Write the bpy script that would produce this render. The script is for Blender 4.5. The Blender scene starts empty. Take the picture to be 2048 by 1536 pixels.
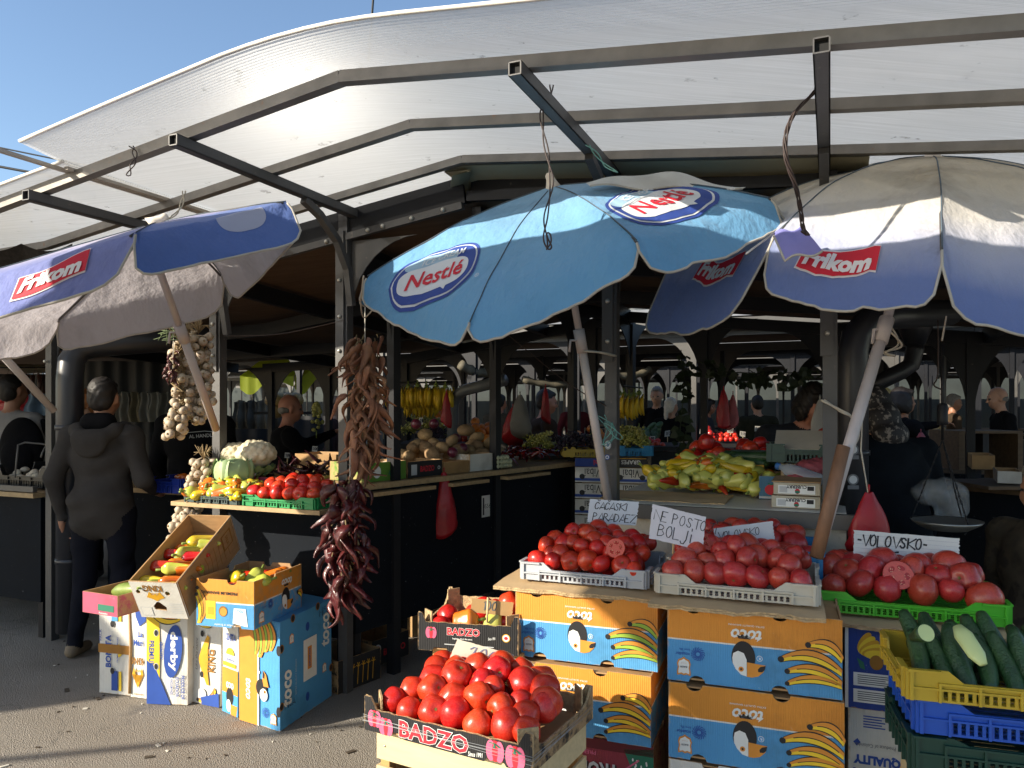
import bpy, math, random
import numpy as np
from mathutils import Vector, Matrix, noise
from mathutils.geometry import tessellate_polygon
sc = bpy.context.scene; C = sc.collection
rnd = random.Random(11)
R = math.radians
V3 = Vector
# ---------------------------------------------------------------- camera
FPX, EYE, HOR = 1500.0, 1.5, 816.0
cam = bpy.data.objects.new('camera', bpy.data.cameras.new('camera')); C.objects.link(cam)
cam.location = (0, 0, EYE); cam.rotation_euler = (R(90), 0, 0)
cam.data.sensor_width = 36; cam.data.lens = 36*FPX/2048; cam.data.shift_y = 48/2048
cam.data.clip_start = .05; cam.data.clip_end = 600
sc.camera = cam
# ---------------------------------------------------------------- light
SUN_EL, SUN_AZ = R(23), R(242.7)          # azimuth clockwise from +Y
w = bpy.data.worlds.new('World'); sc.world = w; w.use_nodes = True
nt = w.node_tree; bg = nt.nodes['Background']
sky = nt.nodes.new('ShaderNodeTexSky'); sky.sky_type = 'NISHITA'; sky.sun_disc = False
sky.sun_elevation = SUN_EL; sky.sun_rotation = SUN_AZ; sky.air_density = 1.0; sky.dust_density = .6; sky.ozone_density = 2.0
nt.links.new(sky.outputs[0], bg.inputs[0]); bg.inputs[1].default_value = .125
sl = bpy.data.lights.new('sun', 'SUN'); sl.energy = 5.0; sl.angle = R(.5); sl.color = (1, .90, .74)
so = bpy.data.objects.new('sun', sl); C.objects.link(so)
SDIR = V3((-math.sin(SUN_AZ)*math.cos(SUN_EL), -math.cos(SUN_AZ)*math.cos(SUN_EL), -math.sin(SUN_EL)))
so.rotation_euler = SDIR.to_track_quat('-Z', 'Y').to_euler(); so.location = (-8, -5, 8)
sc.view_settings.view_transform = 'Standard'; sc.view_settings.look = 'None'
sc.view_settings.exposure = 0.92; sc.view_settings.gamma = 1
sc.render.engine = 'CYCLES'
sc.cycles.use_denoising = True; sc.cycles.max_bounces = 6; sc.cycles.diffuse_bounces = 3; sc.cycles.glossy_bounces = 2
sc.cycles.transmission_bounces = 4; sc.cycles.transparent_max_bounces = 12; sc.cycles.sample_clamp_indirect = 6
sc.cycles.caustics_reflective = False; sc.cycles.caustics_refractive = False
# ---------------------------------------------------------------- picture <-> place
def P(px, py, Y): return V3(((px-1024)/FPX*Y, Y, EYE-(py-HOR)/FPX*Y))
def PZ(px, py, z): return P(px, py, (EYE-z)*FPX/(py-HOR))
UD = V3((math.cos(R(23)), -math.sin(R(23)), 0)); VD = V3((math.sin(R(23)), math.cos(R(23)), 0)); ZD = V3((0, 0, 1))
WD = V3((.6, .8, 0)); WR = V3((.8, -.6, 0))
A0 = V3((-.88, 3.97, 0))
def FA(t, off=0, z=0): return A0+UD*t+VD*off+ZD*z          # facade coordinates
def FW(s, off=0, z=0): return A0+WD*s+WR*off+ZD*z           # aisle coordinates
def T_at(px, off=0):                                        # facade t seen at a column
    k = (px-1024)/FPX; b = A0+VD*off
    return (k*b.y-b.x)/(UD.x-k*UD.y)
def PF(px, py, off=0):
    b = FA(T_at(px, off), off); return P(px, py, b.y)
# ---------------------------------------------------------------- colour and material
def lin(h):
    if not isinstance(h, str): return tuple(h)
    h = h.lstrip('#'); o = []
    for i in (0, 2, 4):
        c = int(h[i:i+2], 16)/255
        o.append(c/12.92 if c <= .04045 else ((c+.055)/1.055)**2.4)
    return tuple(o)
class NT:
    def __init__(s, name):
        s.m = bpy.data.materials.new(name); s.m.use_nodes = True; s.t = s.m.node_tree
        s.b = s.t.nodes['Principled BSDF']; s.out = s.t.nodes['Material Output']
    def n(s, typ, **k):
        x = s.t.nodes.new('ShaderNode'+typ)
        for a, v in k.items(): setattr(x, a, v)
        return x
    def l(s, a, b): s.t.links.new(a, b)
    def noise(s, co, scale, detail=4, rough=.55):
        x = s.n('TexNoise'); x.inputs['Scale'].default_value = scale; x.inputs['Detail'].default_value = detail
        x.inputs['Roughness'].default_value = rough; s.l(co, x.inputs['Vector']); return x
    def mix(s, fac, a, b, blend='MIX'):
        x = s.n('Mix', data_type='RGBA', blend_type=blend)
        for sock, v in ((x.inputs[0], fac), (x.inputs[6], a), (x.inputs[7], b)):
            if hasattr(v, 'node'): s.l(v, sock)
            elif isinstance(v, (int, float)): sock.default_value = v
            else: sock.default_value = (*v[:3], 1)
        return x.outputs[2]
    def math(s, op, a, b=0.):
        x = s.n('Math', operation=op)
        for i, v in enumerate((a, b)):
            if hasattr(v, 'node'): s.l(v, x.inputs[i])
            else: x.inputs[i].default_value = v
        return x.outputs[0]
    def ramp(s, fac, stops, interp='LINEAR'):
        x = s.n('ValToRGB'); x.color_ramp.interpolation = interp; e = x.color_ramp.elements
        while len(e) > len(stops): e.remove(e[-1])
        while len(e) < len(stops): e.new(1)
        for i, (p, c) in enumerate(stops):
            e[i].position = p; e[i].color = (*lin(c), 1)
        s.l(fac, x.inputs[0]); return x.outputs[0]
    def bump(s, h, strength=.3, dist=.01, nrm=None):
        x = s.n('Bump'); x.inputs['Strength'].default_value = strength; x.inputs['Distance'].default_value = dist
        s.l(h, x.inputs['Height'])
        if nrm is not None: s.l(nrm, x.inputs['Normal'])
        return x.outputs[0]
    def obj(s): return s.n('TexCoord').outputs['Object']
    def geo(s): return s.n('NewGeometry').outputs['Position']
_pm = {}
def pm(name, col, rough=.6, metal=0, var=.18, scale=6, bump=0, bscale=40, rand=0, trans=0, coat=0, spec=None, spot=None, world=False, streak=None):
    if name in _pm: return _pm[name]
    k = NT(name); c = lin(col); co = k.geo() if world else k.obj()
    src = co
    if streak:
        mp = k.n('Mapping'); mp.inputs['Scale'].default_value = streak; k.l(co, mp.inputs['Vector']); src = mp.outputs[0]
    nz = k.noise(src, scale)
    cc = k.ramp(nz.outputs['Fac'], [(.25, tuple(x*(1-var) for x in c)), (.75, tuple(min(1, x*(1+var)) for x in c))])
    if spot:
        n2 = k.noise(co, spot[0], 3); f = k.ramp(n2.outputs['Fac'], [(spot[1], (0, 0, 0)), (min(.99, spot[1]+.08), (1, 1, 1))])
        cc = k.mix(k.math('MULTIPLY', f, spot[3] if len(spot) > 3 else .8), cc, lin(spot[2]))
    if rand:
        oi = k.n('ObjectInfo'); hs = k.n('HueSaturation')
        k.l(k.math('ADD', k.math('MULTIPLY', oi.outputs['Random'], rand), 1-rand/2), hs.inputs['Value'])
        k.l(k.math('ADD', k.math('MULTIPLY', oi.outputs['Random'], rand*.045), .5-rand*.022), hs.inputs['Hue'])
        k.l(cc, hs.inputs['Color']); cc = hs.outputs[0]
    k.l(cc, k.b.inputs['Base Color']); k.b.inputs['Roughness'].default_value = rough; k.b.inputs['Metallic'].default_value = metal
    if spec is not None: k.b.inputs['Specular IOR Level'].default_value = spec
    if coat: k.b.inputs['Coat Weight'].default_value = coat; k.b.inputs['Coat Roughness'].default_value = .12
    if bump: k.l(k.bump(k.noise(src, bscale, 3).outputs['Fac'], bump, .01), k.b.inputs['Normal'])
    if trans:
        tr = k.n('BsdfTranslucent'); k.l(cc, tr.inputs[0]); mx = k.n('MixShader'); mx.inputs[0].default_value = trans
        k.l(k.b.outputs[0], mx.inputs[1]); k.l(tr.outputs[0], mx.inputs[2]); k.l(mx.outputs[0], k.out.inputs[0])
    _pm[name] = k.m; return k.m
def bands(name, stops, axis=2, size=1., corr='x', scuff='e6dcc8', rough=.62, amt=.5):
    """printed corrugated board: colour bands across one local axis, flutes along z, rubbed spots"""
    if name in _pm: return _pm[name]
    k = NT(name); co = k.obj(); sp = k.n('SeparateXYZ'); k.l(co, sp.inputs[0])
    cc = k.ramp(k.math('DIVIDE', sp.outputs[axis], size), stops, 'CONSTANT')
    nz = k.noise(co, 9, 5); cc = k.mix(k.math('MULTIPLY', nz.outputs['Fac'], .28), cc, (.35, .3, .25), 'MULTIPLY')
    f = k.ramp(k.noise(co, 38, 6, .7).outputs['Fac'], [(.64, (0, 0, 0)), (.72, (1, 1, 1))])
    g = k.ramp(k.noise(co, 5, 3).outputs['Fac'], [(.5, (0, 0, 0)), (.7, (1, 1, 1))])
    cc = k.mix(k.math('MULTIPLY', k.math('MULTIPLY', f, g), amt), cc, lin(scuff))
    gs = k.n('SeparateXYZ'); k.l(k.n('TexCoord').outputs['Generated'], gs.inputs[0])
    em = k.math('MAXIMUM', k.math('ABSOLUTE', k.math('SUBTRACT', gs.outputs[0], .5)), k.math('ABSOLUTE', k.math('SUBTRACT', gs.outputs[2], .5)))
    em = k.math('ADD', em, k.math('MULTIPLY', k.math('SUBTRACT', k.noise(co, 24, 5, .7).outputs['Fac'], .5), .07))
    cc = k.mix(k.ramp(em, [(.492, (0, 0, 0)), (.503, (.8, .8, .8))]), cc, lin('b59468'))
    dt = k.ramp(k.noise(co, 3.1, 5, .65).outputs['Fac'], [(.54, (0, 0, 0)), (.74, (.55, .55, .55))]); cc = k.mix(dt, cc, (.42, .36, .28), 'MULTIPLY')
    k.l(cc, k.b.inputs['Base Color']); k.b.inputs['Roughness'].default_value = rough
    fl = k.math('ADD', sp.outputs[0], sp.outputs[1]) if corr == 'x' else sp.outputs[2]
    wv = k.math('SINE', k.math('MULTIPLY', fl, 900.))
    h = k.math('ADD', k.math('MULTIPLY', wv, .25), k.noise(co, 14, 4).outputs['Fac'])
    k.l(k.bump(h, .35, .004), k.b.inputs['Normal'])
    _pm[name] = k.m; return k.m
# ---------------------------------------------------------------- mesh builder
class Fr:
    """a flat printing frame: origin, full-width vector, full-height vector (downwards), normal"""
    def __init__(s, o, ex, ey, n=None):
        s.o = V3(o); s.ex = V3(ex); s.ey = V3(ey); s.W = s.ex.length; s.H = s.ey.length
        s.n = V3(n).normalized() if n is not None else s.ey.cross(s.ex).normalized()
    def p(s, u, v, lay=1): return s.o+s.ex*u+s.ey*v+s.n*(.0005+.0005*lay)
_tc = {}
def glyphs(body, bold=0., shear=0., space=1.):
    k = (body, bold, shear, space)
    if k not in _tc:
        c = bpy.data.curves.new('t', 'FONT'); c.body = body; c.size = 1; c.offset = bold; c.shear = shear; c.space_character = space
        c.resolution_u = 2; c.align_x = 'CENTER'
        o = bpy.data.objects.new('t', c); me = bpy.data.meshes.new_from_object(o)
        vs = [(v.co.x, v.co.y) for v in me.vertices]; fs = [tuple(p.vertices) for p in me.polygons]
        bpy.data.objects.remove(o); bpy.data.curves.remove(c); bpy.data.meshes.remove(me)
        xs = [v[0] for v in vs] or [0]; ys = [v[1] for v in vs] or [0]
        cx, cy = (min(xs)+max(xs))/2, (min(ys)+max(ys))/2
        _tc[k] = ([(x-cx, y-cy) for x, y in vs], fs, max(xs)-min(xs), max(ys)-min(ys))
    return _tc[k]
class MB:
    def __init__(s): s.v = []; s.f = []; s.m = []; s.s = []; s.uv = None
    def add(s, vs, fs, m=0, smooth=False):
        b = len(s.v); s.v += [tuple(v) for v in vs]
        for f in fs: s.f.append(tuple(i+b for i in f)); s.m.append(m); s.s.append(smooth)
        return s
    def box(s, c, size, m=0, rot=None, ax=None):
        hx, hy, hz = (x/2 for x in size); c = V3(c)
        ex, ey, ez = ax if ax else (V3((1, 0, 0)), V3((0, 1, 0)), ZD)
        if rot is not None: ex, ey, ez = rot@ex, rot@ey, rot@ez
        vs = [c+ex*(sx*hx)+ey*(sy*hy)+ez*(sz*hz) for sz in (-1, 1) for sy in (-1, 1) for sx in (-1, 1)]
        return s.add(vs, [(0, 2, 3, 1), (4, 5, 7, 6), (0, 1, 5, 4), (2, 6, 7, 3), (0, 4, 6, 2), (1, 3, 7, 5)], m)
    def bar(s, p, q, w=.04, h=.04, m=0, up=None):
        p, q = V3(p), V3(q); d = (q-p); L = d.length; d.normalize()
        up = V3(up) if up is not None else (ZD if abs(d.z) < .95 else V3(UD))
        sd = d.cross(up).normalized(); up = sd.cross(d).normalized()
        return s.box((p+q)/2, (w, L, h), m, ax=(sd, d, up))
    def tube(s, pts, r, n=8, m=0, cap=True, smooth=True, flat=1.):
        pts = [V3(p) for p in pts]; N = len(pts); rr = r if isinstance(r, (list, tuple)) else [r]*N
        vs = []; ref = None
        for i, p in enumerate(pts):
            d = (pts[min(i+1, N-1)]-pts[max(i-1, 0)]).normalized()
            if ref is None:
                ref = ZD if abs(d.z) < .9 else V3((1, 0, 0)); ref = (ref-d*ref.dot(d)).normalized()
            else:
                ref = ref-d*ref.dot(d); ref = ref.normalized() if ref.length > 1e-6 else d.orthogonal().normalized()
            b = d.cross(ref)
            for k in range(n):
                a = 2*math.pi*k/n; vs.append(p+(ref*math.cos(a)+b*math.sin(a)*flat)*rr[i])
        fs = [(i*n+k, i*n+(k+1) % n, (i+1)*n+(k+1) % n, (i+1)*n+k) for i in range(N-1) for k in range(n)]
        if cap: fs += [tuple(reversed(range(n))), tuple((N-1)*n+k for k in range(n))]
        return s.add(vs, fs, m, smooth)
    def lathe(s, prof, n=16, m=0, c=(0, 0, 0), lob=None, smooth=True, mat=None):
        vs = []; c = V3(c)
        for i, (r, z) in enumerate(prof):
            for k in range(n):
                a = 2*math.pi*k/n; q = r*(1+(lob(a, i/(len(prof)-1)) if lob else 0))
                vs.append((q*math.cos(a), q*math.sin(a), z))
        vs = [(mat@V3(v) if mat else V3(v))+c for v in vs]
        N = len(prof)
        fs = [(i*n+k, i*n+(k+1) % n, (i+1)*n+(k+1) % n, (i+1)*n+k) for i in range(N-1) for k in range(n)]
        fs += [tuple(reversed(range(n))), tuple((N-1)*n+k for k in range(n))]
        return s.add(vs, fs, m, smooth)
    def plate(s, o, ex, ey, pts, holes=(), th=.005, m=0, mb=None):
        """a flat plate in the plane (ex, ey) with through holes; th goes along -normal"""
        o, ex, ey = V3(o), V3(ex).normalized(), V3(ey).normalized(); n = ex.cross(ey).normalized()
        loops = [list(pts)]+[list(h) for h in holes]
        tri = tessellate_polygon([[V3((a, b, 0)) for a, b in lp] for lp in loops])
        fl = [q for lp in loops for q in lp]; N = len(fl)
        fr = [o+ex*a+ey*b for a, b in fl]; bk = [p-n*th for p in fr]
        s.add(fr+bk, [tuple(t) for t in tri], m)
        s.f += [tuple(reversed([i+len(s.v)-N for i in t])) for t in tri]; s.m += [m if mb is None else mb]*len(tri); s.s += [False]*len(tri)
        b0 = len(s.v)-2*N; i0 = 0
        for lp in loops:
            L = len(lp)
            for k in range(L):
                a, b = i0+k, i0+(k+1) % L
                s.f.append((b0+a, b0+b, b0+N+b, b0+N+a)); s.m.append(m if mb is None else mb); s.s.append(False)
            i0 += L
        return s
    def sheet(s, fn, nu, nv, m=0, smooth=True, uv=None):
        vs = [fn(i/nu, j/nv) for j in range(nv+1) for i in range(nu+1)]
        fs = [(j*(nu+1)+i, j*(nu+1)+i+1, (j+1)*(nu+1)+i+1, (j+1)*(nu+1)+i) for j in range(nv) for i in range(nu)]
        return s.add(vs, fs, m, smooth)
    def ico(s, c, r, m=0, seg=8, ring=6, sq=(1, 1, 1)):
        c = V3(c); vs = [c+V3((0, 0, r*sq[2]))]
        for i in range(1, ring):
            a = math.pi*i/ring
            vs += [c+V3((r*sq[0]*math.sin(a)*math.cos(2*math.pi*k/seg), r*sq[1]*math.sin(a)*math.sin(2*math.pi*k/seg), r*sq[2]*math.cos(a))) for k in range(seg)]
        vs.append(c-V3((0, 0, r*sq[2]))); e = len(vs)-1
        fs = [(0, 1+k, 1+(k+1) % seg) for k in range(seg)]
        for i in range(ring-2):
            fs += [(1+i*seg+k, 1+(i+1)*seg+k, 1+(i+1)*seg+(k+1) % seg, 1+i*seg+(k+1) % seg) for k in range(seg)]
        fs += [(e, 1+(ring-2)*seg+(k+1) % seg, 1+(ring-2)*seg+k) for k in range(seg)]
        return s.add(vs, fs, m, True)
    # ---- ink
    def poly(s, fr, pts, m, lay=1): return s.add([fr.p(u, v, lay) for u, v in pts], [tuple(range(len(pts)))], m)
    def rect(s, fr, u0, v0, u1, v1, m, lay=1): return s.poly(fr, [(u0, v0), (u1, v0), (u1, v1), (u0, v1)], m, lay)
    def ell(s, fr, u, v, rx, ry, m, lay=1, n=20, a0=0, a1=360, rot=0):
        q = []
        for i in range(n+(0 if a1-a0 == 360 else 1)):
            a = R(a0+(a1-a0)*i/n); x, y = rx*math.cos(a), ry*math.sin(a); c, d = math.cos(R(rot)), math.sin(R(rot))
            q.append((u+(x*c-y*d)/fr.W, v+(x*d+y*c)/fr.H))
        return s.poly(fr, q, m, lay)
    def line(s, fr, pts, wd, m, lay=2):
        q = [V3((u*fr.W, v*fr.H, 0)) for u, v in pts]; vs = []
        for i, p in enumerate(q):
            d = (q[min(i+1, len(q)-1)]-q[max(i-1, 0)]); d = d.normalized() if d.length else V3((1, 0, 0)); nn = V3((-d.y, d.x, 0))*(wd/2)
            for t in (p+nn, p-nn): vs.append(fr.p(t.x/fr.W, t.y/fr.H, lay))
        return s.add(vs, [(2*i, 2*i+1, 2*i+3, 2*i+2) for i in range(len(q)-1)], m)
    def text(s, fr, body, u, v, h, m, rot=0, bold=0., shear=0., lay=3, w=None, space=1.):
        vs, fs, W, Hh = glyphs(body, bold, shear, space)
        if not vs: return s
        sy = h/max(Hh, 1e-6); sx = w/max(W, 1e-6) if w else sy; c, d = math.cos(R(rot)), math.sin(R(rot))
        out = []
        for x, y in vs:
            x, y = x*sx, -y*sy; x, y = x*c-y*d, x*d+y*c
            out.append(fr.p(u+x/fr.W, v+y/fr.H, lay))
        return s.add(out, fs, m)
    def build(s, name, mats, parent=None, o=(0, 0, 0), weld=False):
        me = bpy.data.meshes.new(name); o = V3(o)
        me.from_pydata([tuple(V3(v)-o) for v in s.v], [], s.f)
        for x in (mats if isinstance(mats, (list, tuple)) else [mats]): me.materials.append(x)
        me.polygons.foreach_set('material_index', s.m); me.polygons.foreach_set('use_smooth', s.s); me.update()
        return link(name, me, parent, o)
def link(name, me, parent=None, o=(0, 0, 0)):
    ob = bpy.data.objects.new(name, me); C.objects.link(ob)
    if parent is None: ob.location = o
    else: ob.parent = parent; ob.location = V3(o) if o != (0, 0, 0) else (0, 0, 0)
    return ob
def tag(o, label=None, cat=None, group=None, kind=None):
    if label: o['label'] = label
    if cat: o['category'] = cat
    if group: o['group'] = group
    if kind: o['kind'] = kind
    return o
def thing(name, label, cat, loc=(0, 0, 0), rz=0, group=None):
    o = bpy.data.objects.new(name, None); C.objects.link(o); o.location = loc; o.rotation_euler = (0, 0, rz)
    o.empty_display_size = .05
    return tag(o, label, cat, group)
def part(mb, name, mats, par):                   # part modelled in world space under an unrotated Empty
    ob = mb.build(name, mats, None, par.location); ob.parent = par; ob.location = (0, 0, 0); return ob
def sub(mb, name, mats, par):                    # sub-part in world space under such a part
    r = par.parent.location; ob = mb.build(name, mats, None, r); ob.parent = par; ob.location = (0, 0, 0); return ob
def solo(mb, name, mats, label, cat, o=None, group=None, kind=None):
    if o is None:
        a = np.array(mb.v); o = ((a[:, 0].min()+a[:, 0].max())/2, (a[:, 1].min()+a[:, 1].max())/2, a[:, 2].min())
    return tag(mb.build(name, mats, None, o), label, cat, group, kind)
def rad(d): return math.atan2(d.y, d.x)
RU = -R(23)
def ring(cx, cy, r, n=14): return [(cx+r*math.cos(2*math.pi*k/n), cy+r*math.sin(2*math.pi*k/n)) for k in range(n)]
def arc(p, q, sag, n=10, up=ZD):
    p, q = V3(p), V3(q); return [p.lerp(q, i/n)-up*(sag*4*(i/n)*(1-i/n)) for i in range(n+1)]
# ---------------------------------------------------------------- implicit bodies (one continuous surface each)
def sdf_mesh(prims, h=.012, k=.03, bump=None):
    """prims: ('c', a, b, ra, rb, mat) round cone or ('e', centre, radii, mat[, rot]); smooth union, surface nets"""
    lo = np.full(3, 9e9); hi = np.full(3, -9e9); bb = []
    for p in prims:
        if p[0] == 'c':
            a, b = np.array(p[1], float), np.array(p[2], float); l = np.minimum(a-p[3], b-p[4]); u = np.maximum(a+p[3], b+p[4])
        else: r = np.array(p[2], float); r = r if len(p) < 5 else np.full(3, r.max()); l = np.array(p[1])-r; u = np.array(p[1])+r
        bb.append((l, u)); lo = np.minimum(lo, l); hi = np.maximum(hi, u)
    lo -= 3*h; hi += 3*h; n = np.ceil((hi-lo)/h).astype(int)+1
    gx = [(lo[i]+h*np.arange(n[i])).astype(np.float32) for i in range(3)]
    def dist(p, X):
        if p[0] == 'c':
            a, b = np.array(p[1], np.float32), np.array(p[2], np.float32); ab = b-a
            t = np.clip(((X-a)@ab)/max(1e-9, float(ab@ab)), 0, 1); return np.linalg.norm(X-a-t[..., None]*ab, axis=-1)-(p[3]+(p[4]-p[3])*t)
        r = np.array(p[2], np.float32); Y = X-np.array(p[1], np.float32)
        if len(p) > 4 and p[4] is not None: Y = Y@np.array(p[4], np.float32)
        q = np.linalg.norm(Y/r, axis=-1); return (q-1)*q/np.maximum(np.linalg.norm(Y/r**2, axis=-1), 1e-6)
    D = np.full(tuple(n), .2, np.float32)
    for p, (l, u) in zip(prims, bb):
        i0 = np.maximum(((l-lo-k-2*h)/h).astype(int), 0); i1 = np.minimum(((u-lo+k+2*h)/h).astype(int)+2, n)
        sl = tuple(slice(i0[i], i1[i]) for i in range(3))
        X = np.stack(np.meshgrid(*[gx[i][sl[i]] for i in range(3)], indexing='ij'), -1)
        d = dist(p, X); E = D[sl]; kk = min(k, .9*(min(p[2]) if p[0] == 'e' else max(p[3], p[4]))); hh = np.maximum(kk-np.abs(E-d), 0)/kk; D[sl] = np.minimum(E, d)-hh*hh*kk*.25
    if bump is not None:
        X = np.stack(np.meshgrid(*gx, indexing='ij'), -1); D = D+bump(X)
    S = D < 0
    c = [S[i:n[0]-1+i, j:n[1]-1+j, l:n[2]-1+l] for i in (0, 1) for j in (0, 1) for l in (0, 1)]
    act = ~(np.logical_and.reduce(c) | ~np.logical_or.reduce(c)); idx = -np.ones(act.shape, int); idx[act] = np.arange(act.sum())
    cell = np.argwhere(act); acc = np.zeros((len(cell), 3)); cnt = np.zeros(len(cell))
    crn = np.array([(i, j, l) for i in (0, 1) for j in (0, 1) for l in (0, 1)])
    for a in range(8):
        for b in range(a+1, 8):
            if np.abs(crn[a]-crn[b]).sum() != 1: continue
            ia, ib = cell+crn[a], cell+crn[b]; da, db = D[tuple(ia.T)], D[tuple(ib.T)]; m = (da < 0) != (db < 0)
            t = (da[m]/(da[m]-db[m]))[:, None]; acc[m] += ia[m]*(1-t)+ib[m]*t; cnt[m] += 1
    vs = lo+(acc/cnt[:, None])*h
    FF = []
    for ax in range(3):
        sl0 = [slice(None)]*3; sl1 = [slice(None)]*3; sl0[ax] = slice(0, -1); sl1[ax] = slice(1, None)
        e = S[tuple(sl0)] != S[tuple(sl1)]; o1, o2 = [q for q in range(3) if q != ax]
        q = np.argwhere(e); ok = (q[:, o1] > 0) & (q[:, o2] > 0) & (q[:, o1] < act.shape[o1]) & (q[:, o2] < act.shape[o2]); q = q[ok]
        b = q.copy(); b[:, o1] -= 1; cc = b.copy(); cc[:, o2] -= 1; d = q.copy(); d[:, o2] -= 1
        f = np.stack([idx[tuple(z.T)] for z in (q, b, cc, d)], 1)
        fl = S[tuple(q.T)] != (ax == 1); f[fl] = f[fl][:, ::-1]; FF.append(f[(f >= 0).all(1)])
    F = np.concatenate(FF)
    dm = np.stack([dist(p, vs.astype(np.float32)) for p in prims], -1).argmin(1)
    pmats = np.array([p[5] if p[0] == 'c' else p[3] for p in prims]); vm = pmats[dm]
    fm = vm[F[:, 0]]
    return vs, F, fm
def sdf_obj(name, prims, mats, parent=None, h=.012, k=.03, bump=None, o=(0, 0, 0), smooth_it=1):
    vs, F, fm = sdf_mesh(prims, h, k, bump)
    # a little Laplacian smoothing
    for _ in range(smooth_it):
        acc = np.zeros_like(vs); cnt = np.zeros(len(vs))
        for a in range(4):
            np.add.at(acc, F[:, a], vs[F[:, (a+1) % 4]]+vs[F[:, (a-1) % 4]]); np.add.at(cnt, F[:, a], 2)
        vs = vs*.5+acc/np.maximum(cnt, 1)[:, None]*.5
    me = bpy.data.meshes.new(name); me.from_pydata((vs-np.array(o)).tolist(), [], F.tolist())
    for m in mats: me.materials.append(m)
    me.polygons.foreach_set('material_index', fm.astype(np.int32)); me.polygons.foreach_set('use_smooth', [True]*len(F)); me.update()
    return link(name, me, parent, o)
# ================================================================ ground
def ground_mat():
    k = NT('asphalt'); co = k.geo()
    a = k.noise(co, 230, 3, .7).outputs['Fac']; b = k.noise(co, .9, 5).outputs['Fac']; d = k.noise(co, 70, 2).outputs['Fac']
    vo = k.n('TexVoronoi'); vo.inputs['Scale'].default_value = 210; k.l(co, vo.inputs['Vector'])
    c = k.ramp(a, [(.3, (.13, .115, .096)), (.52, (.29, .262, .225)), (.72, (.52, .475, .41))])
    c = k.mix(k.ramp(b, [(.35, (0, 0, 0)), (.7, (1, 1, 1))]), c, (.75, .72, .68), 'MULTIPLY')
    st = k.ramp(k.noise(co, 2.3, 6, .7).outputs['Fac'], [(.62, (0, 0, 0)), (.70, (1, 1, 1))])
    c = k.mix(k.math('MULTIPLY', st, .55), c, (.12, .11, .10))
    wt = k.ramp(k.noise(co, 26, 2).outputs['Fac'], [(.745, (0, 0, 0)), (.76, (1, 1, 1))]); c = k.mix(k.math('MULTIPLY', wt, .5), c, (.55, .53, .5))
    ed_ = k.n('TexVoronoi', feature='DISTANCE_TO_EDGE'); ed_.inputs['Scale'].default_value = .55; vv = k.n('VectorMath', operation='ADD'); k.l(co, vv.inputs[0]); k.l(k.noise(co, 1.7, 4).outputs['Color'], vv.inputs[1]); k.l(vv.outputs[0], ed_.inputs['Vector'])
    c = k.mix(k.ramp(ed_.outputs['Distance'], [(.0, (.4, .4, .4)), (.007, (0, 0, 0))]), c, (.07, .062, .055))
    pt = k.ramp(k.noise(co, .45, 2).outputs['Fac'], [(.52, (0, 0, 0)), (.54, (.35, .35, .35))]); c = k.mix(pt, c, (.6, .58, .56), 'MULTIPLY')
    k.l(c, k.b.inputs['Base Color']); k.b.inputs['Roughness'].default_value = .85
    h = k.math('ADD', k.math('MULTIPLY', vo.outputs['Distance'], .8), k.math('MULTIPLY', d, .5))
    k.l(k.bump(h, .8, .008), k.b.inputs['Normal']); return k.m
g = MB().sheet(lambda u, v: (-160+320*u, -60+360*v, 0), 8, 8, smooth=False)
tag(g.build('ground', ground_mat()), kind='structure')
# small litter on the asphalt
M_lit = pm('litter', 'c9c4b8', .8)
m = MB()
for _ in range(240):
    x, y = rnd.uniform(-3.2, .2), rnd.uniform(2.6, 5.4); a = rnd.uniform(0, 6.28); s = rnd.uniform(.004, .009) if rnd.random() < .85 else rnd.uniform(.012, .022)
    m.box((x, y, .003), (s*rnd.uniform(1, 2.6), s, .004), rnd.choice((0, 1, 1)), rot=Matrix.Rotation(a, 3, 'Z'))
solo(m, 'litter', [M_lit, pm('litter_dark', '4a4034', .9)], 'scattered crumbs of paper and dry leaf on the asphalt', 'litter', kind='stuff')
# ================================================================ steel
M_steel = pm('painted_steel', '484747', .5, var=.2, scale=5, spot=(30, .66, '7d7468', .5), bump=.08, bscale=60)
M_steelL = pm('galvanised_rail', '7a7670', .5, .25, var=.25, scale=9, spot=(22, .68, '8a6748', .6), bump=.1)
M_dark = pm('dark_steel', '1d1e22', .5, var=.2, scale=4, spot=(26, .70, '6f6a62', .4), spec=.25)
M_panel = pm('counter_panel', '0c121a', .8, var=.25, scale=3, spot=(42, .69, '7d7f80', .5), bump=.05, spec=.18)
M_bolt = pm('bolt_zinc', 'b9b6ad', .4, .6)
M_ply = pm('plywood_ceiling', '5d4a3a', .75, var=.25, scale=3, streak=(1, 9, 9), spot=(5, .70, '2a2019', .7))
M_pale = pm('pale_sheet_metal', 'b3ad92', .55, var=.12, scale=2, spot=(14, .72, '77705c', .5))
M_roof = pm('roof_sheet', '8d8b86', .6, var=.15)
M_pipe = pm('pipe_grey', '2a2b30', .38, var=.15, scale=3)
def interp(pts, t):
    for (a, za), (b, zb) in zip(pts, pts[1:]):
        if t <= b: return za+(zb-za)*(t-a)/(b-a)
    return pts[-1][1]
ZP = [(-9, 2.2), (-3.2, 2.31), (-1.45, 2.36), (-.05, 2.555), (.77, 2.668), (2.9, 2.44), (4.6, 2.26)]
def zc(t): return interp(ZP, t)
def zs(t): return sum(zc(t+d)*q for d, q in ((-.3, .2), (-.15, .2), (0, .2), (.15, .2), (.3, .2)))
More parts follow.
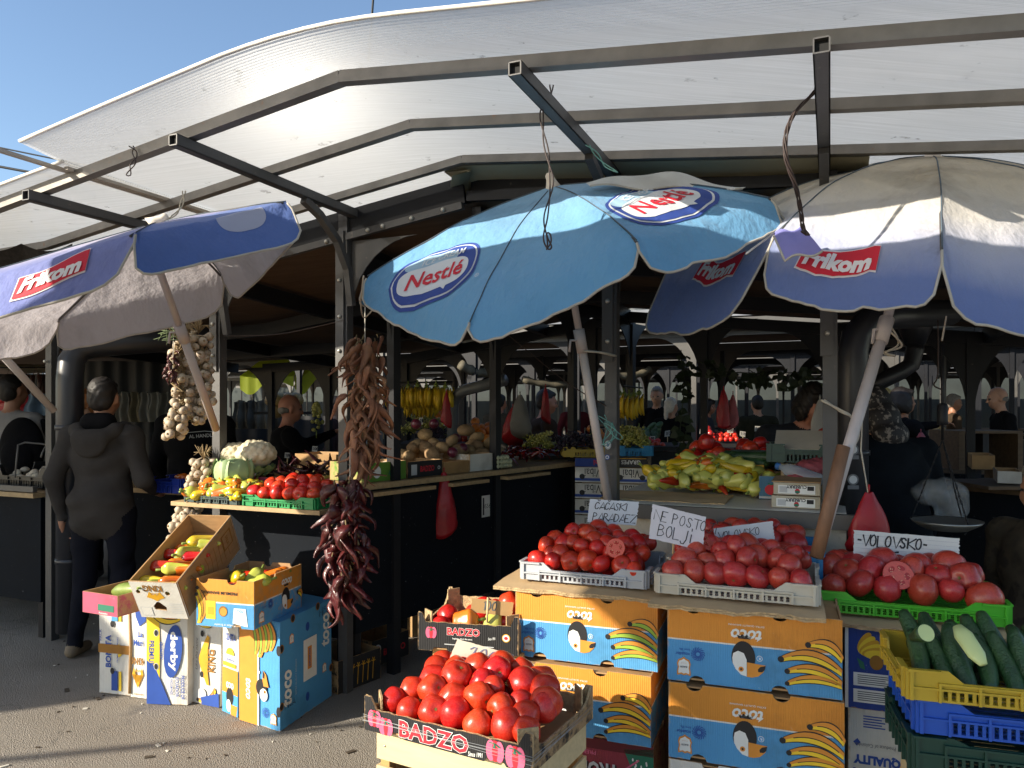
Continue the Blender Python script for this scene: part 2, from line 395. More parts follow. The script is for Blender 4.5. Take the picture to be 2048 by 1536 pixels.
# ---------------------------------------------------------------- twin-wall canopy: two thin skins with webs between them
def skin_mat():
    k = NT('polycarbonate_skin'); co = k.obj()
    mp = k.n('Mapping'); mp.inputs['Rotation'].default_value = (0, 0, R(23)); mp.inputs['Scale'].default_value = (.8, 26, 1); k.l(co, mp.inputs['Vector'])
    st = k.noise(mp.outputs[0], 3, 5, .65).outputs['Fac']
    cl = k.noise(co, 1.3, 4).outputs['Fac']; sp = k.noise(co, 11, 4, .6).outputs['Fac']
    c = k.ramp(st, [(.3, (.70, .67, .60)), (.7, (.80, .775, .72))])
    c = k.mix(k.ramp(sp, [(.665, (0, 0, 0)), (.72, (.8, .8, .8))]), c, (.20, .17, .12))
    c = k.mix(k.ramp(cl, [(.5, (0, 0, 0)), (.8, (.4, .4, .4))]), c, (.66, .63, .56))
    tr = k.n('BsdfTranslucent'); df = k.n('BsdfDiffuse'); tp = k.n('BsdfTransparent'); k.l(c, tr.inputs[0]); k.l(c, df.inputs[0])
    tp.inputs[0].default_value = (.80, .82, .86, 1)
    m1 = k.n('MixShader'); m1.inputs[0].default_value = .22; k.l(tr.outputs[0], m1.inputs[1]); k.l(df.outputs[0], m1.inputs[2])
    m2 = k.n('MixShader'); k.l(k.math('ADD', k.math('MULTIPLY', st, .15), .58), m2.inputs[0]); k.l(tp.outputs[0], m2.inputs[1]); k.l(m1.outputs[0], m2.inputs[2])
    k.l(m2.outputs[0], k.out.inputs[0]); return k.m
def web_mat():
    k = NT('polycarbonate_web'); gl = k.n('BsdfGlossy'); gl.inputs['Roughness'].default_value = .26; gl.inputs[0].default_value = (.95, .93, .88, 1)
    tl = k.n('BsdfTranslucent'); tl.inputs[0].default_value = (.9, .9, .88, 1); tp = k.n('BsdfTransparent')
    a = k.n('MixShader'); a.inputs[0].default_value = .16; k.l(tl.outputs[0], a.inputs[1]); k.l(gl.outputs[0], a.inputs[2])
    b = k.n('MixShader'); b.inputs[0].default_value = .30; k.l(tp.outputs[0], b.inputs[1]); k.l(a.outputs[0], b.inputs[2])
    k.l(b.outputs[0], k.out.inputs[0]); return k.m
M_skin, M_web = skin_mat(), web_mat()
M_edge = pm('sheet_edge', 'e4e1d8', .5)
canopy = thing('canopy', 'translucent ribbed plastic canopy on grey steel rails over the front of the stalls', 'canopy', FA(0, -1.1, 0))
def sheet(t0, t1, o0, o1, dz, curl=.0):
    n = 44; pit = .0125; m = MB()
    lift = lambda o: curl*max(0, (-1.1-o)/.23)**2
    f = lambda z0: (lambda u, v: FA(t0+(t1-t0)*u, o0+(o1-o0)*v, zs(t0+(t1-t0)*u)+dz+z0+lift(o0+(o1-o0)*v)+.006*math.sin(9*u+3*v)))
    for z0 in (0, .011): m.sheet(f(z0), n, 10, 0)
    k = int((o1-o0)/pit)
    for i in range(k+1):
        o = (i*pit)/(o1-o0); vs = []
        for j in range(n+1): vs += [f(.001)(j/n, o), f(.010)(j/n, o)]
        m.add(vs, [(2*j, 2*j+1, 2*j+3, 2*j+2) for j in range(n)], 1)
    m.tube([f(.0055)(j/n, 0)-VD*.004 for j in range(n+1)], .008, 6, 2)
    return m
part(sheet(-.6, 4.5, -1.33, .34, .045, .03), 'sheet', [M_skin, M_web, M_edge], canopy)
part(sheet(-4.2, -.57, -1.17, .34, .034), 'sheet', [M_skin, M_web, M_edge], canopy)
RT = [-4.6, -3.2, -1.45, -.05, .77, 1.8, 2.9, 4.6]
for off, w in ((-1.1, .042), (-.62, .038), (-.15, .036)):
    m = MB()
    for a, b in zip(RT, RT[1:]): m.bar(FA(a, off, zc(a)), FA(b, off, zc(b)), w, w)
    part(m, 'rail', M_steelL, canopy)
m = MB()
for i in range(2): m.bar(FA(-.6+.035*i-.02, -1.42+.27*i, zc(-.6)+.026), FA(-.6+.035*i-.02, .3, zc(-.6)+.026), .022, .014)
part(m, 'joint_strip', pm('joint_strip', 'a89f92', .5), canopy)
ARMS = (-.78, .06, 1.47, 2.34)
for t in ARMS:
    z = zc(t)-.05; m = MB(); w = .0215
    for sx, sz in ((-1, 0), (1, 0), (0, -1), (0, 1)):           # hollow square tube with a dark plug near its front
        c0 = UD*(sx*(w-.002))+ZD*(sz*(w-.002))
        m.bar(FA(t, -1.19, z)+c0, FA(t, .02, z)+c0, .004 if sx else .043, .043 if sx else .004)
    m.box(FA(t, -1.17, z), (.038, .01, .038), 1, ax=(UD, VD, ZD))  # near-black plug stands in for the shade inside the tube
    a = part(m, 'arm', [M_steel, pm('tube_shade', '0c0c0d', .8)], canopy)
    b = MB(); q = [FA(t, -.42, z-.03), FA(t, -.3, z-.075), FA(t, -.16, z-.17), FA(t, -.07, z-.30), FA(t, -.035, z-.48)]
    for p0, p1 in zip(q, q[1:]): b.bar(p0, p1+(p1-p0)*.04, .034, .034)
    sub(b, 'brace', M_steel, a)
# ---------------------------------------------------------------- our stall block: posts, fascia, arches, ceiling
def gusset(m, c, d, L, th=.008, mi=0, s=1., hk=1.):
    d = V3(d).normalized(); n = 9
    pts = [(0, 0)]+[(L-L*math.sin(R(90*i/n)), (-L+L*math.cos(R(90*i/n)))*hk) for i in range(n+1)]
    m.plate(c, d, ZD, [(x, y) for x, y in reversed(pts)], (), th, mi); return m
stall = thing('market_stall', 'dark steel market stall with plywood ceiling behind the umbrellas', 'market stall', FA(0, 1, 0))
PT = (-3.6, -2.28, -.87, 0, 1.45, 2.36, 3.4)
for t in PT:
    m = MB(); z = zc(t)-.04
    m.box(FA(t, 0, z/2), (.055, .055, z), 0, ax=(UD, VD, ZD))
    if t > -1: m.box(FA(t-.012, -.034, (2.42+1.72)/2), (.05, .012, .72), 0, ax=(UD, VD, ZD))
    p = part(m, 'post', [M_steel], stall)
    b = MB()
    for zz in (1.8, 1.98, 2.17): b.ico(FA(t-.01, -.043, zz), .011, 0, 8, 5)
    sub(b, 'bolt', M_bolt, p)
ts = [-4.6, -3.2, -1.45, -.87, -.05, .70]
m = MB(); m2 = MB(); b = MB()
for a, c in zip(ts, ts[1:]):
    m.bar(FA(a, .0, zc(a)-.085), FA(c, .0, zc(c)-.085), .02, .13)
    m2.bar(FA(a, -.016, zc(a)-.165), FA(c, -.016, zc(c)-.165), .03, .035)
for t in (-.8, -.72, -.1, .16, .25, .42, .6): b.ico(FA(t, -.034, zc(t)-.165), .012, 0, 8, 5)
part(m, 'fascia', M_dark, stall); part(m2, 'eave_strip', M_steel, stall); part(b, 'bolt', M_bolt, stall)
m = MB().bar(FA(.72, .0, 2.54), FA(2.5, .0, 2.42), .03, .05).bar(FA(.72, .05, 2.60), FA(2.5, .05, 2.49), .03, .07)
part(m, 'fascia', M_dark, stall)
m = MB()
for t, d, L in ((0, UD, .40), (-.87, UD, .30), (-.87, -UD, .3), (1.45, UD, .42), (1.45, -UD, .42), (2.36, -UD, .4), (2.36, UD, .4), (-2.28, UD, .4), (-2.28, -UD, .4)):
    part(gusset(MB(), FA(t, .008, zc(t)-.18)+V3(d)*.03, d, L), 'arch_plate', M_steel, stall)
m = MB()                                                          # pale flashing that hangs over the fascia
def flash(u, v):
    t = .45+2.05*u; return FA(t+.25*(1-v)*(1 if u < .1 else 0), -.13+.42*v, zc(t)-.02-.13*v*v)
m.sheet(flash, 20, 6, 0); m.sheet(lambda u, v: flash(u, v)+ZD*.006, 20, 6, 0)
part(m, 'flashing', M_pale, stall)
m = MB()                                                          # roof: plywood below, sheet above
TR = [-9, -3.2, -1.45, -.05, .77, 2.9, 4.6]
for a, c in zip(TR, TR[1:]):
    q = [FA(a, .02, zc(a)-.15), FA(c, .02, zc(c)-.15), FA(c, 3.1, zc(c)-.30), FA(a, 3.1, zc(a)-.30)]
    m.add(q+[x+ZD*.05 for x in q], [(3, 2, 1, 0)], 0); m.add([x+ZD*.05 for x in q], [(0, 1, 2, 3)], 1)
part(m, 'roof', [M_ply, M_roof], stall)
m = MB()
for t in (-3.6, -2.28, -.87, 0, .75, 1.45, 2.36, 3.4): m.bar(FA(t, .03, zc(t)-.22), FA(t, 3.05, zc(t)-.37), .05, .10)
for o in (1.05, 2.05, 3.02):
    for a, c in zip(TR[1:], TR[2:]): m.bar(FA(a, o, zc(a)-.235-.05*o), FA(c, o, zc(c)-.235-.05*o), .05, .09)
part(m, 'ceiling_beam', M_dark, stall)
m = MB(); 
for t in (-5.3, -4.2, -3.1, -2.36, -1.45, -.5, .45, 1.4, 2.36, 3.3):     # inner row of posts and arches
    q = MB().box(FA(t, 3.02, (zc(t)-.35)/2), (.055, .055, zc(t)-.35), 0, ax=(UD, VD, ZD)); part(q, 'post', M_dark, stall)
    for d in (UD, -UD): part(gusset(MB(), FA(t, 3.02, zc(t)-.38)+d*.028, d, .40, hk=1.35), 'arch_plate', M_dark, stall)
m = MB()
for s in (.35, 1.28, 2.24, 3.2):                                       # posts along the aisle
    q = MB().box(FW(s, 0, 1.12), (.055, .055, 2.24), 0, ax=(WR, WD, ZD)); part(q, 'post', M_dark, stall)
    for d in (WD, -WD): part(gusset(MB(), FW(s, 0, 2.24)+d*.028, d, .36 if s > .4 else .30, hk=1.2), 'arch_plate', M_dark, stall)
part(MB().bar(FW(.0, 0, 2.27), FW(3.2, 0, 2.27), .05, .09), 'beam', M_dark, stall)
# ---------------------------------------------------------------- counters
M_wood = pm('counter_board', 'a98f68', .7, var=.2, scale=4, streak=(2, 14, 14), spot=(9, .66, '5a4630', .5))
M_bars = pm('counter_bar', '55524e', .5, var=.2)
def counter(name, label, p0, d, L, inn, dep, ztop, zlow, over=.06, mt=M_wood, mp=M_panel, th=.03):
    d = V3(d).normalized(); inn = V3(inn).normalized(); p0 = V3((p0[0], p0[1], 0))
    c = thing(name, label, 'counter', p0+d*(L/2)+inn*(dep/2))
    m = MB().box(p0+d*(L/2)+inn*((dep-over)/2)+ZD*(ztop-th/2), (L, dep+over, th), 0, ax=(d, inn, ZD)); part(m, 'counter_top', mt, c)
    m = MB().box(p0+d*(L/2)+ZD*((ztop-th+zlow)/2), (L, .02, ztop-th-zlow), 0, ax=(d, inn, ZD)); part(m, 'front_panel', mp, c)
    for k, o in ((.04, .04), (L-.04, .04), (.04, dep-.05), (L-.04, dep-.05)):
        part(MB().box(p0+d*k+inn*o+ZD*((ztop-th)/2-.005), (.045, .045, ztop-th-.01), 0, ax=(d, inn, ZD)), 'leg', M_dark, c)
    return c
cnt_l = counter('counter', 'dark stall counter at the left edge with the black mushroom crate on it', FA(-4.6, -.02), UD, 2.25, VD, .8, .95, .24)
part(MB().bar(FA(-4.6, -.06, .975), FA(-2.36, -.06, .975), .03, .035), 'edge_bar', M_bars, cnt_l)
counter('counter', 'dark stall counter in the shade in front of the man in the hoodie', FA(-2.2, .35), UD, 1.3, VD, .6, .97, .24)
cnt_m = counter('counter', 'dark blue stall counter under the two small crates of peppers and tomatoes', FA(-.82, .02), UD, .80, VD, .7, 1.0, .27)
part(MB().box(FA(-.43, -.13, .985), (.98, .34, .022), 0, ax=(UD, VD, ZD)), 'shelf_board', M_wood, cnt_m)
cnt_a = counter('counter', 'long dark counter along the aisle with potatoes and leeks on it', FW(.06, .0), WD, 3.3, -WR, .85, 1.09, .29)
m = MB()
for s0, L in ((.1, .5), (.75, .35), (1.3, .5)): m.box(FW(s0+L/2, .045, 1.035), (L, .10, .02), 0, ax=(WD, WR, ZD))
part(m, 'ledge', M_wood, cnt_a)
tagm = MB(); f = Fr(FW(1.12, .014, .93), WD*.085, -ZD*.14, WR); tagm.rect(f, 0, 0, 1, 1, 0, 1); tagm.text(f, '0556', .6, .5, .028, 1, lay=2); tagm.rect(f, .12, .1, .3, .9, 1, 2) 
part(tagm, 'number_plate', [pm('plate_white', 'cfcdc6', .5), pm('plate_ink', '2c2c30', .6)], cnt_a)
# right-hand counter with the pepper heap
M_white = pm('worktop', 'cfcbbf', .45, var=.08, scale=3, spot=(7, .62, '8d8676', .45))
M_plast = pm('plaster', 'cfc6b2', .85, var=.15, scale=9, bump=.5, bscale=50)
cnt_r = counter('counter', 'plastered counter with a pale worktop carrying the heap of yellow peppers', FA(1.40, -.03), UD, 1.02, VD, 1.0, 1.080, .10, .02, M_white, M_plast, .045)
part(MB().bar(FA(1.38, -.08, 1.05), FA(2.46, -.08, 1.05), .035, .06), 'edge_bar', M_bars, cnt_r)
part(MB().bar(FA(2.1, -.07, .97), FA(2.1, -.07, .3), .05, .03), 'bracket', M_bars, cnt_r)
# ---------------------------------------------------------------- pipes
m = MB(); m.tube([P(140, 1262, 4.62), P(140, 760, 4.62), P(143, 722, 4.63), P(158, 700, 4.66), P(190, 690, 4.7), P(430, 672, 4.9)], .077, 16)
for y in (1120, 855, 930): m.tube([P(140, y+5, 4.62), P(140, y-5, 4.62)], .083, 16)
solo(m, 'downpipe', M_pipe, 'thick dark drainpipe with an elbow beside the man in the grey hoodie', 'drainpipe')
m = MB(); m.tube([P(1706, 1180, 3.25), P(1706, 705, 3.25), P(1712, 672, 3.25), P(1735, 645, 3.27), P(1775, 632, 3.35), P(1900, 625, 3.6)], .062, 16)
m.tube([P(1706, 910, 3.25), P(1706, 900, 3.25)], .068, 16)
solo(m, 'downpipe', M_pipe, 'thick dark drainpipe with stickers beside the leaning wooden umbrella pole', 'drainpipe')
m = MB(); m.tube([P(905, 960, 6.6), P(905, 812, 6.6), P(912, 792, 6.6), P(930, 780, 6.55), P(1010, 760, 6.3)], .05, 12); m.tube([P(905, 885, 6.6), P(905, 877, 6.6)], .056, 12)
solo(m, 'downpipe', pm('pipe_light', '6a6d70', .35), 'bent grey drainpipe behind the potatoes beside the hanging bananas', 'drainpipe')
m = MB(); m.tube([P(1700, 792, 5.0), P(1800, 744, 5.0), P(1822, 730, 5.0), P(1830, 700, 5.0), P(1830, 690, 5.0)], .055, 12)
m.lathe([(.06, 0), (.10, .10), (.11, .13)], 12, 0, P(1830, 690, 5.0)); m.tube([P(1700, 815, 5.2), P(1760, 788, 5.2)], .05, 12)
gp = solo(m, 'gutter_pipe', M_pipe, 'sloping dark gutter pipe with a hopper behind the right umbrella pole', 'drainpipe')
m = MB(); m.tube([P(1742, 797, 5.18), P(1758, 789, 5.18), P(1764, 775, 5.18)], .062, 10)
solo(m, 'tape_wrap', pm('tape', 'b5a878', .35), 'yellowish tape wrapped round the end of the sloping gutter pipe', 'tape')
# ================================================================ rows of stalls behind
M_bsteel = pm('far_steel', '4f4d4a', .5, var=.2)
ROWS = ((4.5, 2.2, 2.34, 1.25, .2), (7.9, 2.3, 2.36, 1.3, .5), (11.6, 2.4, 2.42, 1.5, .1), (15.6, 2.5, 2.5, 1.6, .7), (20.2, 2.6, 2.5, 1.8, .3))
rowlab = ('first', 'second', 'third', 'fourth', 'fifth')
for j, (o0, dep, zr, sp, ph) in enumerate(ROWS):
    hw = 7+.75*o0; t = thing('stall_row', '%s row of dark roofed market stalls behind the umbrellas' % rowlab[j], 'market stalls', FA(0, o0+dep/2, 0))
    m = MB(); e = .22
    prof = [(o0-e, zr+.02), (o0+dep/2, zr+.30), (o0+dep+e, zr+.02)]
    for (a, za), (b, zb) in zip(prof, prof[1:]):
        q = [FA(-hw, a, za), FA(hw, a, za), FA(hw, b, zb), FA(-hw, b, zb)]
        m.add(q, [(3, 2, 1, 0)], 0); m.add([x+ZD*.04 for x in q], [(0, 1, 2, 3)], 1)
    part(m, 'roof', [M_ply, M_roof], t)
    m = MB()
    for o in (o0, o0+dep): m.bar(FA(-hw, o, zr-.06), FA(hw, o, zr-.06), .04, .10)
    m.bar(FA(-hw, o0-e, zr+.0), FA(hw, o0-e, zr+.0), .02, .09)
    part(m, 'beam', M_bsteel if j % 2 == 0 else M_dark, t)
    n = int(2*hw/sp); m = MB(); cnt = 0
    for k in range(n+1):
        tt = -hw+ph+k*sp
        for o in (o0, o0+dep):
            p = FA(tt, o); X = p.x/p.y
            if abs(X) > .82: continue
            mt = M_bsteel if (k+(o > o0)) % 3 == 0 else M_dark
            if cnt < 90: part(MB().box(FA(tt, o, zr/2-.05), (.05, .05, zr-.1), 0, ax=(UD, VD, ZD)), 'post', mt, t); cnt += 1
            if j < 4:
                for d in (UD, -UD): part(gusset(MB(), FA(tt, o, zr-.11)+d*.027, d, .38 if j < 2 else .45, hk=1.2), 'arch_plate', M_bsteel if k % 3 == 0 else M_dark, t)
    # counters in the row
    m = MB()
    for a, b in ((-hw, -3.2), (-2.2, 0.3), (1.2, 4.2), (5., hw)):
        m.box(FA((a+b)/2, o0+.35, .93), (b-a, .75, .04), 1, ax=(UD, VD, ZD)); m.box(FA((a+b)/2, o0+.02, .58), (b-a, .02, .64), 0, ax=(UD, VD, ZD))
    part(m, 'counter', [M_panel, pm('old_board', '4a3c2c', .8)], t)
# dark fence added to darken the far end of the market, and houses beyond
M_shade_fence = pm('fence_shade', '2b3230', .8, var=.4, scale=1.2)
m = MB().box(FA(2, 24.5, 1.3), (60, .15, 2.6), 0, ax=(UD, VD, ZD))
solo(m, 'shade_fence', M_shade_fence, 'dark fence added to darken the far end of the market', 'fence')
m = MB()
for k in range(70): m.bar(FA(-28+k*.85, 24.2, 2.6), FA(-28+k*.85, 24.2, 3.0), .02, .02)
m.bar(FA(-28, 24.2, 3.0), FA(30, 24.2, 3.0), .03, .03)
solo(m, 'railing', M_dark, 'thin dark railing above the added dark fence at the far end', 'railing')
def building(name, label, px0, px1, Y, Z, wall, win, nx, nz, pane='5b6a78', z0=0, roofc='7a5a48', bw=1.2, bh=1.5, rail=False):
    a, b = P(px0, 816, Y), P(px1, 816, Y+3); a.z = b.z = 0; d = (b-a); L = d.length; d.normalize(); n = V3((d.y, -d.x, 0))
    t = thing(name, label, 'building', (a+b)/2)
    D = 9; c = (a+b)/2-n*(D/2)
    part(MB().box(c+ZD*(Z/2), (L, D, Z), 0, ax=(d, -n, ZD)), 'wall', wall, t)
    part(MB().box(c+ZD*(Z+.2), (L+.6, D+.6, .4), 0, ax=(d, -n, ZD)), 'roof', pm('roof_'+roofc, roofc, .8), t)
    for i in range(nx):
        for k in range(nz):
            o = a+d*(L*(i+.5)/nx)+ZD*(3.2*k+2.2)+n*.02
            if o.z+bh > Z: continue
            w = part(MB().box(o+ZD*(bh/2), (bw, .08, bh), 0, ax=(d, -n, ZD)), 'window', pm('win_frame', 'd8d6d0', .5), t)
            sub(MB().box(o+ZD*(bh/2)+n*.05, (bw-.16, .03, bh-.16), 0, ax=(d, -n, ZD)).box(o+ZD*(bh/2)+n*.062, (.05, .03, bh-.16), 1, ax=(d, -n, ZD)), 'pane', [pm('pane_'+pane, pane, .15), pm('win_frame', 'd8d6d0', .5)], w)
    if rail:
        m = MB()
        for k in range(nz): m.box((a+b)/2+n*.6+ZD*(3.2*k+1.9), (L*.8, 1.1, .15), 0, ax=(d, -n, ZD)); m.box((a+b)/2+n*1.1+ZD*(3.2*k+2.4), (L*.8, .05, .9), 1, ax=(d, -n, ZD))
        part(m, 'balcony', [pm('balc', 'cfcac0', .7), pm('balc_rail', '7f8b98', .5)], t)
M_brick = pm('brick_red', 'a9583b', .85, var=.3, scale=6, bump=.2)
building('brick_house', 'red brick house showing in the gap between the stall roofs', 1010, 1130, 38, 9.5, M_brick, None, 3, 3)
building('apartment_block', 'white apartment block with balconies showing under the blue umbrella', 1210, 1420, 46, 13, pm('white_render', 'd9d7d2', .8), None, 7, 4, rail=True)
building('apartment_block', 'pale grey apartment block seen through the arches on the left', 420, 700, 44, 12, pm('grey_render', 'b9b7b0', .8), None, 7, 4)
building('apartment_block', 'beige apartment block showing through the gap behind the right umbrella', 1440, 1990, 52, 12, pm('beige_render', 'c9bfa8', .8), None, 10, 4)
building('apartment_block', 'dull house behind the far left stalls', -150, 330, 42, 10, pm('dull_render', '8f8a80', .8), None, 8, 3)
def tree(label, px, Y, Z, r, col):
    b = P(px, 816, Y); b.z = 0; t = thing('tree', label, 'tree', b)
    m = MB().tube([b, b+V3((.1, 0, Z*.35)), b+V3((-.1, .1, Z*.6))], [.22, .16, .1], 8)
    for k in range(6): a = k*1.05; m.tube([b+ZD*(Z*(.35+.03*k)), b+V3((math.cos(a)*r*.6, math.sin(a)*r*.6, Z*.7))], [.09, .03], 6)
    part(m, 'trunk', pm('bark', '4b3d30', .9), t)
    m = MB()
    for k in range(46):
        a, el, q = rnd.uniform(0, 6.28), rnd.uniform(-.8, 1.4), r*rnd.uniform(.35, 1); c = b+V3((math.cos(a)*math.cos(el)*q, math.sin(a)*math.cos(el)*q, Z*.72+math.sin(el)*q*.8))
        for _ in range(46):
            e = c+V3([rnd.gauss(0, r*.16) for _ in range(3)]); s = rnd.uniform(.06, .13); d1 = V3([rnd.gauss(0, 1) for _ in range(3)]).normalized(); d2 = d1.orthogonal().normalized()
            m.add([e-d1*s, e+d2*s*.5, e+d1*s, e-d2*s*.5], [(0, 1, 2, 3)], rnd.choice((0, 0, 1)))
    part(m, 'crown', [pm('leaf_'+col, col, .7, trans=.3), pm('leaf2_'+col, '8f8a3c', .7, trans=.3)], t)
tree('yellowing tree beside the red brick house in the gap', 1118, 34, 7.5, 2.2, '6f7a34')
tree('green tree behind the left end of the canopy', -10, 30, 11.3, 2.2, '4a5a2c')
# overhead cables
for q, lab in (([P(-40, 274, 14), P(150, 322, 14)], 'upper thin black cable left of the canopy'), ([P(-40, 312, 13), P(180, 362, 13)], 'lower thick black cable left of the canopy'), ([P(749, -60, 9), P(741, 62, 9)], 'black cable dropping from above behind the canopy top')):
    m = MB().tube(arc(q[0]+(q[0]-q[1])*6, q[1]+(q[1]-q[0])*(.35 if q[0].x < -3 else .5), .2, 12), .022 if 'thick' in lab else .014, 6); solo(m, 'cable', pm('cable_black', '17181a', .6), lab, 'cable')
m = MB(); m.tube([V3((-12.6, -1.0, 2.95)), V3((-8.23, .065, 2.9)), V3((-7.13, .33, 2.9)), V3((-4.0, 1.1, 3.2))], .026, 6); solo(m, 'cable', pm('cable_black', '17181a', .6), 'thick overhead cable beside the added shade roof on the left', 'cable')
# ---------------------------------------------------------------- unseen roof slabs, added and outlined to cast the shade
def slab(label, pts, z, nm='shade_roof'):
    t = thing(nm, label, 'roof', (sum(p[0] for p in pts)/len(pts), sum(p[1] for p in pts)/len(pts), 0))
    m = MB(); n = len(pts); lo = [V3((x, y, z)) for x, y in pts]; hi = [p+ZD*.05 for p in lo]
    m.add(lo+hi, [tuple(range(n)), tuple(reversed(range(n, 2*n)))]+[(i, i+n, (i+1) % n+n, (i+1) % n) for i in range(n)]); part(m, 'roof_sheet', [M_pale], t)  # pale sheet chosen to bounce light back down
    return t
t1 = slab('unseen roof added to shade the right-hand crates and umbrellas', [(-3.66, .74), (-3.5, 1.3), (-2.6, 2.3), (-1.73, 2.27), (-1.29, 2.11), (-1.05, 1.94), (-.64, 1.88), (-.35, 1.5), (.4, 1.25), (.6, .9), (-.4, .15), (-2.4, -.9), (-4.9, -1.2), (-4.15, -.12)], 2.73)
for x, y in ((-4.4, -1.0), (-1.9, -.6)): part(MB().box((x, y, 1.36), (.06, .06, 2.72)), 'post', M_steel, t1)
t2 = slab('unseen roof added to shade the left stalls and ground', [(-9.8, .2), (-8.1, .8), (-7.2, 1.2), (-6.9, 1.62), (-6.0, 2.25), (-4.95, 2.62), (-4.9, 3.4), (-6.2, 6.2), (-12, 6.2)], 2.7)
for x, y in ((-9.5, 2.2), (-6.5, 2.4), (-6.5, 5.8)): part(MB().box((x, y, 1.35), (.06, .06, 2.7)), 'post', M_steel, t2)
# ================================================================ umbrellas
def cloth_mat(name, stops, trans=.30, dirt=.5, dcol='6d6250'):
    k = NT(name); uv = k.n('UVMap'); sp = k.n('SeparateXYZ'); k.l(uv.outputs[0], sp.inputs[0]); co = k.obj()
    n1 = k.noise(co, 3.2, 5, .6).outputs['Fac']; n2 = k.noise(co, 1.6, 6, .65).outputs['Fac']
    f = k.math('ADD', sp.outputs[1], k.math('MULTIPLY', k.math('SUBTRACT', n1, .5), .16))
    c = k.ramp(k.math('MULTIPLY', f, .7), [(p*.7, q) for p, q in stops])
    c = k.mix(k.math('MULTIPLY', k.ramp(n2, [(.5, (0, 0, 0)), (.72, (1, 1, 1))]), dirt), c, lin(dcol), 'MULTIPLY')
    wv = k.math('SINE', k.math('MULTIPLY', sp.outputs[0], 1500.)); 
    k.l(c, k.b.inputs['Base Color']); k.b.inputs['Roughness'].default_value = .8; k.b.inputs['Sheen Weight'].default_value = .15
    wr = k.n('Mapping'); wr.inputs['Scale'].default_value = (1, 1, .5); k.l(co, wr.inputs[0])
    h = k.math('ADD', k.noise(wr.outputs[0], 7, 4, .6).outputs['Fac'], k.math('MULTIPLY', k.noise(co, 300, 2).outputs['Fac'], .05))
    nb = k.bump(h, .8, .035); k.l(nb, k.b.inputs['Normal'])
    tr = k.n('BsdfTranslucent'); k.l(c, tr.inputs[0]); k.l(nb, tr.inputs[1]); mx = k.n('MixShader'); mx.inputs[0].default_value = trans
    k.l(k.b.outputs[0], mx.inputs[1]); k.l(tr.outputs[0], mx.inputs[2]); k.l(mx.outputs[0], k.out.inputs[0]); return k.m
M_pole = pm('umbrella_pole', 'b9b0ad', .45, var=.12, scale=8, spot=(18, .7, '6b5f58', .6))
M_seam = pm('seam', '4d5a66', .8); M_pipg = pm('piping', 'a9a49a', .8)
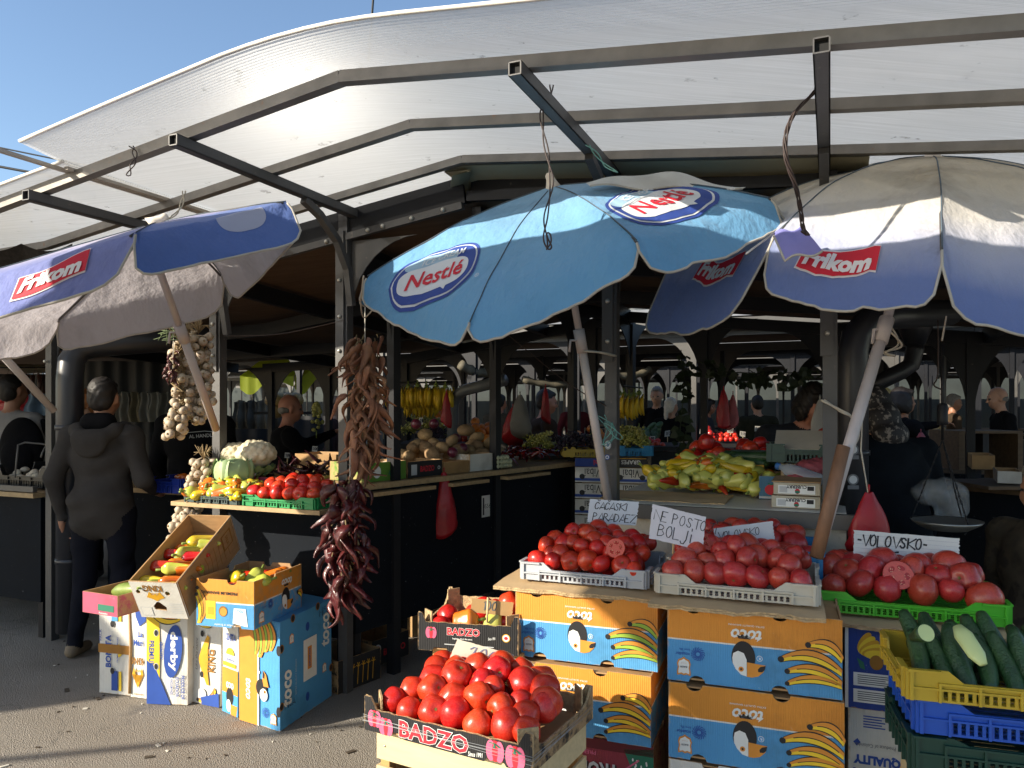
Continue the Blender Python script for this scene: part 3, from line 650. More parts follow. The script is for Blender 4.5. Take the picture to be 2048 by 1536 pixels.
class Umb:
    def __init__(s, name, label, apex, rim, val, mats, bow=.05, sag=.035, wr=.012, base=None, skip=(), seed=1, curl=.25):
        s.P = V3(apex); s.R = [V3(r) for r in rim]; s.n = len(rim); s.val = val; s.bow = bow; s.sag = sag; s.wr = wr; s.seed = seed; s.curl = curl
        s.ctr = sum(s.R, V3())/s.n; s.up = (s.P-s.ctr).normalized()
        s.root = thing(name, label, 'umbrella', V3(base) if base else s.ctr); s.mats = mats
        for i in range(s.n):
            if i in skip: continue
            s.panel(i)
        m = MB()
    def S(s, i, a, r, off=0.):
        Ra, Rb = s.R[i], s.R[(i+1) % s.n]
        def base(a, r):
            E = Ra.lerp(Rb, a); d = E-s.P
            if r <= 1:
                p = s.P+d*r+s.up*(s.bow*math.sin(math.pi*r)-s.sag*4*a*(1-a)*r*r)
            else:
                p = s.P+d-s.up*(s.sag*4*a*(1-a)); L = (r-1)
                dn = d.normalized()*.62-ZD*.9; p = p+dn.normalized()*L
            nz = noise.noise(p*3.1+V3((s.seed, 0, 0)))*1.3+noise.noise(p*8+V3((0, s.seed, 0)))*.45
            fd = noise.noise(V3((a*6.5+i*3, r*1.1, s.seed)))*.011*r+noise.noise(V3((a*15+i, r*2.5, s.seed+4)))*.0045*r
            return p+s.up*(nz*s.wr*min(1, r*1.5)+fd)+(s.P-p).normalized()*(fd*.6 if r > 1 else 0)
        p = base(a, r)
        if off:
            e = .01; n = (base(min(1, a+e), r)-base(max(0, a-e), r)).cross(base(a, r+e)-base(a, max(0.0, r-e)))
            if n.length < 1e-9: n = s.up
            n.normalize()
            if n.dot(p-(s.ctr-s.up*.35)) < 0: n = -n
            p = p+n*off
        return p
    def rmax(s, i, a):
        v = s.val[i] if isinstance(s.val, (list, tuple)) else s.val
        e = min(a, 1-a); c = 1 if e > .14 else math.sqrt(max(0, 1-((.14-e)/.14)**2))
        return 1+v*(.22+.78*c)
    def panel(s, i):
        nu, nv = 26, 26; m = MB(); uvs = []
        m.sheet(lambda a, b: s.S(i, a, .012+(s.rmax(i, a)-.012)*b), nu, nv)
        ob = part(m, 'panel', s.mats[0], s.root)
        ul = ob.data.uv_layers.new(name='UVMap')
        for lp in ob.data.loops:
            q = lp.vertex_index; a, b = (q % (nu+1))/nu, (q//(nu+1))/nv; ul.data[lp.index].uv = (a, .012+(s.rmax(i, a)-.012)*b)
        pts = [s.S(i, 0, 1+.01+(s.rmax(i, 0)-1)*k/3) for k in range(4)]+[s.S(i, k/24, s.rmax(i, k/24)) for k in range(1, 24)]+[s.S(i, 1, s.rmax(i, 1)-(s.rmax(i, 1)-1.01)*k/3) for k in range(4)]
        sub(MB().tube(pts, .0045, 6), 'piping', M_pipg, ob)
        sub(MB().tube([s.S(i, 0, .06+.94*k/16, .0015) for k in range(17)], .0024, 5), 'seam', M_seam, ob)
        return ob
    def frame(s, foot, pr=.016, rib=True, head=.0, mats=None, finial=True):
        h = s.P-s.up*.05
        foot = V3(foot); ax = (h-foot).normalized()
        L = (h-foot).length; mid = foot+ax*(L*.55)
        part(MB().tube([foot, mid], pr*1.18, 12), 'pole', mats or M_pole, s.root)
        q = MB().tube([mid-ax*.03, h], pr*.95, 12); part(q, 'pole', mats or M_pole, s.root)
        c = MB().tube([mid-ax*.05, mid+ax*.05], pr*1.5, 12); c.tube([mid, mid+V3((-.045, -.02, 0)), mid+V3((-.05, -.02, -.05))], .006, 6); part(c, 'clamp', mats or M_pole, s.root)
        if rib:
            for i in range(s.n):
                m = MB().tube([s.P.lerp(s.R[i], k/6)+s.up*(s.bow*math.sin(math.pi*k/6)-.012) for k in range(7)], .005, 6); part(m, 'rib', M_steel, s.root)
        if finial:
            f = MB(); z = s.P+s.up*.0
            for r, d in ((.026, -.012), (.022, .012), (.013, .03), (.013, .045), (.008, .053)): pass
            f.tube([s.P-s.up*.02, s.P+s.up*.008, s.P+s.up*.03, s.P+s.up*.048, s.P+s.up*.056], [.04, .026, .018, .017, .008], 12); part(f, 'finial', pm('finial', 'd8cfc2', .6), s.root)
    # printing that follows the cloth: (a, r) centre, metres along and down the panel
    def wrap(s, i, fn_pts, m, mi, off):
        return m.add([s.S(i, a, r, off) for a, r in fn_pts[0]], fn_pts[1], mi)
    def frame_at(s, i, a0, r0, rot=0):
        p0 = s.S(i, a0, r0); ea = (s.S(i, a0+.02, r0)-p0)/.02; er = (s.S(i, a0, r0+.02)-p0)/.02
        la, lr = ea.length, er.length
        c, d = math.cos(R(rot)), math.sin(R(rot))
        def uv(x, y):                                    # metres x right, y down (local to the print) -> (a, r)
            x, y = x*c-y*d, x*d+y*c
            return (a0+x/la, r0+y/lr)
        return uv
    def ell(s, m, i, uv, cx, cy, rx, ry, mi, off, pw=2., n=44):
        vs = [uv(cx, cy)]; fs = []; rings = 8
        for q in range(1, rings+1):
            for k in range(n):
                t = 2*math.pi*k/n; cc, ss = math.cos(t), math.sin(t); f = q/rings
                vs.append(uv(cx+rx*f*math.copysign(abs(cc)**(2/pw), cc), cy+ry*f*math.copysign(abs(ss)**(2/pw), ss)))
        for k in range(n): fs.append((0, 1+k, 1+(k+1) % n))
        for q in range(rings-1):
            for k in range(n): fs.append((1+q*n+k, 1+(q+1)*n+k, 1+(q+1)*n+(k+1) % n, 1+q*n+(k+1) % n))
        s.wrap(i, (vs, fs), m, mi, off)
    def txt(s, m, i, uv, body, cx, cy, h, w, mi, off, bold=0., shear=0., rot=0, bend=0):
        vs, fs, W, Hh = glyphs(body, bold, shear); c, d = math.cos(R(rot)), math.sin(R(rot)); out = []
        for x, y in vs:
            x, y = x/W*w, -y/Hh*h; y += bend*(x/w)**2
            x, y = x*c-y*d, x*d+y*c; out.append(uv(cx+x, cy+y))
        s.wrap(i, (out, fs), m, mi, off)
    def inkpart(s, m, i, mats):
        ob = part(m, 'print', mats, s.root); return ob
def inkc(name, col, tr=.12): return pm('ink_'+name, col, .7, var=.06, trans=tr)
I_white, I_red, I_navy, I_lblue, I_fred, I_fwhite = inkc('white', 'd6dbe0'), inkc('red', 'c81f35'), inkc('navy', '2c4796'), inkc('lblue', '9fc0d8'), inkc('flagred', 'cf2136'), inkc('flagwhite', 'e4e0e0')
def oval_logo(u, i, a, r, k, rot):
    uv = u.frame_at(i, a, r, rot); m = MB(); o = .0032
    u.ell(m, i, uv, 0, 0, .150*k, .112*k, 2, o, 2.6); u.ell(m, i, uv, 0, 0, .141*k, .103*k, 0, o*1.6, 2.6); u.ell(m, i, uv, 0, 0, .136*k, .098*k, 2, o*2.2, 2.6)
    u.ell(m, i, uv, -.03*k, -.055*k, .09*k, .036*k, 3, o*2.5, 2.2)
    u.ell(m, i, uv, -.005*k, .012*k, .118*k, .058*k, 0, o*2.8, 2.8)
    u.txt(m, i, uv, 'Nestlé', 0, .012*k, .062*k, .19*k, 1, o*3.6, .018, .12)
    x0 = -.062*k; vs = [(x0, -.018*k), (x0+.07*k, -.026*k), (x0+.07*k, -.018*k), (x0, -.010*k)]
    u.txt(m, i, uv, 'ICE CREAM', .01*k, -.066*k, .027*k, .15*k, 0, o*3.6, .012, .1, bend=.02*k)
    u.wrap(i, ([uv(.02*k, .062*k), uv(.062*k, .055*k), uv(.045*k, .068*k), uv(.04*k, .082*k)], [(0, 1, 2, 3)]), m, 0, o*3)
    u.txt(m, i, uv, '®', .16*k, .085*k, .017*k, .017*k, 0, o*3)
    return u.inkpart(m, i, [I_white, I_red, I_navy, I_lblue])
def flag_logo(u, i, a, r, k, rot):
    uv = u.frame_at(i, a, r, rot); m = MB(); o = .0032
    def flag(g, mi, off):
        n = 14; vs = []; fs = []
        for q in range(n+1):
            x = -.16*k+.32*k*q/n; wv = .012*k*math.sin(q/n*5.2)
            vs += [uv(x, -.058*k-g+wv), uv(x, .05*k+g+wv)]
        fs = [(2*q, 2*q+1, 2*q+3, 2*q+2) for q in range(n)]; u.wrap(i, (vs, fs), m, mi, off)
        u.wrap(i, ([uv(-.16*k-g, -.058*k-g), uv(-.16*k, -.058*k-g), uv(-.16*k, .05*k+g), uv(-.16*k-g, .05*k+g)], [(0, 1, 2, 3)]), m, mi, off)
    flag(.008*k, 0, o); flag(0, 1, o*1.8)
    u.txt(m, i, uv, 'Frikom', .0, -.002*k, .078*k, .28*k, 0, o*2.8, .05, .14)
    return u.inkpart(m, i, [I_fwhite, I_fred])
def fit(apex_px, pts, R0, hh, s0, it=4000):
    """regular octagon umbrella whose apex and known rib ends fall on the given image points (random search + refine)"""
    rng = np.random.default_rng(3)
    def build(x):
        cx, cy, cz, rx, ry, sp = x
        Rm = Matrix.Rotation(rx, 3, 'X') @ Matrix.Rotation(ry, 3, 'Y')
        c = V3((cx, cy, cz)); ap = c+Rm@V3((0, 0, hh)); rim = [c+Rm@V3((R0*math.cos(sp+k*math.pi/4), R0*math.sin(sp+k*math.pi/4), 0)) for k in range(8)]
        return ap, rim
    def px(p): return (1024+p.x/p.y*FPX, HOR-(p.z-EYE)/p.y*FPX)
    def err(x):
        ap, rim = build(x); e = 0
        for k, q in [(-1, apex_px)]+list(pts.items()):
            p = ap if k < 0 else rim[k]
            if p.y < .3: return 1e9
            a = px(p); e += (a[0]-q[0])**2+(a[1]-q[1])**2
        return e+4000*(x[3]**2+x[4]**2)
    best = np.array(s0, float); eb = err(best); sg = np.array([.3, .4, .2, .25, .25, .25])
    for i in range(it):
        y = best+rng.normal(0, 1, 6)*sg*rng.choice((.02, .1, .4, 1)); e = err(y)
        if e < eb: best, eb = y, e
    return build(best)
M_cblue = cloth_mat('cloth_blue', [(0, '80add0'), (.45, '76aad2'), (1.0, '68a3cf'), (1.4, '609ecc')], .22, .30, '8fa0a8')
M_cfade = cloth_mat('cloth_faded', [(0, 'c9bfa9'), (.55, 'd0c9b9'), (.80, 'd3d0cc'), (.98, 'b3bad6'), (1.12, '7388c0'), (1.4, '647ab6')], .34, .75, '8a7856')
M_cpurp = cloth_mat('cloth_violet', [(0, 'c4c0ca'), (.5, 'b6b4ce'), (.8, '9298c8'), (1.0, '7f8ac8'), (1.4, '6a78be')], .26, .45, 'a79a94')
M_cfd2 = cloth_mat('cloth_royal', [(0, 'b9b4bf'), (.45, '9a9cc4'), (.62, '5f78b8'), (1.4, '4a6ab0')], .22, .3, 'a79a94')
M_cin = cloth_mat('cloth_lining', [(0, 'b2adb0'), (1.4, 'bbb6ba')], .5, .45)
def rimpts(l): return [P(*q) for q in l]
ub = Umb('umbrella', 'sky blue ice cream umbrella with two oval logos in front of the stall', P(1105, 372, 3.138),
         rimpts([(1495, 392, 3.350), (1300, 410, 3.880), (1035, 461, 4.017), (833, 532, 3.657), (735, 552, 3.106), (940, 642, 2.576), (1272, 478, 2.438), (1540, 394, 2.756)]),
         [.13, .13, .13, .13, .105, .095, .13, .13], [M_cblue], bow=.035, sag=.03, base=P(1218, 1012, 3.34), seed=3)
ub.frame(P(1218, 1012, 3.34))
oval_logo(ub, 4, .46, .82, 1.42, -36); oval_logo(ub, 6, .50, .72, 1.45, -6)
m = MB()
def flap(u, v):
    a = V3(P(1172, 366, 2.915)).lerp(P(1492, 378, 3.021), u); b = V3(P(1180, 372, 2.820)).lerp(P(1485, 382, 2.862), u)
    return a.lerp(b, v)+ZD*(.055*math.sin(math.pi*min(1, u*1.05))*math.sin(math.pi*min(1, v*.8+.2))+.008*math.sin(14*u))
m.sheet(flap, 24, 8); m.tube([flap(k/24, 1) for k in range(25)], .004, 6, 1)
fl = part(m, 'folded_flap', [pm('flap_grey', 'c9cbc9', .8, trans=.2), M_pipg], ub.root)
ur = Umb('umbrella', 'faded beige and blue umbrella with dusty top at the right edge', P(1865, 312, 2.890),
         rimpts([(2134, 434, 3.247), (1832, 425, 3.672), (1578, 430, 3.680), (1352, 505, 3.188), (1550, 462, 2.652), (1884, 492, 2.227), (2330, 505, 2.244), (2380, 469, 2.635)]),
         [.2, .2, .2, .34, .215, .245, .24, .2], [M_cfade], bow=.075, sag=.045, wr=.020, base=P(1632, 1115, 2.508), seed=9)
ur.frame(P(1632, 1115, 2.508), pr=.0175)
flag_logo(ur, 4, .44, 1.045, .84, 3); flag_logo(ur, 3, .56, 1.07, .85, 6)
part(MB().tube([P(1632, 1115, 2.508)+V3((-.001, -.004, 0)), P(1686, 893, 2.567)+V3((0, -.004, 0))], .0225, 12), 'pole', pm('pole_wood', '7d5a41', .6, var=.25, streak=(9, 9, 1.020)), ur.root)
m = MB()
def corner(u, v):
    a, b, c = P(1546, 468, 2.567), P(1600, 452, 2.465), P(1645, 500, 2.363); d = P(1570, 522, 2.431)
    p = a.lerp(b, u).lerp(d.lerp(c, u), v); return p-VD*(.035*math.sin(math.pi*v))+ZD*.01*math.sin(6*u)
m.sheet(corner, 10, 10); m.tube([corner(0, k/10) for k in range(11)]+[corner(k/10, 1) for k in range(1, 11)], .004, 6, 1)
part(m, 'folded_corner', [pm('cloth_fold', '7f7fc0', .8, trans=.2), M_pipg], ur.root)
m = MB().tube([P(1548, 466, 2.550), P(1492, 508, 2.465)], .004, 6)
part(m, 'rib', pm('bare_rib', 'bdb9b2', .4, .5), ur.root)
ul = Umb('umbrella', 'violet blue umbrella tilted up so its grey underside shows on the left', P(312, 447, 3.02),
         rimpts([(-170, 590, 2.62), (267, 468, 2.50), (572, 402, 2.92), (445, 548, 3.42), (118, 640, 3.42), (-130, 668, 3.10), (-260, 640, 2.8)]),
         [.20, .185, .14, .17, .15, .15, .15], [M_cpurp], bow=.02, sag=.03, wr=.014, base=P(432, 858, 3.92), seed=5)
for o in ul.root.children:
    if o.name.startswith('panel') and len(o.children):
        pass
pn = [o for o in ul.root.children if o.name.startswith('panel')]
pn[1].data.materials[0] = M_cfd2
for k in (2, 3, 4, 5): pn[k].data.materials[0] = M_cin
ul.frame(P(432, 858, 3.92), pr=.0165)
flag_logo(ul, 0, .70, 1.085, .78, -6)
m = MB(); uv = ul.frame_at(1, .62, 1.02)                       # pale print without figure on the royal panel
ul.ell(m, 1, uv, .05, -.01, .10, .075, 0, .0015, 2.2); ul.inkpart(m, 1, [inkc('palegrey', 'a9adc4')])
m = MB(); uv = ul.frame_at(3, .5, .95); 
m = MB(); m.tube([P(-60, 640, 3.9), P(108, 822, 4.35)], .02, 10)
solo(m, 'umbrella_pole', M_pole, 'pale slanting umbrella pole at the left edge below the violet umbrella', 'umbrella pole')
# black shade net under the canopy at far left
m = MB(); m.sheet(lambda u, v: P(-60+205*u, 487+30*math.sin(math.pi*(2*u % 1))*(.5)+v*60, 3.85+.1*v), 24, 6)
solo(m, 'shade_net', pm('net_black', '26221f', .9, var=.5, scale=60, trans=.2), 'black shade net hanging under the canopy above the violet umbrella', 'net')
# ---------------------------------------------------------------- wires and cords
M_wire = pm('rusty_wire', '3a2d2a', .6, var=.3); M_cord = pm('pale_cord', 'b9b2a4', .8); M_teal = pm('teal_twine', '6fa39b', .8)
def wire(pts, r, label, mat=M_wire, strands=2, tw=.006, nm='wire', cat='wire'):
    pts = [V3(p) for p in pts]; m = MB(); n = len(pts)
    for s in range(strands):
        q = []
        for i in range(n-1):
            for k in range(6):
                f = k/6; a = (i+f)*2.6+s*2*math.pi/strands
                p0, p1, p2, p3 = pts[max(i-1, 0)], pts[i], pts[i+1], pts[min(i+2, n-1)]
                c = .5*((2*p1)+(p2-p0)*f+(2*p0-5*p1+4*p2-p3)*f*f+(3*p1-p0-3*p2+p3)*f**3)
                q.append(c+V3((math.cos(a), math.sin(a), .2*math.sin(a)))*tw*(strands > 1))
        q.append(pts[-1]); m.tube(q, r, 5)
    return solo(m, nm, mat, label, cat)
wire([P(1103, 170, 2.62), P(1100, 200, 2.6), P(1084, 218, 2.58), P(1086, 262, 2.56), P(1097, 320, 2.54), P(1103, 370, 2.52), P(1092, 430, 2.44), P(1090, 470, 2.40), P(1095, 498, 2.39), P(1101, 488, 2.39), P(1096, 465, 2.40)], .0028, 'twisted wire hook hanging in front of the blue umbrella')
wire([P(1625, 100, 2.25), P(1640, 120, 2.25), P(1634, 170, 2.25), P(1628, 185, 2.25), P(1590, 225, 2.24), P(1572, 270, 2.23), P(1573, 320, 2.23), P(1592, 375, 2.26), P(1602, 425, 2.3), P(1606, 455, 2.32), P(1616, 470, 2.32), P(1604, 462, 2.32)], .0026, 'twisted wire hanging from the arm beside the faded umbrella', strands=4, tw=.005)
wire([P(262, 292, 3.0), P(268, 300, 3.0), P(270, 318, 3.0), P(262, 335, 3.0), P(256, 352, 3.0)], .0025, 'short tied wire dangling from the outer canopy rail', strands=2, tw=.008)
wire([P(368, 382, 3.35), P(366, 398, 3.35), P(358, 420, 3.3), P(340, 436, 3.2), P(322, 442, 3.1)], .003, 'grey rope loop from the canopy rail to the violet umbrella', M_cord)
wire([P(336, 285, 3.0), P(345, 290, 3.0), P(370, 292, 2.98), P(400, 288, 2.96)], .003, 'black wire tied round the outer rail and the left arm')
wire([P(1175, 290, 2.9), P(1190, 305, 2.9), P(1210, 330, 2.9), P(1235, 345, 2.85)], .0025, 'teal twine knotted round the arm above the blue umbrella', M_teal, 2, .008, 'twine', 'twine')
wire([P(727, 552, 2.95), P(722, 610, 3.2), P(728, 635, 3.4), P(745, 620, 3.3)], .0035, 'bent wire hook holding the string of brown peppers', M_cord, 1)
wire([P(448, 672, 4.1), P(560, 668, 4.1), P(690, 640, 3.85)], .0018, 'thin wire strung between the stall posts above the cauliflowers', M_wire, 1)
wire([P(1010, 665, 5.0), P(1130, 762, 4.6), P(1212, 812, 3.3)], .003, 'dark cord slanting to the post with stickers', M_wire, 1)
wire([P(1170, 702, 3.2), P(1200, 705, 3.25), P(1232, 712, 3.36)], .005, 'pale cord tying the blue umbrella pole to the post', M_cord, 2, .006, 'cord', 'cord')
wire([P(1645, 800, 3.0), P(1682, 822, 2.98), P(1705, 835, 2.97), P(1715, 860, 2.97), P(1708, 890, 2.96)], .005, 'pale cord tying the wooden umbrella pole to the pipe', M_cord, 2, .006, 'cord', 'cord')
wire([P(1765, 640, 2.9), P(1778, 655, 2.9), P(1800, 690, 2.9), P(1770, 705, 2.9), P(1790, 712, 2.9)], .004, 'knotted cord round the top of the wooden pole', M_cord, 2, .008, 'cord', 'cord')
wire([P(1893, 632, 2.6), P(1888, 660, 2.6), P(1884, 682, 2.6)], .003, 'pale string hanging from the faded umbrella hem', M_cord, 1, nm='cord', cat='cord')
wire([P(1876, 640, 3.2), P(1876, 745, 3.2), P(1868, 770, 3.2), P(1884, 780, 3.2), P(1882, 790, 3.2)], .0035, 'dark wire with a hook below the faded umbrella', M_wire, 1)
wire([P(1200, 830, 3.3), P(1222, 860, 3.31), P(1205, 890, 3.3), P(1225, 870, 3.3), P(1215, 845, 3.3), P(1240, 880, 3.3)], .002, 'tangle of green twine on the post with stickers', M_teal, 3, .02, 'twine', 'twine')
# ================================================================ containers
M_card = pm('cardboard', 'a9865c', .75, var=.14, scale=5, streak=(3, 3, 12), bump=.1)
M_cardL = pm('cardboard_pale', 'bfa27a', .78, var=.14, scale=7, bump=.15)
M_edge2 = pm('board_edge', 'b59a72', .85, var=.35, scale=60, bump=.6, bscale=120)
K = {n: pm('print_'+n, c, .6, var=.10, scale=14) for n, c in dict(white='dfe0dc', black='17171a', orange='d38a30', blue='4a96cc', navy='20489a', yellow='e8c52c', brown='8f6118',
     gold='cf9a1e', red='c0202f', grey='5d5f63', green='8fae3a', pink='c25c7c', dgreen='1e6a52', lgrey='b9bcbd', teal='5fa596', deep='5a1420').items()}
KL = ['white', 'black', 'orange', 'blue', 'navy', 'yellow', 'brown', 'gold', 'red', 'grey', 'green', 'pink', 'dgreen', 'lgrey', 'teal', 'deep']
KI = {n: i+3 for i, n in enumerate(KL)}                       # slots 0 outer print, 1 inside, 2 raw edge
def kmats(outer, inner=M_card, edge=M_edge2): return [outer, inner, edge]+[K[n] for n in KL]
B_toco = bands('board_orange_blue', [(0, '4f9ad0'), (.545, 'e4e2da'), (.565, 'dc9030')], 2, .242)
B_white = bands('board_white', [(0, 'dcdad2')], 2, 1, scuff='a98d62', amt=.35)
B_bluebox = bands('board_blue', [(0, '4a96cc')], 2, 1, corr='z')
B_orv = bands('board_orange_blue_upright', [(0, 'e0952e'), (.44, 'e8e6e0'), (.47, '3f93d2')], 0, .242, corr='z')
B_pink = bands('board_pink', [(0, 'b5506c')], 2, 1); B_navy = bands('board_navy', [(0, '1d3f92')], 2, 1)
B_black = bands('board_black', [(0, '17171a')], 2, 1, scuff='6a6258'); B_green = bands('board_lime', [(0, '5f8f2c')], 2, 1)
B_kraft = bands('board_kraft', [(0, 'a98352')], 2, 1); B_tropic = bands('board_tropical', [(0, '8d2f3f')], 2, 1)
def hole(cx, cy, r, n=12): return [(cx+r*math.cos(-2*math.pi*k/n), cy+r*.8*math.sin(-2*math.pi*k/n)) for k in range(n)]
def panel_outline(W, Hh, top=(), bot=(), r=.026):
    """rectangle with half-round hand holes bitten out of the top and bottom edge"""
    p = [(0, 0)]
    for c in bot: p += [(c+r*math.cos(math.pi-math.pi*k/6), r*.85*math.sin(math.pi*k/6)) for k in range(7)]
    p += [(W, 0), (W, Hh)]
    for c in reversed(top): p += [(c+r*math.cos(math.pi*k/6), Hh-r*.85*math.sin(math.pi*k/6)) for k in range(7)]
    p += [(0, Hh)]; return p
def open_box(m, W, D, Hh, th=.006, top=(.25, .72), bot=(.25, .72), holes=(), floor=True, sidec=(.5,)):
    """walls of an open board box in local space: x width, front at -D/2"""
    X, Y, Zv = V3((1, 0, 0)), V3((0, 1, 0)), ZD
    t = [W*a for a in top]; b = [W*a for a in bot]
    m.plate((-W/2, -D/2, 0), X, Zv, panel_outline(W, Hh, t, b), holes, th, 0, 1)
    m.plate((W/2, D/2, 0), -X, Zv, panel_outline(W, Hh, t, b), (), th, 0, 1)
    sd = [D*a for a in sidec]
    m.plate((W/2, -D/2+th, 0), Y, Zv, panel_outline(D-2*th, Hh, sd, ()), (), th, 0, 1)
    m.plate((-W/2, D/2-th, 0), -Y, Zv, panel_outline(D-2*th, Hh, sd, ()), (), th, 0, 1)
    if floor: m.box((0, 0, .008), (W-2*th-.002, D-2*th-.002, .006), 1)
def front(W, D, Hh): return Fr((-W/2, -D/2, Hh), (W, 0, 0), (0, 0, -Hh), (0, -1, 0))
def side(W, D, Hh): return Fr((W/2, -D/2, Hh), (0, D, 0), (0, 0, -Hh), (1, 0, 0))
def banana_print(m, fr, pts, yel='yellow', lay=2):
    m.poly(fr, pts, KI['orange'], lay)
def toucan(m, fr, u, v, s, flip=1, lay=2):
    """toucan head emblem (upside down as printed); s = head width in metres"""
    a, b = s/fr.W, s/fr.H
    m.rect(fr, u-.36*a, v-1.02*b, u+.52*a, v-.80*b, KI['orange'], lay)
    m.poly(fr, [(u-.2*a, v-.82*b), (u-.28*a, v-.98*b), (u-.12*a, v-.93*b), (u-.06*a, v-1.03*b), (u+.06*a, v-.94*b), (u+.16*a, v-1.03*b), (u+.22*a, v-.92*b), (u+.36*a, v-.98*b), (u+.3*a, v-.82*b)], KI['black'], lay+1)
    h = [(u+.5*a*math.cos(t)*(1 if math.sin(t) < 0 else 1.0), v+(.62 if math.sin(t) > 0 else .72)*b*math.sin(t)) for t in [2*math.pi*k/28 for k in range(28)]]
    m.poly(fr, [(x, y if y < v+.5*b else v+.5*b) for x, y in h], KI['black'], lay)
    q = [(u-.46*a, v+.05*b), (u-.42*a, v-.16*b), (u-.22*a, v-.28*b), (u+.02*a, v-.2*b), (u+.14*a, v+.08*b), (u+.14*a, v+.80*b), (u-.1*a, v+.74*b), (u-.32*a, v+.52*b), (u-.44*a, v+.28*b)]
    m.poly(fr, q, KI['white'], lay+1)
    m.poly(fr, [(u+.15*a, v+.18*b), (u+.93*a, v+.24*b), (u+.84*a, v+.52*b), (u+.62*a, v+.74*b), (u+.36*a, v+.82*b), (u+.15*a, v+.81*b)], KI['orange'], lay+1)
    m.poly(fr, [(u+.92*a, v+.25*b), (u+.88*a, v+.44*b), (u+.78*a, v+.54*b), (u+.62*a, v+.55*b), (u+.6*a, v+.44*b), (u+.7*a, v+.32*b)], KI['black'], lay+2)
    m.ell(fr, u-.09*a, v+.5*b, .11*s, .11*s, KI['orange'], lay+2); m.ell(fr, u-.09*a, v+.5*b, .05*s, .05*s, KI['black'], lay+3)
def bananas(m, fr, L, lay=2, yel='yellow', ang=0, mir=1):
    """four outlined bananas; L: list of (tip_u, tip_v, end_u, end_v, bend, width m)"""
    for tu, tv, eu, ev, bd, wd in L:
        n = 12; a = V3((tu*fr.W, tv*fr.H, 0)); b = V3((eu*fr.W, ev*fr.H, 0)); d = b-a; nn = V3((d.y, -d.x, 0)).normalized()
        def edge(k, s): 
            f = k/n; p = a.lerp(b, f)+nn*(bd*4*f*(1-f)); wv = wd*(.28+.72*math.sin(math.pi*min(1, .12+f*.72))); return p+nn*(wv*s)
        def strip(s0, s1, mi, ly):
            p = [edge(k, s1) for k in range(n+1)]+[edge(k, s0) for k in range(n, -1, -1)]
            m.poly(fr, [(q.x/fr.W, q.y/fr.H) for q in p], mi, ly)
        strip(-.62, .62, KI['black'], lay); strip(-.02, .5, KI['orange'], lay+1); strip(-.5, -.02, KI[yel], lay+1)
        p = [edge(k, -.02) for k in range(2, n)]; m.line(fr, [(q.x/fr.W, q.y/fr.H) for q in p], wd*.09, KI['black'], lay+2)
        e = edge(0, 0); m.ell(fr, e.x/fr.W, e.y/fr.H, wd*.3, wd*.3, KI['black'], lay+2, 10)
def sunburst(m, fr, u, v, r, mi, lay=2):
    for k in range(16):
        a = 2*math.pi*k/16; c = V3((u*fr.W, v*fr.H, 0)); 
        for j, (ra, rb) in enumerate(((.3, .62), (.6, .85), (.84, 1.0))):
            a1, a2 = a+j*.18, a+j*.18+.2; p, q = c+V3((math.cos(a1), math.sin(a1), 0))*r*ra, c+V3((math.cos(a2), math.sin(a2), 0))*r*rb
            m.line(fr, [(p.x/fr.W, p.y/fr.H), (q.x/fr.W, q.y/fr.H)], r*.12, mi, lay)
def badge(m, fr, u, v, s, lay=2, rot=180):
    for q, mi, ly in ((1., 'orange', 0), (.8, 'white', 1)):
        m.poly(fr, [(u+x*s*q/fr.W, v+y*s*q/fr.H) for x, y in ((-.42, -.5), (-.15, -.62), (0, -.74), (.15, -.62), (.42, -.5), (.52, -.2), (.45, .1), (.52, .45), (.5, .7), (.2, .6), (0, .7), (-.2, .6), (-.5, .7), (-.52, .45), (-.45, .1), (-.52, -.2))], KI[mi], lay+ly)
    for t, dy in (('QUALITY', 0), ('SELECTED', .2)): m.text(fr, t, u, v+dy*s*(-1 if rot == 0 else 1), s*.12, KI['grey'], rot, .02, lay=lay+2, w=s*.55)
    m.text(fr, '* * *', u, v-.28*s/fr.H*0-(.28*s)/fr.H, s*.1, KI['orange'], rot, .02, lay=lay+2, w=s*.4)
def toco_front(m, fr, yel='yellow'):
    """the printed face of the orange and blue box, standing upside down"""
    m.text(fr, 'toco', .468, .305, .036, KI['white'], 180, .03, .25, w=.093)
    m.text(fr, 'EXTRA QUALITY BANANAS', .468, .18, .0065, KI['white'], 180, .01, w=.108)
    toucan(m, fr, .452, .60, .072); m.ell(fr, .545, .59, .009, .009, KI['white'], 2); m.ell(fr, .545, .59, .0075, .0075, KI['blue'], 3); m.text(fr, 'R', .545, .59, .0075, KI['white'], 180, .03, lay=4)
    sunburst(m, fr, .185, .62, .022, KI['navy']); m.text(fr, 'ecuador', .092, .635, .011, KI['navy'], 180, .01, w=.045); m.text(fr, 'love life', .105, .575, .008, KI['navy'], 180, .005, w=.033)
    badge(m, fr, .10, .80, .042)
    bananas(m, fr, [(.815, .35, 1.0, .50, .022, .030), (.665, .565, .997, .66, .030, .032), (.70, .71, .997, .80, .024, .028), (.70, .865, .997, .83, .018, .024)], yel=yel)
def place(o, p, rz): o.location = p; o.rotation_euler = (0, 0, rz); return o
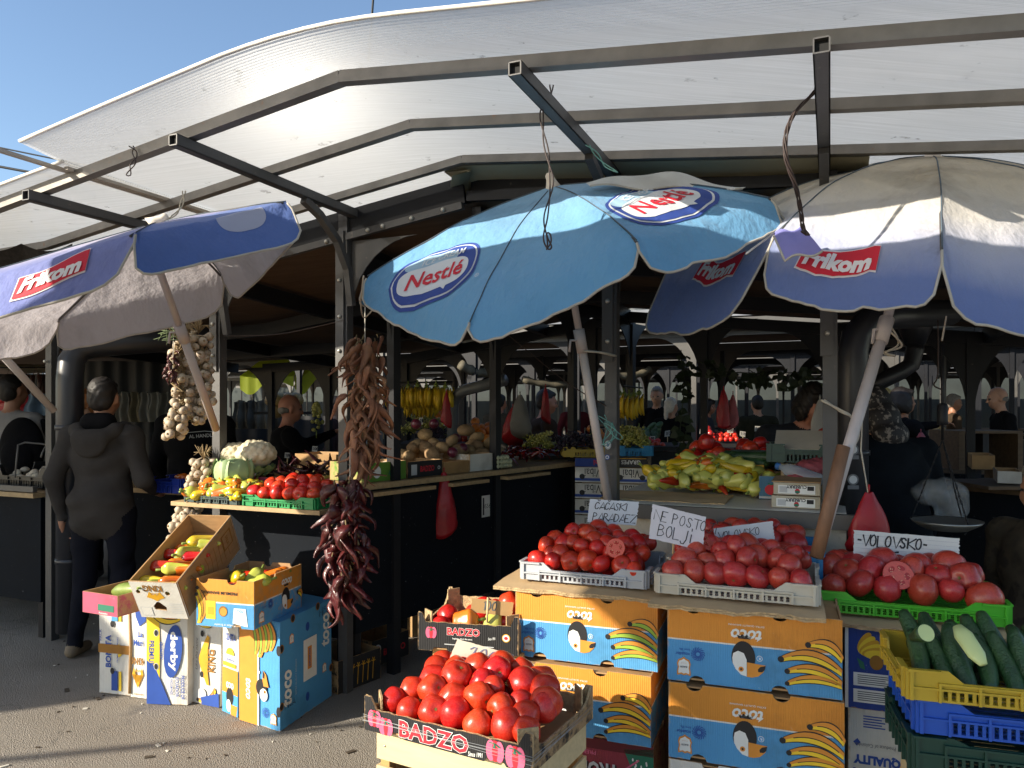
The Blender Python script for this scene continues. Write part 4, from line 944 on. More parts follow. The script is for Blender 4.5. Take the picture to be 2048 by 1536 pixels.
def toco_box(label, p, rz, yel='yellow', W=.52, D=.40, Hh=.242, group=None, lid=True):
    m = MB(); open_box(m, W, D, Hh, top=(.155, .66), bot=(.18, .66)); toco_front(m, front(W, D, Hh), yel)
    fs = side(W, D, Hh); m.text(fs, 'PREMIUM BANANAS', .5, .3, .02, KI['white'], 180, .02, w=.25)
    if lid: m.box((0, 0, Hh-.012), (W-.014, D-.014, .005), 1)
    o = m.build('banana_box', kmats(B_toco)); place(o, p, rz); return tag(o, label, 'box', group)
RB = -R(20)
def base_of(px, py, Y, W, D, rz, Hh=.242):
    """base centre of a box whose front top left corner is seen at px, py, Y"""
    c = P(px, py, Y); M = Matrix.Rotation(rz, 3, 'Z'); return V3((c.x, c.y, c.z-Hh))+M@V3((W/2, D/2, 0))
GB = 'orange and blue banana boxes stacked under the tomato crates'
# left stack
pa = base_of(1031, 1179, 2.76, .52, .40, RB); toco_box('orange and blue toucan box under the grey crate, top of the left stack', pa, RB, 'green', group=GB)
pb = base_of(1016, 1322, 2.73, .52, .40, RB-.01); pb.z = pa.z-.245; toco_box('orange and blue toucan box half hidden by the front tomato tray', pb, RB-.01, group=GB)
pc = pb+V3((.01, .02, -.245))
def tropic(label, p, rz, W=.52, D=.4, Hh=.24):
    m = MB(); open_box(m, W, D, Hh, top=(.3, .7), bot=()); f = front(W, D, Hh)
    m.rect(f, 0, 0, 1, .16, KI['deep'], 1)
    m.text(f, 'PREMIUM BANANAS', .42, .22, .014, KI['pink'], 180, .02, w=.20, lay=2); m.text(f, 'TROPICALEÑA', .42, .5, .075, KI['lgrey'], 180, .03, w=.36, lay=3)
    m.text(f, 'TROPICALEÑA', .428, .515, .078, KI['black'], 180, .04, w=.365, lay=2)
    m.poly(f, [(.8, .1), (1, .05), (1, 1), (.7, 1), (.85, .6), (.72, .62), (.86, .4)], KI['dgreen'], 1)
    for k in range(7): a = 2.2+k*.28; m.line(f, [(.72, .55), (.72+.2*math.cos(a-2.6), .55+.5*math.sin(a-2.9))], .006, KI['pink'], 3)
    for k in range(26): m.ell(f, rnd.uniform(.86, .99), rnd.uniform(.2, .95), .003, .006, KI['white'], 3, 8)
    m.box((0, 0, Hh-.01), (W-.014, D-.014, .005), 1)
    o = m.build('banana_box', kmats(B_tropic)); place(o, p, rz); return tag(o, label, 'box')
tropic('dark red and green printed banana box at the bottom behind the wooden crate', pc, RB)
m = MB(); open_box(m, .5, .38, .115); solo_o = m.build('banana_box', kmats(B_white)); place(solo_o, V3((pc.x, pc.y, pc.z-.118)), RB); solo_o.location.z = 0; solo_o.scale.z = max(.05, pc.z-.002)/.115
tag(solo_o, 'low white box on the ground beneath the dark red printed box', 'box')
# right stack
pd = base_of(1335, 1209, 2.43, .52, .40, RB); toco_box('orange and blue toucan box under the beige crate, top of the right stack', pd, RB, group=GB)
pe = base_of(1334, 1354, 2.42, .53, .40, RB); pe.z = pd.z-.245; toco_box('orange and blue toucan box second in the right stack, over the navy and white box', pe, RB, group=GB)
def promo(label, p, rz, W=.52, D=.4, Hh=.24):
    m = MB(); open_box(m, W, D, Hh, bot=()); f = front(W, D, Hh); m.rect(f, .04, .12, .97, 1, KI['navy'], 1); m.ell(f, .3, .75, .06, .1, KI['yellow'], 2); m.box((0, 0, Hh-.01), (W-.014, D-.014, .005), 1)
    o = m.build('banana_box', kmats(B_white)); place(o, p, rz); return tag(o, label, 'box')
pf = pe+V3((0, 0, -.245)); promo('white box with navy print at the bottom of the right stack', pf, RB)
m = MB(); open_box(m, .5, .38, .115); o = m.build('banana_box', kmats(B_white)); place(o, V3((pf.x, pf.y, 0)), RB); o.scale.z = max(.05, pf.z-.002)/.115; tag(o, 'low white box on the ground under the navy printed box', 'box')
# third stack behind the cucumber crates
def navy_box(label, p, rz, W=.5, D=.4, Hh=.27):
    m = MB(); open_box(m, W, D, Hh, bot=()); f = front(W, D, Hh); m.rect(f, 0, 0, .02, 1, KI['white'], 1)
    for k in range(6): m.ell(f, .115+.014*k, .19+.028*k, .036, .015, KI['yellow'] if k % 2 else KI['gold'], 2+k, 18, rot=-62+12*k)
    m.poly(f, [(.07, .38), (.11, .43), (.12, .52), (.09, .50)], KI['dgreen'], 9); m.ell(f, .185, .42, .020, .024, KI['brown'], 9)
    for v0 in (.56, .76):
        m.rect(f, .05, v0, .40, v0+.16, KI['white'], 2)
        for k in range(5): m.line(f, [(.075, v0+.03+.025*k), (.30-.03*(k % 3), v0+.03+.025*k)], .003, KI['grey'], 3)
    m.box((0, 0, Hh-.01), (W-.014, D-.014, .005), 1); o = m.build('banana_box', kmats(B_navy)); place(o, p, rz); return tag(o, label, 'box')
pg = base_of(1690, 1249, 2.46, .5, .4, RB, .27); navy_box('navy blue banana box with yellow bananas beside the cucumber crate', pg, RB)
def quality(label, p, rz, W=.5, D=.4, Hh=.25):
    m = MB(); open_box(m, W, D, Hh, top=(), bot=()); f = front(W, D, Hh)
    for k in range(5): m.line(f, [(.09, .1+.035*k), (.22-.02*(k % 2), .1+.035*k)], .004, KI['navy'], 2)
    m.poly(f, [(.03, .45), (.055, .40), (.075, .45), (.05, .5)], KI['navy'], 2); m.text(f, 'PREMIUM', .17, .86, .036, KI['navy'], 180, .06, w=.14); m.text(f, 'QUALITY', .17, .66, .036, KI['navy'], 180, .06, w=.14); m.poly(f, [(.3, .65), (.4, .6), (.4, 1), (.3, 1)], KI['yellow'], 1)
    m.text(f, 'Produce of Colombia', .16, .48, .012, KI['grey'], 180, .0, w=.12)
    m.box((0, 0, Hh-.01), (W-.014, D-.014, .005), 1); o = m.build('banana_box', kmats(B_white)); place(o, p, rz); return tag(o, label, 'box')
ph = pg+V3((.015, .01, -.252)); quality('white banana box with navy lettering below the navy box', ph, RB)
for z0 in (ph.z-.245,):
    m = MB(); open_box(m, .5, .38, .11); o = m.build('banana_box', kmats(B_white)); place(o, V3((ph.x, ph.y, 0)), RB); o.scale.z = max(.05, ph.z-.002)/.11; tag(o, 'low white box on the ground below the navy lettering', 'box')
# cardboard sheets over the stacks
def card_sheet(label, c, d, L, Wd, th=.014, seed=0):
    d = V3(d); e = V3((-d.y, d.x, 0)); m = MB(); n = 26
    for lay in range(2):
        dz = lay*th*.5
        def f(u, v): 
            jag = .016*noise.noise(V3((u*23, seed+lay*3, v*2)))
            p = c+d*(L*(u-.5))+e*(Wd*(v-.5)+(jag if v < .5 else 0)); return p+ZD*(dz+.007*noise.noise(V3((u*5, v*3, seed)))-.006*max(0, .25-v)*4*(1+noise.noise(V3((u*7, seed, 1)))))
        m.sheet(f, n, 8, 0); m.sheet(lambda u, v: f(u, v)+ZD*(th*.42), n, 8, 0)
        m.sheet(lambda u, v: f(u, 0)+ZD*(th*.42*v), n, 1, 1); m.sheet(lambda u, v: f(0, u)+ZD*(th*.42*v), 8, 1, 1); m.sheet(lambda u, v: f(1, u)+ZD*(th*.42*v), 8, 1, 1)
    return solo(m, 'cardboard_sheet', [M_cardL, M_edge2], label, 'cardboard', o=(c.x, c.y, c.z))
UB = V3((math.cos(RB), math.sin(RB), 0)); VB = V3((-UB.y, UB.x, 0))
ztop = pa.z+.245
cA = P(985, 1164, 2.83); zA = max(ztop, pd.z+.245)+.002
# ================================================================ produce meshes (shared by copies)
def bake(mb, name, mats):
    o = mb.build(name, mats); me = o.data; bpy.data.objects.remove(o); return me
def rmat(name, c, c2, rough=.25, rand=.3, scale=7, coat=.15, bump=0, bs=60, sss=0):
    k = NT(name); co = k.obj(); oi = k.n('ObjectInfo'); v = k.n('VectorMath', operation='ADD'); k.l(co, v.inputs[0])
    cb = k.n('CombineXYZ'); [k.l(k.math('MULTIPLY', oi.outputs['Random'], 37.), cb.inputs[i]) for i in range(3)]; k.l(cb.outputs[0], v.inputs[1])
    nz = k.noise(v.outputs[0], scale, 4, .6).outputs['Fac']
    c_ = k.ramp(nz, [(.35, c), (.72, c2)]); hs = k.n('HueSaturation'); k.l(c_, hs.inputs['Color'])
    k.l(k.math('ADD', k.math('MULTIPLY', oi.outputs['Random'], rand), 1-rand/2), hs.inputs['Value'])
    k.l(k.math('ADD', k.math('MULTIPLY', k.math('FRACT', k.math('MULTIPLY', oi.outputs['Random'], 7.3)), .012), .494), hs.inputs['Hue'])
    k.l(hs.outputs[0], k.b.inputs['Base Color']); k.l(k.math('ADD', k.math('MULTIPLY', nz, .2), rough-.1), k.b.inputs['Roughness'])
    k.b.inputs['Coat Weight'].default_value = coat; k.b.inputs['Coat Roughness'].default_value = .15
    if sss: k.b.inputs['Subsurface Weight'].default_value = sss; k.b.inputs['Subsurface Radius'].default_value = (.02, .006, .004); k.b.inputs['Subsurface Scale'].default_value = .4
    if bump: k.l(k.bump(k.noise(co, bs, 4).outputs['Fac'], bump, .006), k.b.inputs['Normal'])
    return k.m
M_tom = rmat('tomato_red', 'b3200f', 'cf4029', .33, .3, 11, .15); M_tomp = rmat('tomato_pink', 'a3281f', 'ba463a', .33, .28, 9, .12)
M_scar = pm('tomato_scar', '6f6a34', .8); M_calyx = pm('calyx', '4f6a2a', .7)
def tomato_mesh(name, mat, seed, sq=.84, lob=.03, nl=5):
    r = random.Random(seed); ph = r.uniform(0, 6); m = MB(); prof = []; sq = min(.95, sq+.06)
    for i in range(15):
        a = math.pi*i/14; rr = math.sin(a)**.94; z = -math.cos(a)*sq
        if a > math.pi*.5: z -= .20*math.exp(-(rr/.28)**2)*1.0
        if a < math.pi*.3: z += .05*math.exp(-(rr/.16)**2)
        prof.append((max(rr, .004), z))
    dents = [(V3([r.gauss(0, 1) for _ in range(3)]).normalized(), r.uniform(.03, .09)) for _ in range(3)]
    m.lathe(prof, 22, 0, lob=lambda a, t: lob*math.cos(nl*a+ph)*(.25+t)*math.sin(math.pi*t)+.012*math.cos(2*a+ph*2))
    for i, v in enumerate(m.v):
        p = V3(v); n = p.normalized()
        for d, q in dents: p -= n*(q*max(0, n.dot(d)-.5))
        p *= 1+.02*noise.noise(p*1.7+V3((seed, 0, 0))); m.v[i] = tuple(p)
    top = sq-.20-.02
    for k in range(7): a = k*.9; m.add([(0, 0, top+.05), (.05*math.cos(a-.5), .05*math.sin(a-.5), top+.055), (.15*math.cos(a), .15*math.sin(a), top+.10), (.05*math.cos(a+.5), .05*math.sin(a+.5), top+.055)], [(0, 1, 2, 3)], 1)
    m.ico((0, 0, top+.03), .05, 1, 6, 4); m.ico((0, 0, -sq+.06), .022, 1, 6, 4)
    return bake(m, name, [mat, M_scar])
TOMR = [tomato_mesh('tomato', M_tom, s, .80+.03*s, (.02, .045, .03, .07)[s], (5, 4, 6, 5)[s]) for s in range(4)]
TOMP = [tomato_mesh('tomato', M_tomp, s+9, .76+.03*s, (.02, .03, .04, .06)[s], (5, 3, 6, 4)[s]) for s in range(4)]
def rrot(r=rnd): return (r.uniform(0, 6.28), r.uniform(0, 6.28), r.uniform(0, 6.28))
def inst(nm, me, label, cat, loc, rot=(0, 0, 0), s=1., group=None, par=None):
    o = bpy.data.objects.new(nm, me); C.objects.link(o); o.rotation_euler = rot; o.scale = (s, s, s) if isinstance(s, (int, float)) else s
    if par is None: o.location = loc; tag(o, label, cat, group)
    else: o.parent = par; o.location = V3(loc)-par.location
    return o
def heap(W, D, n, r, rv=.12, z0=0, fs=.55, bs=.2, ss=.35, wall=.06, seed=0, tries=0, front=0):
    """layers of spheres settled one by one into a W x D tray; each layer is inset from the front, back and sides"""
    g_ = random.Random(seed); S = []; k = 0
    while len(S) < n and k < 9:
        y0, y1, x1 = -D/2+r+k*r*(.35+.9*fs), D/2-r-k*r*(.45+bs*1.2), W/2-r-k*r*(.2+.9*ss)
        if y1 <= y0 or x1 <= 0: break
        st = r*1.88; ny = max(1, round((y1-y0)/(st*.88))+1); pts = []
        for j in range(ny):
            y = y0+(y1-y0)*(j/(ny-1) if ny > 1 else .5); nx = max(1, round(2*x1/st+.15)+1); off = st*.5*((j+k) % 2)
            for i in range(nx):
                x = -x1+2*x1*(i/(nx-1) if nx > 1 else .5)+(off if 0 < i < nx-1 else 0); pts.append((x+g_.gauss(0, r*.16), y+g_.gauss(0, r*.16)))
        g_.shuffle(pts)
        if k: pts.sort(key=lambda q: (2*q[0]/W)**2+(2*q[1]/D-.15)**2*.7+g_.uniform(0, .5))
        for x, y in pts:
            if len(S) >= n: break
            rr = r*g_.uniform(1-rv, 1+rv); z = z0+rr
            x = max(-W/2+rr, min(W/2-rr, x)); y = max(-D/2+rr, min(D/2-rr, y))
            best = None
            for t in range(60 if k else 1):
                X, Y = (x, y) if t == 0 else (x+g_.uniform(-1.3, 1.3)*rr, y+g_.uniform(-1.3, 1.3)*rr); z = z0+rr
                if t and (abs(X) > x1+rr*.2 or Y < y0-rr*.2 or Y > y1+rr*.2): continue
                for (a, b, c, q) in S:
                    d2 = (X-a)**2+(Y-b)**2; q2 = (rr+q)*.90
                    if d2 < q2*q2: z = max(z, c+math.sqrt(q2*q2-d2))
                if best is None or z < best[2]: best = (X, Y, z, rr)
            if k and best[2] > z0+best[3]+k*1.42*r: continue
            S.append(best)
        k += 1
    return S
def mound(W, D, r, H, z0=.012, seed=0, rv=.15, back=.25, side=.6, peak=.68, sp=1.80):
    """close-packed fruit over a tray: a full bottom layer and an outer layer that climbs from the front rim to a crest"""
    g_ = random.Random(seed); S = []
    def hh(x, y):
        v = (y+D/2)/D; a = math.sin(math.pi/2*min(1, v/peak)) if v < peak else 1-(1-back)*((v-peak)/(1-peak))**2
        return H*max(0, a)*(1-side*abs(2*x/W)**2.4)
    for lay in (0, 1, 2):
        y = -D/2+r*1.02; j = 0
        while y < D/2-r*.7:
            n = max(2, round((W-2*r)/(r*sp))+1-(j % 2)); 
            for i in range(n):
                x = -(W/2-r)+(W-2*r)*(i+(.5 if j % 2 else 0))/(max(2, round((W-2*r)/(r*sp))+1)-1); x = max(-W/2+r, min(W/2-r, x+g_.gauss(0, r*.19))); yy = min(D/2-r*.9, y+g_.gauss(0, r*.19)); h = hh(x, yy)*g_.uniform(.9, 1.08)
                if lay == 0: 
                    if h < 1.25*r: S.append((x, yy, z0+r*(.95+g_.uniform(0, .12))+h, r*g_.uniform(1-rv, 1+rv)))
                    elif h > 1.9*r: S.append((x, yy, z0+r, r))
                elif lay == 1 and h >= 1.25*r: S.append((x, yy, z0+r+h+g_.gauss(0, r*.13), r*g_.uniform(1-rv, 1+rv)))
                elif lay == 2 and h > 3.0*r and (i+j) % 2: S.append((x, yy, z0+r+h-1.7*r, r))
            s_ = (hh(0, y+.01)-hh(0, y))/.01; y += r*sp*.93/math.sqrt(1+min(s_*s_, 1.6)); j += 1
    return S
def xf(o, rz): 
    M = Matrix.Rotation(rz, 3, 'Z'); o = V3(o); return lambda p: o+M@V3(p)
def fill(nm, meshes, label, cat, group, base, rz, S, k=1., tilt=None):
    f = xf(base, rz)
    for (x, y, z, r) in S:
        a = rrot() if tilt is None else (rnd.gauss(0, tilt), rnd.gauss(0, tilt), rnd.uniform(0, 6.28))
        q = r*k; inst(nm, rnd.choice(meshes), label, cat, f((x, y, z)), a, (q*rnd.uniform(.97, 1.04), q*rnd.uniform(.97, 1.04), q*rnd.uniform(.96, 1.06)), group)
# ---------------------------------------------------------------- plastic crates and trays
def plast(n, c): return pm('plastic_'+n, c, .42, var=.08, scale=5, bump=.04, bscale=90)
def crate(label, base, rz, col, W=.5, D=.32, hc=.066, hm=.04, nm='plastic_crate', slot=.016, group=None, deep=False):
    m = MB(); X, Y = V3((1, 0, 0)), V3((0, 1, 0)); th = .006
    def wallp(o, ex, L):
        a, b = .075*min(1, L/.5)+.02, .13*min(1, L/.5)
        out = [(0, 0), (L, 0), (L, hc), (L-a, hc), (L-b, hm), (b, hm), (a, hc), (0, hc)] if not deep else [(0, 0), (L, 0), (L, hc), (0, hc)]
        hs = []; n = int((L-.16)/.017); h0, h1 = (.006, hm*.62) if not deep else (.02, hc*.5)
        for k in range(n):
            x = .08+(L-.16)*(k+.5)/n; w = (L-.16)/n*.28
            hs.append([(x-w, h0), (x-w, h1), (x+w, h1), (x+w, h0)])
        m.plate(o, ex, ZD, out, hs, th, 0)
        nn = ex.cross(ZD)
        for z in ((hm-.004, hm*.66) if not deep else (hc-.004, hc*.6, .012)): m.box(V3(o)+ex*(L/2)+ZD*z+nn*.004, (L-.15 if z == hm-.004 else L-.03, .008, .005), 0, ax=(ex, ex.cross(ZD), ZD))
        for k in range(5): m.box(V3(o)+ex*(.075+(L-.15)*k/4)+ZD*(hm*.5)+nn*.004, (.006, .009, hm-.002), 0, ax=(ex, ex.cross(ZD), ZD))
        for e in (.012, L-.012): m.box(V3(o)+ex*e+ZD*(hc*.5)+nn*.003, (.008, .009, hc-.002), 0, ax=(ex, ex.cross(ZD), ZD))
        for s in (0, 1): m.box(V3(o)+ex*(.04 if s == 0 else L-.04)+ZD*(hc-.003)+nn*.004, (.075, .010, .006), 0, ax=(ex, ex.cross(ZD), ZD))
    wallp((-W/2, -D/2, 0), X, W); wallp((W/2, -D/2+.007, 0), Y, D-.014); wallp((W/2, D/2, 0), -X, W); wallp((-W/2, D/2-.007, 0), -Y, D-.014)
    for k in range(int(D/.03)): m.box((0, -D/2+.02+k*.03, .003), (W-.016, .016, .004))
    for k in range(4): m.box((-W/2+.06+k*(W-.12)/3, 0, -.002), (.02, D-.02, .004))
    o = m.build(nm, [col]); place(o, base, rz); return tag(o, label, 'crate', group)
P_grey, P_beige, P_green = plast('grey', 'a9adb2'), plast('beige', 'b9b3a4'), plast('bright_green', '4fb52c')
P_dgreen, P_blue, P_yel, P_pine, P_blk = plast('green', '1f8a4c'), plast('blue', '1c4fb0'), plast('mustard', 'b59a2c'), plast('pine', '12392f'), plast('black', '17181a'); P_sky = plast('sky', '2a7fb0')
def corner_base(px, py, z, W, D, rz): return PZ(px, py, z)+Matrix.Rotation(rz, 3, 'Z')@V3((W/2, D/2, 0))
zA = ztop+.018; zB = pd.z+.263; zC = pg.z+.291
RC = -R(21)
def tomato_crate(clabel, tlabel, px, py, z, W, D, mat, Hm, r, me, seed, rz=RC, fs=.62, hc=.066, hm=.040, bs=.15, group=None, nm='tomato', ss=.4):
    b = corner_base(px, py, z, W, D, rz); crate(clabel, b+ZD*.005, rz, mat, W, D, hc, hm)
    S = mound(W-.02, D-.02, r, Hm, .010, seed); fill(nm, me, tlabel, 'tomato', group, b, rz, S); return b, S
bA, SA = tomato_crate('light grey plastic crate of deep red tomatoes with the first handwritten sign', 'deep red tomato heaped in the light grey crate', 1041, 1160, zA, .475, .37, P_grey, .115, .0366, TOMR, 3, group='deep red tomatoes heaped in the light grey crate')
bB, SB = tomato_crate('beige plastic crate of pink tomatoes in the middle', 'pinkish tomato heaped in the beige crate', 1311, 1188, zB, .50, .36, P_beige, .092, .0402, TOMP, 5, group='pinkish tomatoes heaped in the beige crate')
bC, SC = tomato_crate('bright green plastic crate of large pink tomatoes with the biggest sign', 'large pink tomato heaped in the bright green crate', 1630, 1224, zC, .565, .36, P_green, .098, .049, TOMP, 12, group='large pink tomatoes heaped in the bright green crate', hm=.045, hc=.07)
# the blue crate behind the beige one, standing on an upturned box
bD = bB+VB*.39+UB*.03; m = MB(); open_box(m, .46, .34, .25, bot=()); o = m.build('banana_box', kmats(B_kraft)); place(o, V3((bD.x, bD.y, bB.z-.26)), RC); tag(o, 'plain brown box holding up the blue tomato crate', 'box')
crate('blue plastic crate of tomatoes behind the beige crate', bD, RC, P_sky, .5, .34, .10, .07)
fill('tomato', TOMP, 'pinkish tomato in the blue crate behind the beige one', 'tomato', 'pinkish tomatoes in the blue crate behind the beige crate', bD, RC, mound(.48, .32, .042, .09, .012, 31))
for q, o_ in ((bD, V3((bD.x, bD.y, 0))),):
    m = MB(); open_box(m, .5, .38, bB.z-.27, bot=()); b_ = m.build('banana_box', kmats(B_kraft)); place(b_, o_, RC); tag(b_, 'tall brown box on the ground under the blue tomato crate', 'box')
def under(label, b, W, D, z, seed, dx=0., dy=-.03): card_sheet(label, V3((b.x, b.y, z))+UB*dx+VB*dy, UB, W, D, seed=seed)
under('torn cardboard sheet bridging the box stacks under the grey crate', bA, .60, .46, ztop+.001, 1, -.02)
under('torn cardboard sheet under the beige crate', bB, .53, .45, pd.z+.244, 2)
under('torn cardboard sheet under the bright green crate', bC, .60, .44, pg.z+.272, 3, .01)
def cut_tomato(label, px, py, Y, r, rot, mat=M_tomp):
    m = MB(); prof = [(max(.004, math.sin(math.pi*.5*i/7)), -math.cos(math.pi*.5*i/7)*.8) for i in range(8)]; m.lathe(prof, 24, 0)
    m.ell(Fr((-1, 1, 0), (2, 0, 0), (0, -2, 0), (0, 0, 1)), .5, .5, .97, .97, 1, 2, 24); f = Fr((-1, 1, 0), (2, 0, 0), (0, -2, 0), (0, 0, 1))
    for k in range(5):
        a = k*72; c, s = math.cos(R(a)), math.sin(R(a)); m.ell(f, .5+.27*c, .5+.27*s, .26, .17, 2, 14, 14, rot=a+90)
        for q in range(5): m.ell(f, .5+.27*c+rnd.uniform(-.09, .09), .5+.27*s+rnd.uniform(-.09, .09), .045, .03, 3, 26, 8, rot=rnd.uniform(0, 180))
    o = m.build('cut_tomato', [mat, pm('tom_flesh', 'c8594c', .35), pm('tom_gel', 'a52f2a', .2), pm('tom_seed', 'dba27c', .4)])
    o.location = P(px, py, Y); o.rotation_euler = rot; o.scale = (r, r, r); return tag(o, label, 'tomato')
def topfix(S, b, rz, px, py):                                   # depth of the heap surface seen at a pixel
    f = xf(b, rz); best = 9
    for (x, y, z, r) in S:
        p = f((x, y, z)); u, v = 1024+p.x/p.y*FPX, HOR-(p.z-EYE)/p.y*FPX; d = math.hypot(u-px, v-py)
        if d < r/p.y*FPX*1.15: best = min(best, p.y-r*.95)
    return best if best < 9 else b.y
cut_tomato('halved red tomato showing its seeds on the light grey crate', 1231, 1096, topfix(SA, bA, RC, 1231, 1096)-.01, .036, (R(70), R(-14), R(-20)), M_tom)
cut_tomato('halved tomato lying cut side up behind the sign on the beige crate', 1422, 1084, topfix(SB, bB, RC, 1422, 1084), .042, (R(35), R(10), 0))
cut_tomato('large halved tomato showing its core on the bright green crate', 1797, 1150, topfix(SC, bC, RC, 1797, 1150)-.012, .049, (R(62), R(6), R(-15)))
# ---------------------------------------------------------------- handwriting
_h = {'A': ['04 20 44', '13 33'], 'B': ['00 04', '00 20 31 22 02', '22 43 24 04'], 'C': ['31 20 10 01 03 14 24 33'], 'Č': ['31 20 10 01 03 14 24 33', '1a 2b 3a'], 'D': ['00 04', '00 20 42 24 04'], 'E': ['30 00 04 34', '02 22'], 'e': ['31 20 00 01 12 22 12 03 04 24 33'],
      'I': ['10 14'], 'J': ['10 40', '30 33 24 04 03'], 'j': ['30 34 25 05 04'], 'K': ['00 04', '40 02 44'], 'L': ['00 04 34'], 'N': ['04 00 44 40'], 'O': ['20 10 01 03 14 24 33 31 20'], 'P': ['04 00', '00 20 31 22 02'], 'R': ['04 00', '00 20 31 22 02', '12 44'], 'S': ['31 20 10 01 12 22 33 24 14 03'],
      'T': ['00 40', '20 24'], 'V': ['00 24 40'], 'Z': ['00 40 04 44'], '0': ['20 10 01 03 14 24 33 31 20'], '1': ['11 20 24'], '2': ['01 10 20 31 04 34'], '5': ['40 10 02 22 33 24 04'], 'i': ['11 14', '10 1a'], '-': ['02 22'], ',': ['14 05'], ' ': [], '8': ['20 11 20 31 22 13 24 33 22 11'], '.': ['13 14 24 23 13'], '=': ['01 21', '03 23'], 'M': ['04 00 22 40 44'], 'Ć': ['31 20 10 01 03 14 24 33', '2a 3b'], 'H': ['00 04', '40 44', '02 42']}
def hand(m, fr, s, u, v, h, mi, wd=.003, sp=.92, slant=.0, drop=0., lay=3, jit=.03, wcell=.72):
    """handwritten line: u, v = top left in frame units, h = capital height in metres"""
    x = 0; g_ = random.Random(len(s)*7+int(h*1e4))
    for ch in s:
        for st in _h.get(ch, []):
            q = []
            for t in st.split():
                a = int(t[0])/4; b = {'a': -.28, 'b': -.12}.get(t[1]); b = int(t[1])/4 if b is None else b
                q.append((a+g_.uniform(-jit, jit), b+g_.uniform(-jit, jit)))
            if len(q) > 3: q = [((q[max(0, i-1)][0]+2*p[0]+q[min(len(q)-1, i+1)][0])/4, (q[max(0, i-1)][1]+2*p[1]+q[min(len(q)-1, i+1)][1])/4) if 0 < i < len(q)-1 and ch in 'COS0e2J5PRBDj8Č' else p for i, p in enumerate(q)]
            pts = [(u+(x+a*h*wcell+slant*(1-b)*h)/fr.W, v+(b*h+drop*x)/fr.H) for a, b in q]; m.line(fr, pts, wd*g_.uniform(.85, 1.2), mi, lay)
        x += h*(.42 if ch in 'Ii,. 1-' else wcell*.94)*sp/.92
def paper(label, tl, tr, bl, lines, col='dcdcd8', stick=None, curl=.0, ink='26262a', cat='price sign', nm='price_sign', rough=True, lines_bg=0):
    """a hand-lettered card: three corner points; lines = (text, u, v, h, width, slant)"""
    tl, tr, bl = V3(tl), V3(tr), V3(bl); ex, ey = tr-tl, bl-tl; n = ey.cross(ex).normalized(); c = (tl+tr+bl+(bl+ex))/4
    t = thing(nm, label, cat, (c.x, c.y, (bl.z+(bl+ex).z)/2)); f = Fr(tl, ex, ey, n); m = MB()
    k = 24; g_ = random.Random(len(label))
    edge = [(0+g_.uniform(-.006, .006), i/k) for i in range(k)]+[(i/k, 1+g_.uniform(-.012, .012)) for i in range(k)]+[(1+g_.uniform(-.008, .008), 1-i/k) for i in range(k)]+[(1-i/k, g_.uniform(-.006, .006)) for i in range(k)]
    m.poly(f, edge, 0, 0); m.add([f.p(a, b, -2) for a, b in reversed(edge)], [tuple(range(len(edge)))], 0)
    for q in range(lines_bg): m.line(f, [(0.02, (q+1)/(lines_bg+1)), (.98, (q+1)/(lines_bg+1))], .0008, 2, 0)
    for (s, u, v, h, wd, sl) in lines: hand(m, f, s, u, v, h, 1, wd, slant=sl)
    part(m, 'card', [pm('paper_'+col, col, .75, var=.05, bump=.15, bscale=18), pm('marker_'+ink, ink, .6), pm('ruled', 'a9adb8', .8)], t)
    if stick is not None: part(MB().tube([stick[0], stick[1]], .004, 6), 'stick', pm('stick_wood', 'c9b184', .7), t)
    return t
yA = bA.y-.02
def cs(q, Y): return [P(*a, Y) for a in q]
YS = bA.y+.12
paper('torn white card with two lines of black lettering behind the deep red tomatoes', *cs([(1180, 998), (1278, 1004), (1174, 1045)], YS), [('ČAČASKI', .11, .10, .030, .0034, .12), ('PARADAEZ', .10, .56, .032, .0032, .08)], 'd5dbe2', stick=(P(1227, 1005, YS+.01), P(1226, 1062, YS+.01)))
YS = bB.y+.02
paper('creased white paper with thin lettering leaning left of the beige crate', *cs([(1305, 1008), (1412, 1034), (1298, 1076)], YS), [('NE POSTOJi', .05, .13, .036, .0026, .10), ('BOLji', .14, .52, .040, .0030, .10)], 'd6d3d8', stick=(P(1348, 1060, YS+.01), P(1346, 1108, YS+.01)))
YS = bB.y+.13
paper('white card partly hidden by pink tomatoes behind the beige crate', *cs([(1427, 1057), (1545, 1042), (1432, 1098)], YS), [('VOLOVSKO', .06, .20, .028, .0024, .08), ('SRCE', .30, .60, .026, .0024, .08)], 'c9ccd0')
YS = bC.y+.07
paper('long white card with heavy black lettering above the large pink tomatoes', *cs([(1708, 1060), (1919, 1077), (1706, 1130)], YS), [('-VOLOVSKO-', .03, .10, .040, .0060, .10), ('SRCE', .15, .54, .040, .0058, .05), ('PRVA', .62, .60, .020, .0040, .1), ('KLASA', .72, .82, .018, .0034, .1)], 'd8d8d4', lines_bg=7)
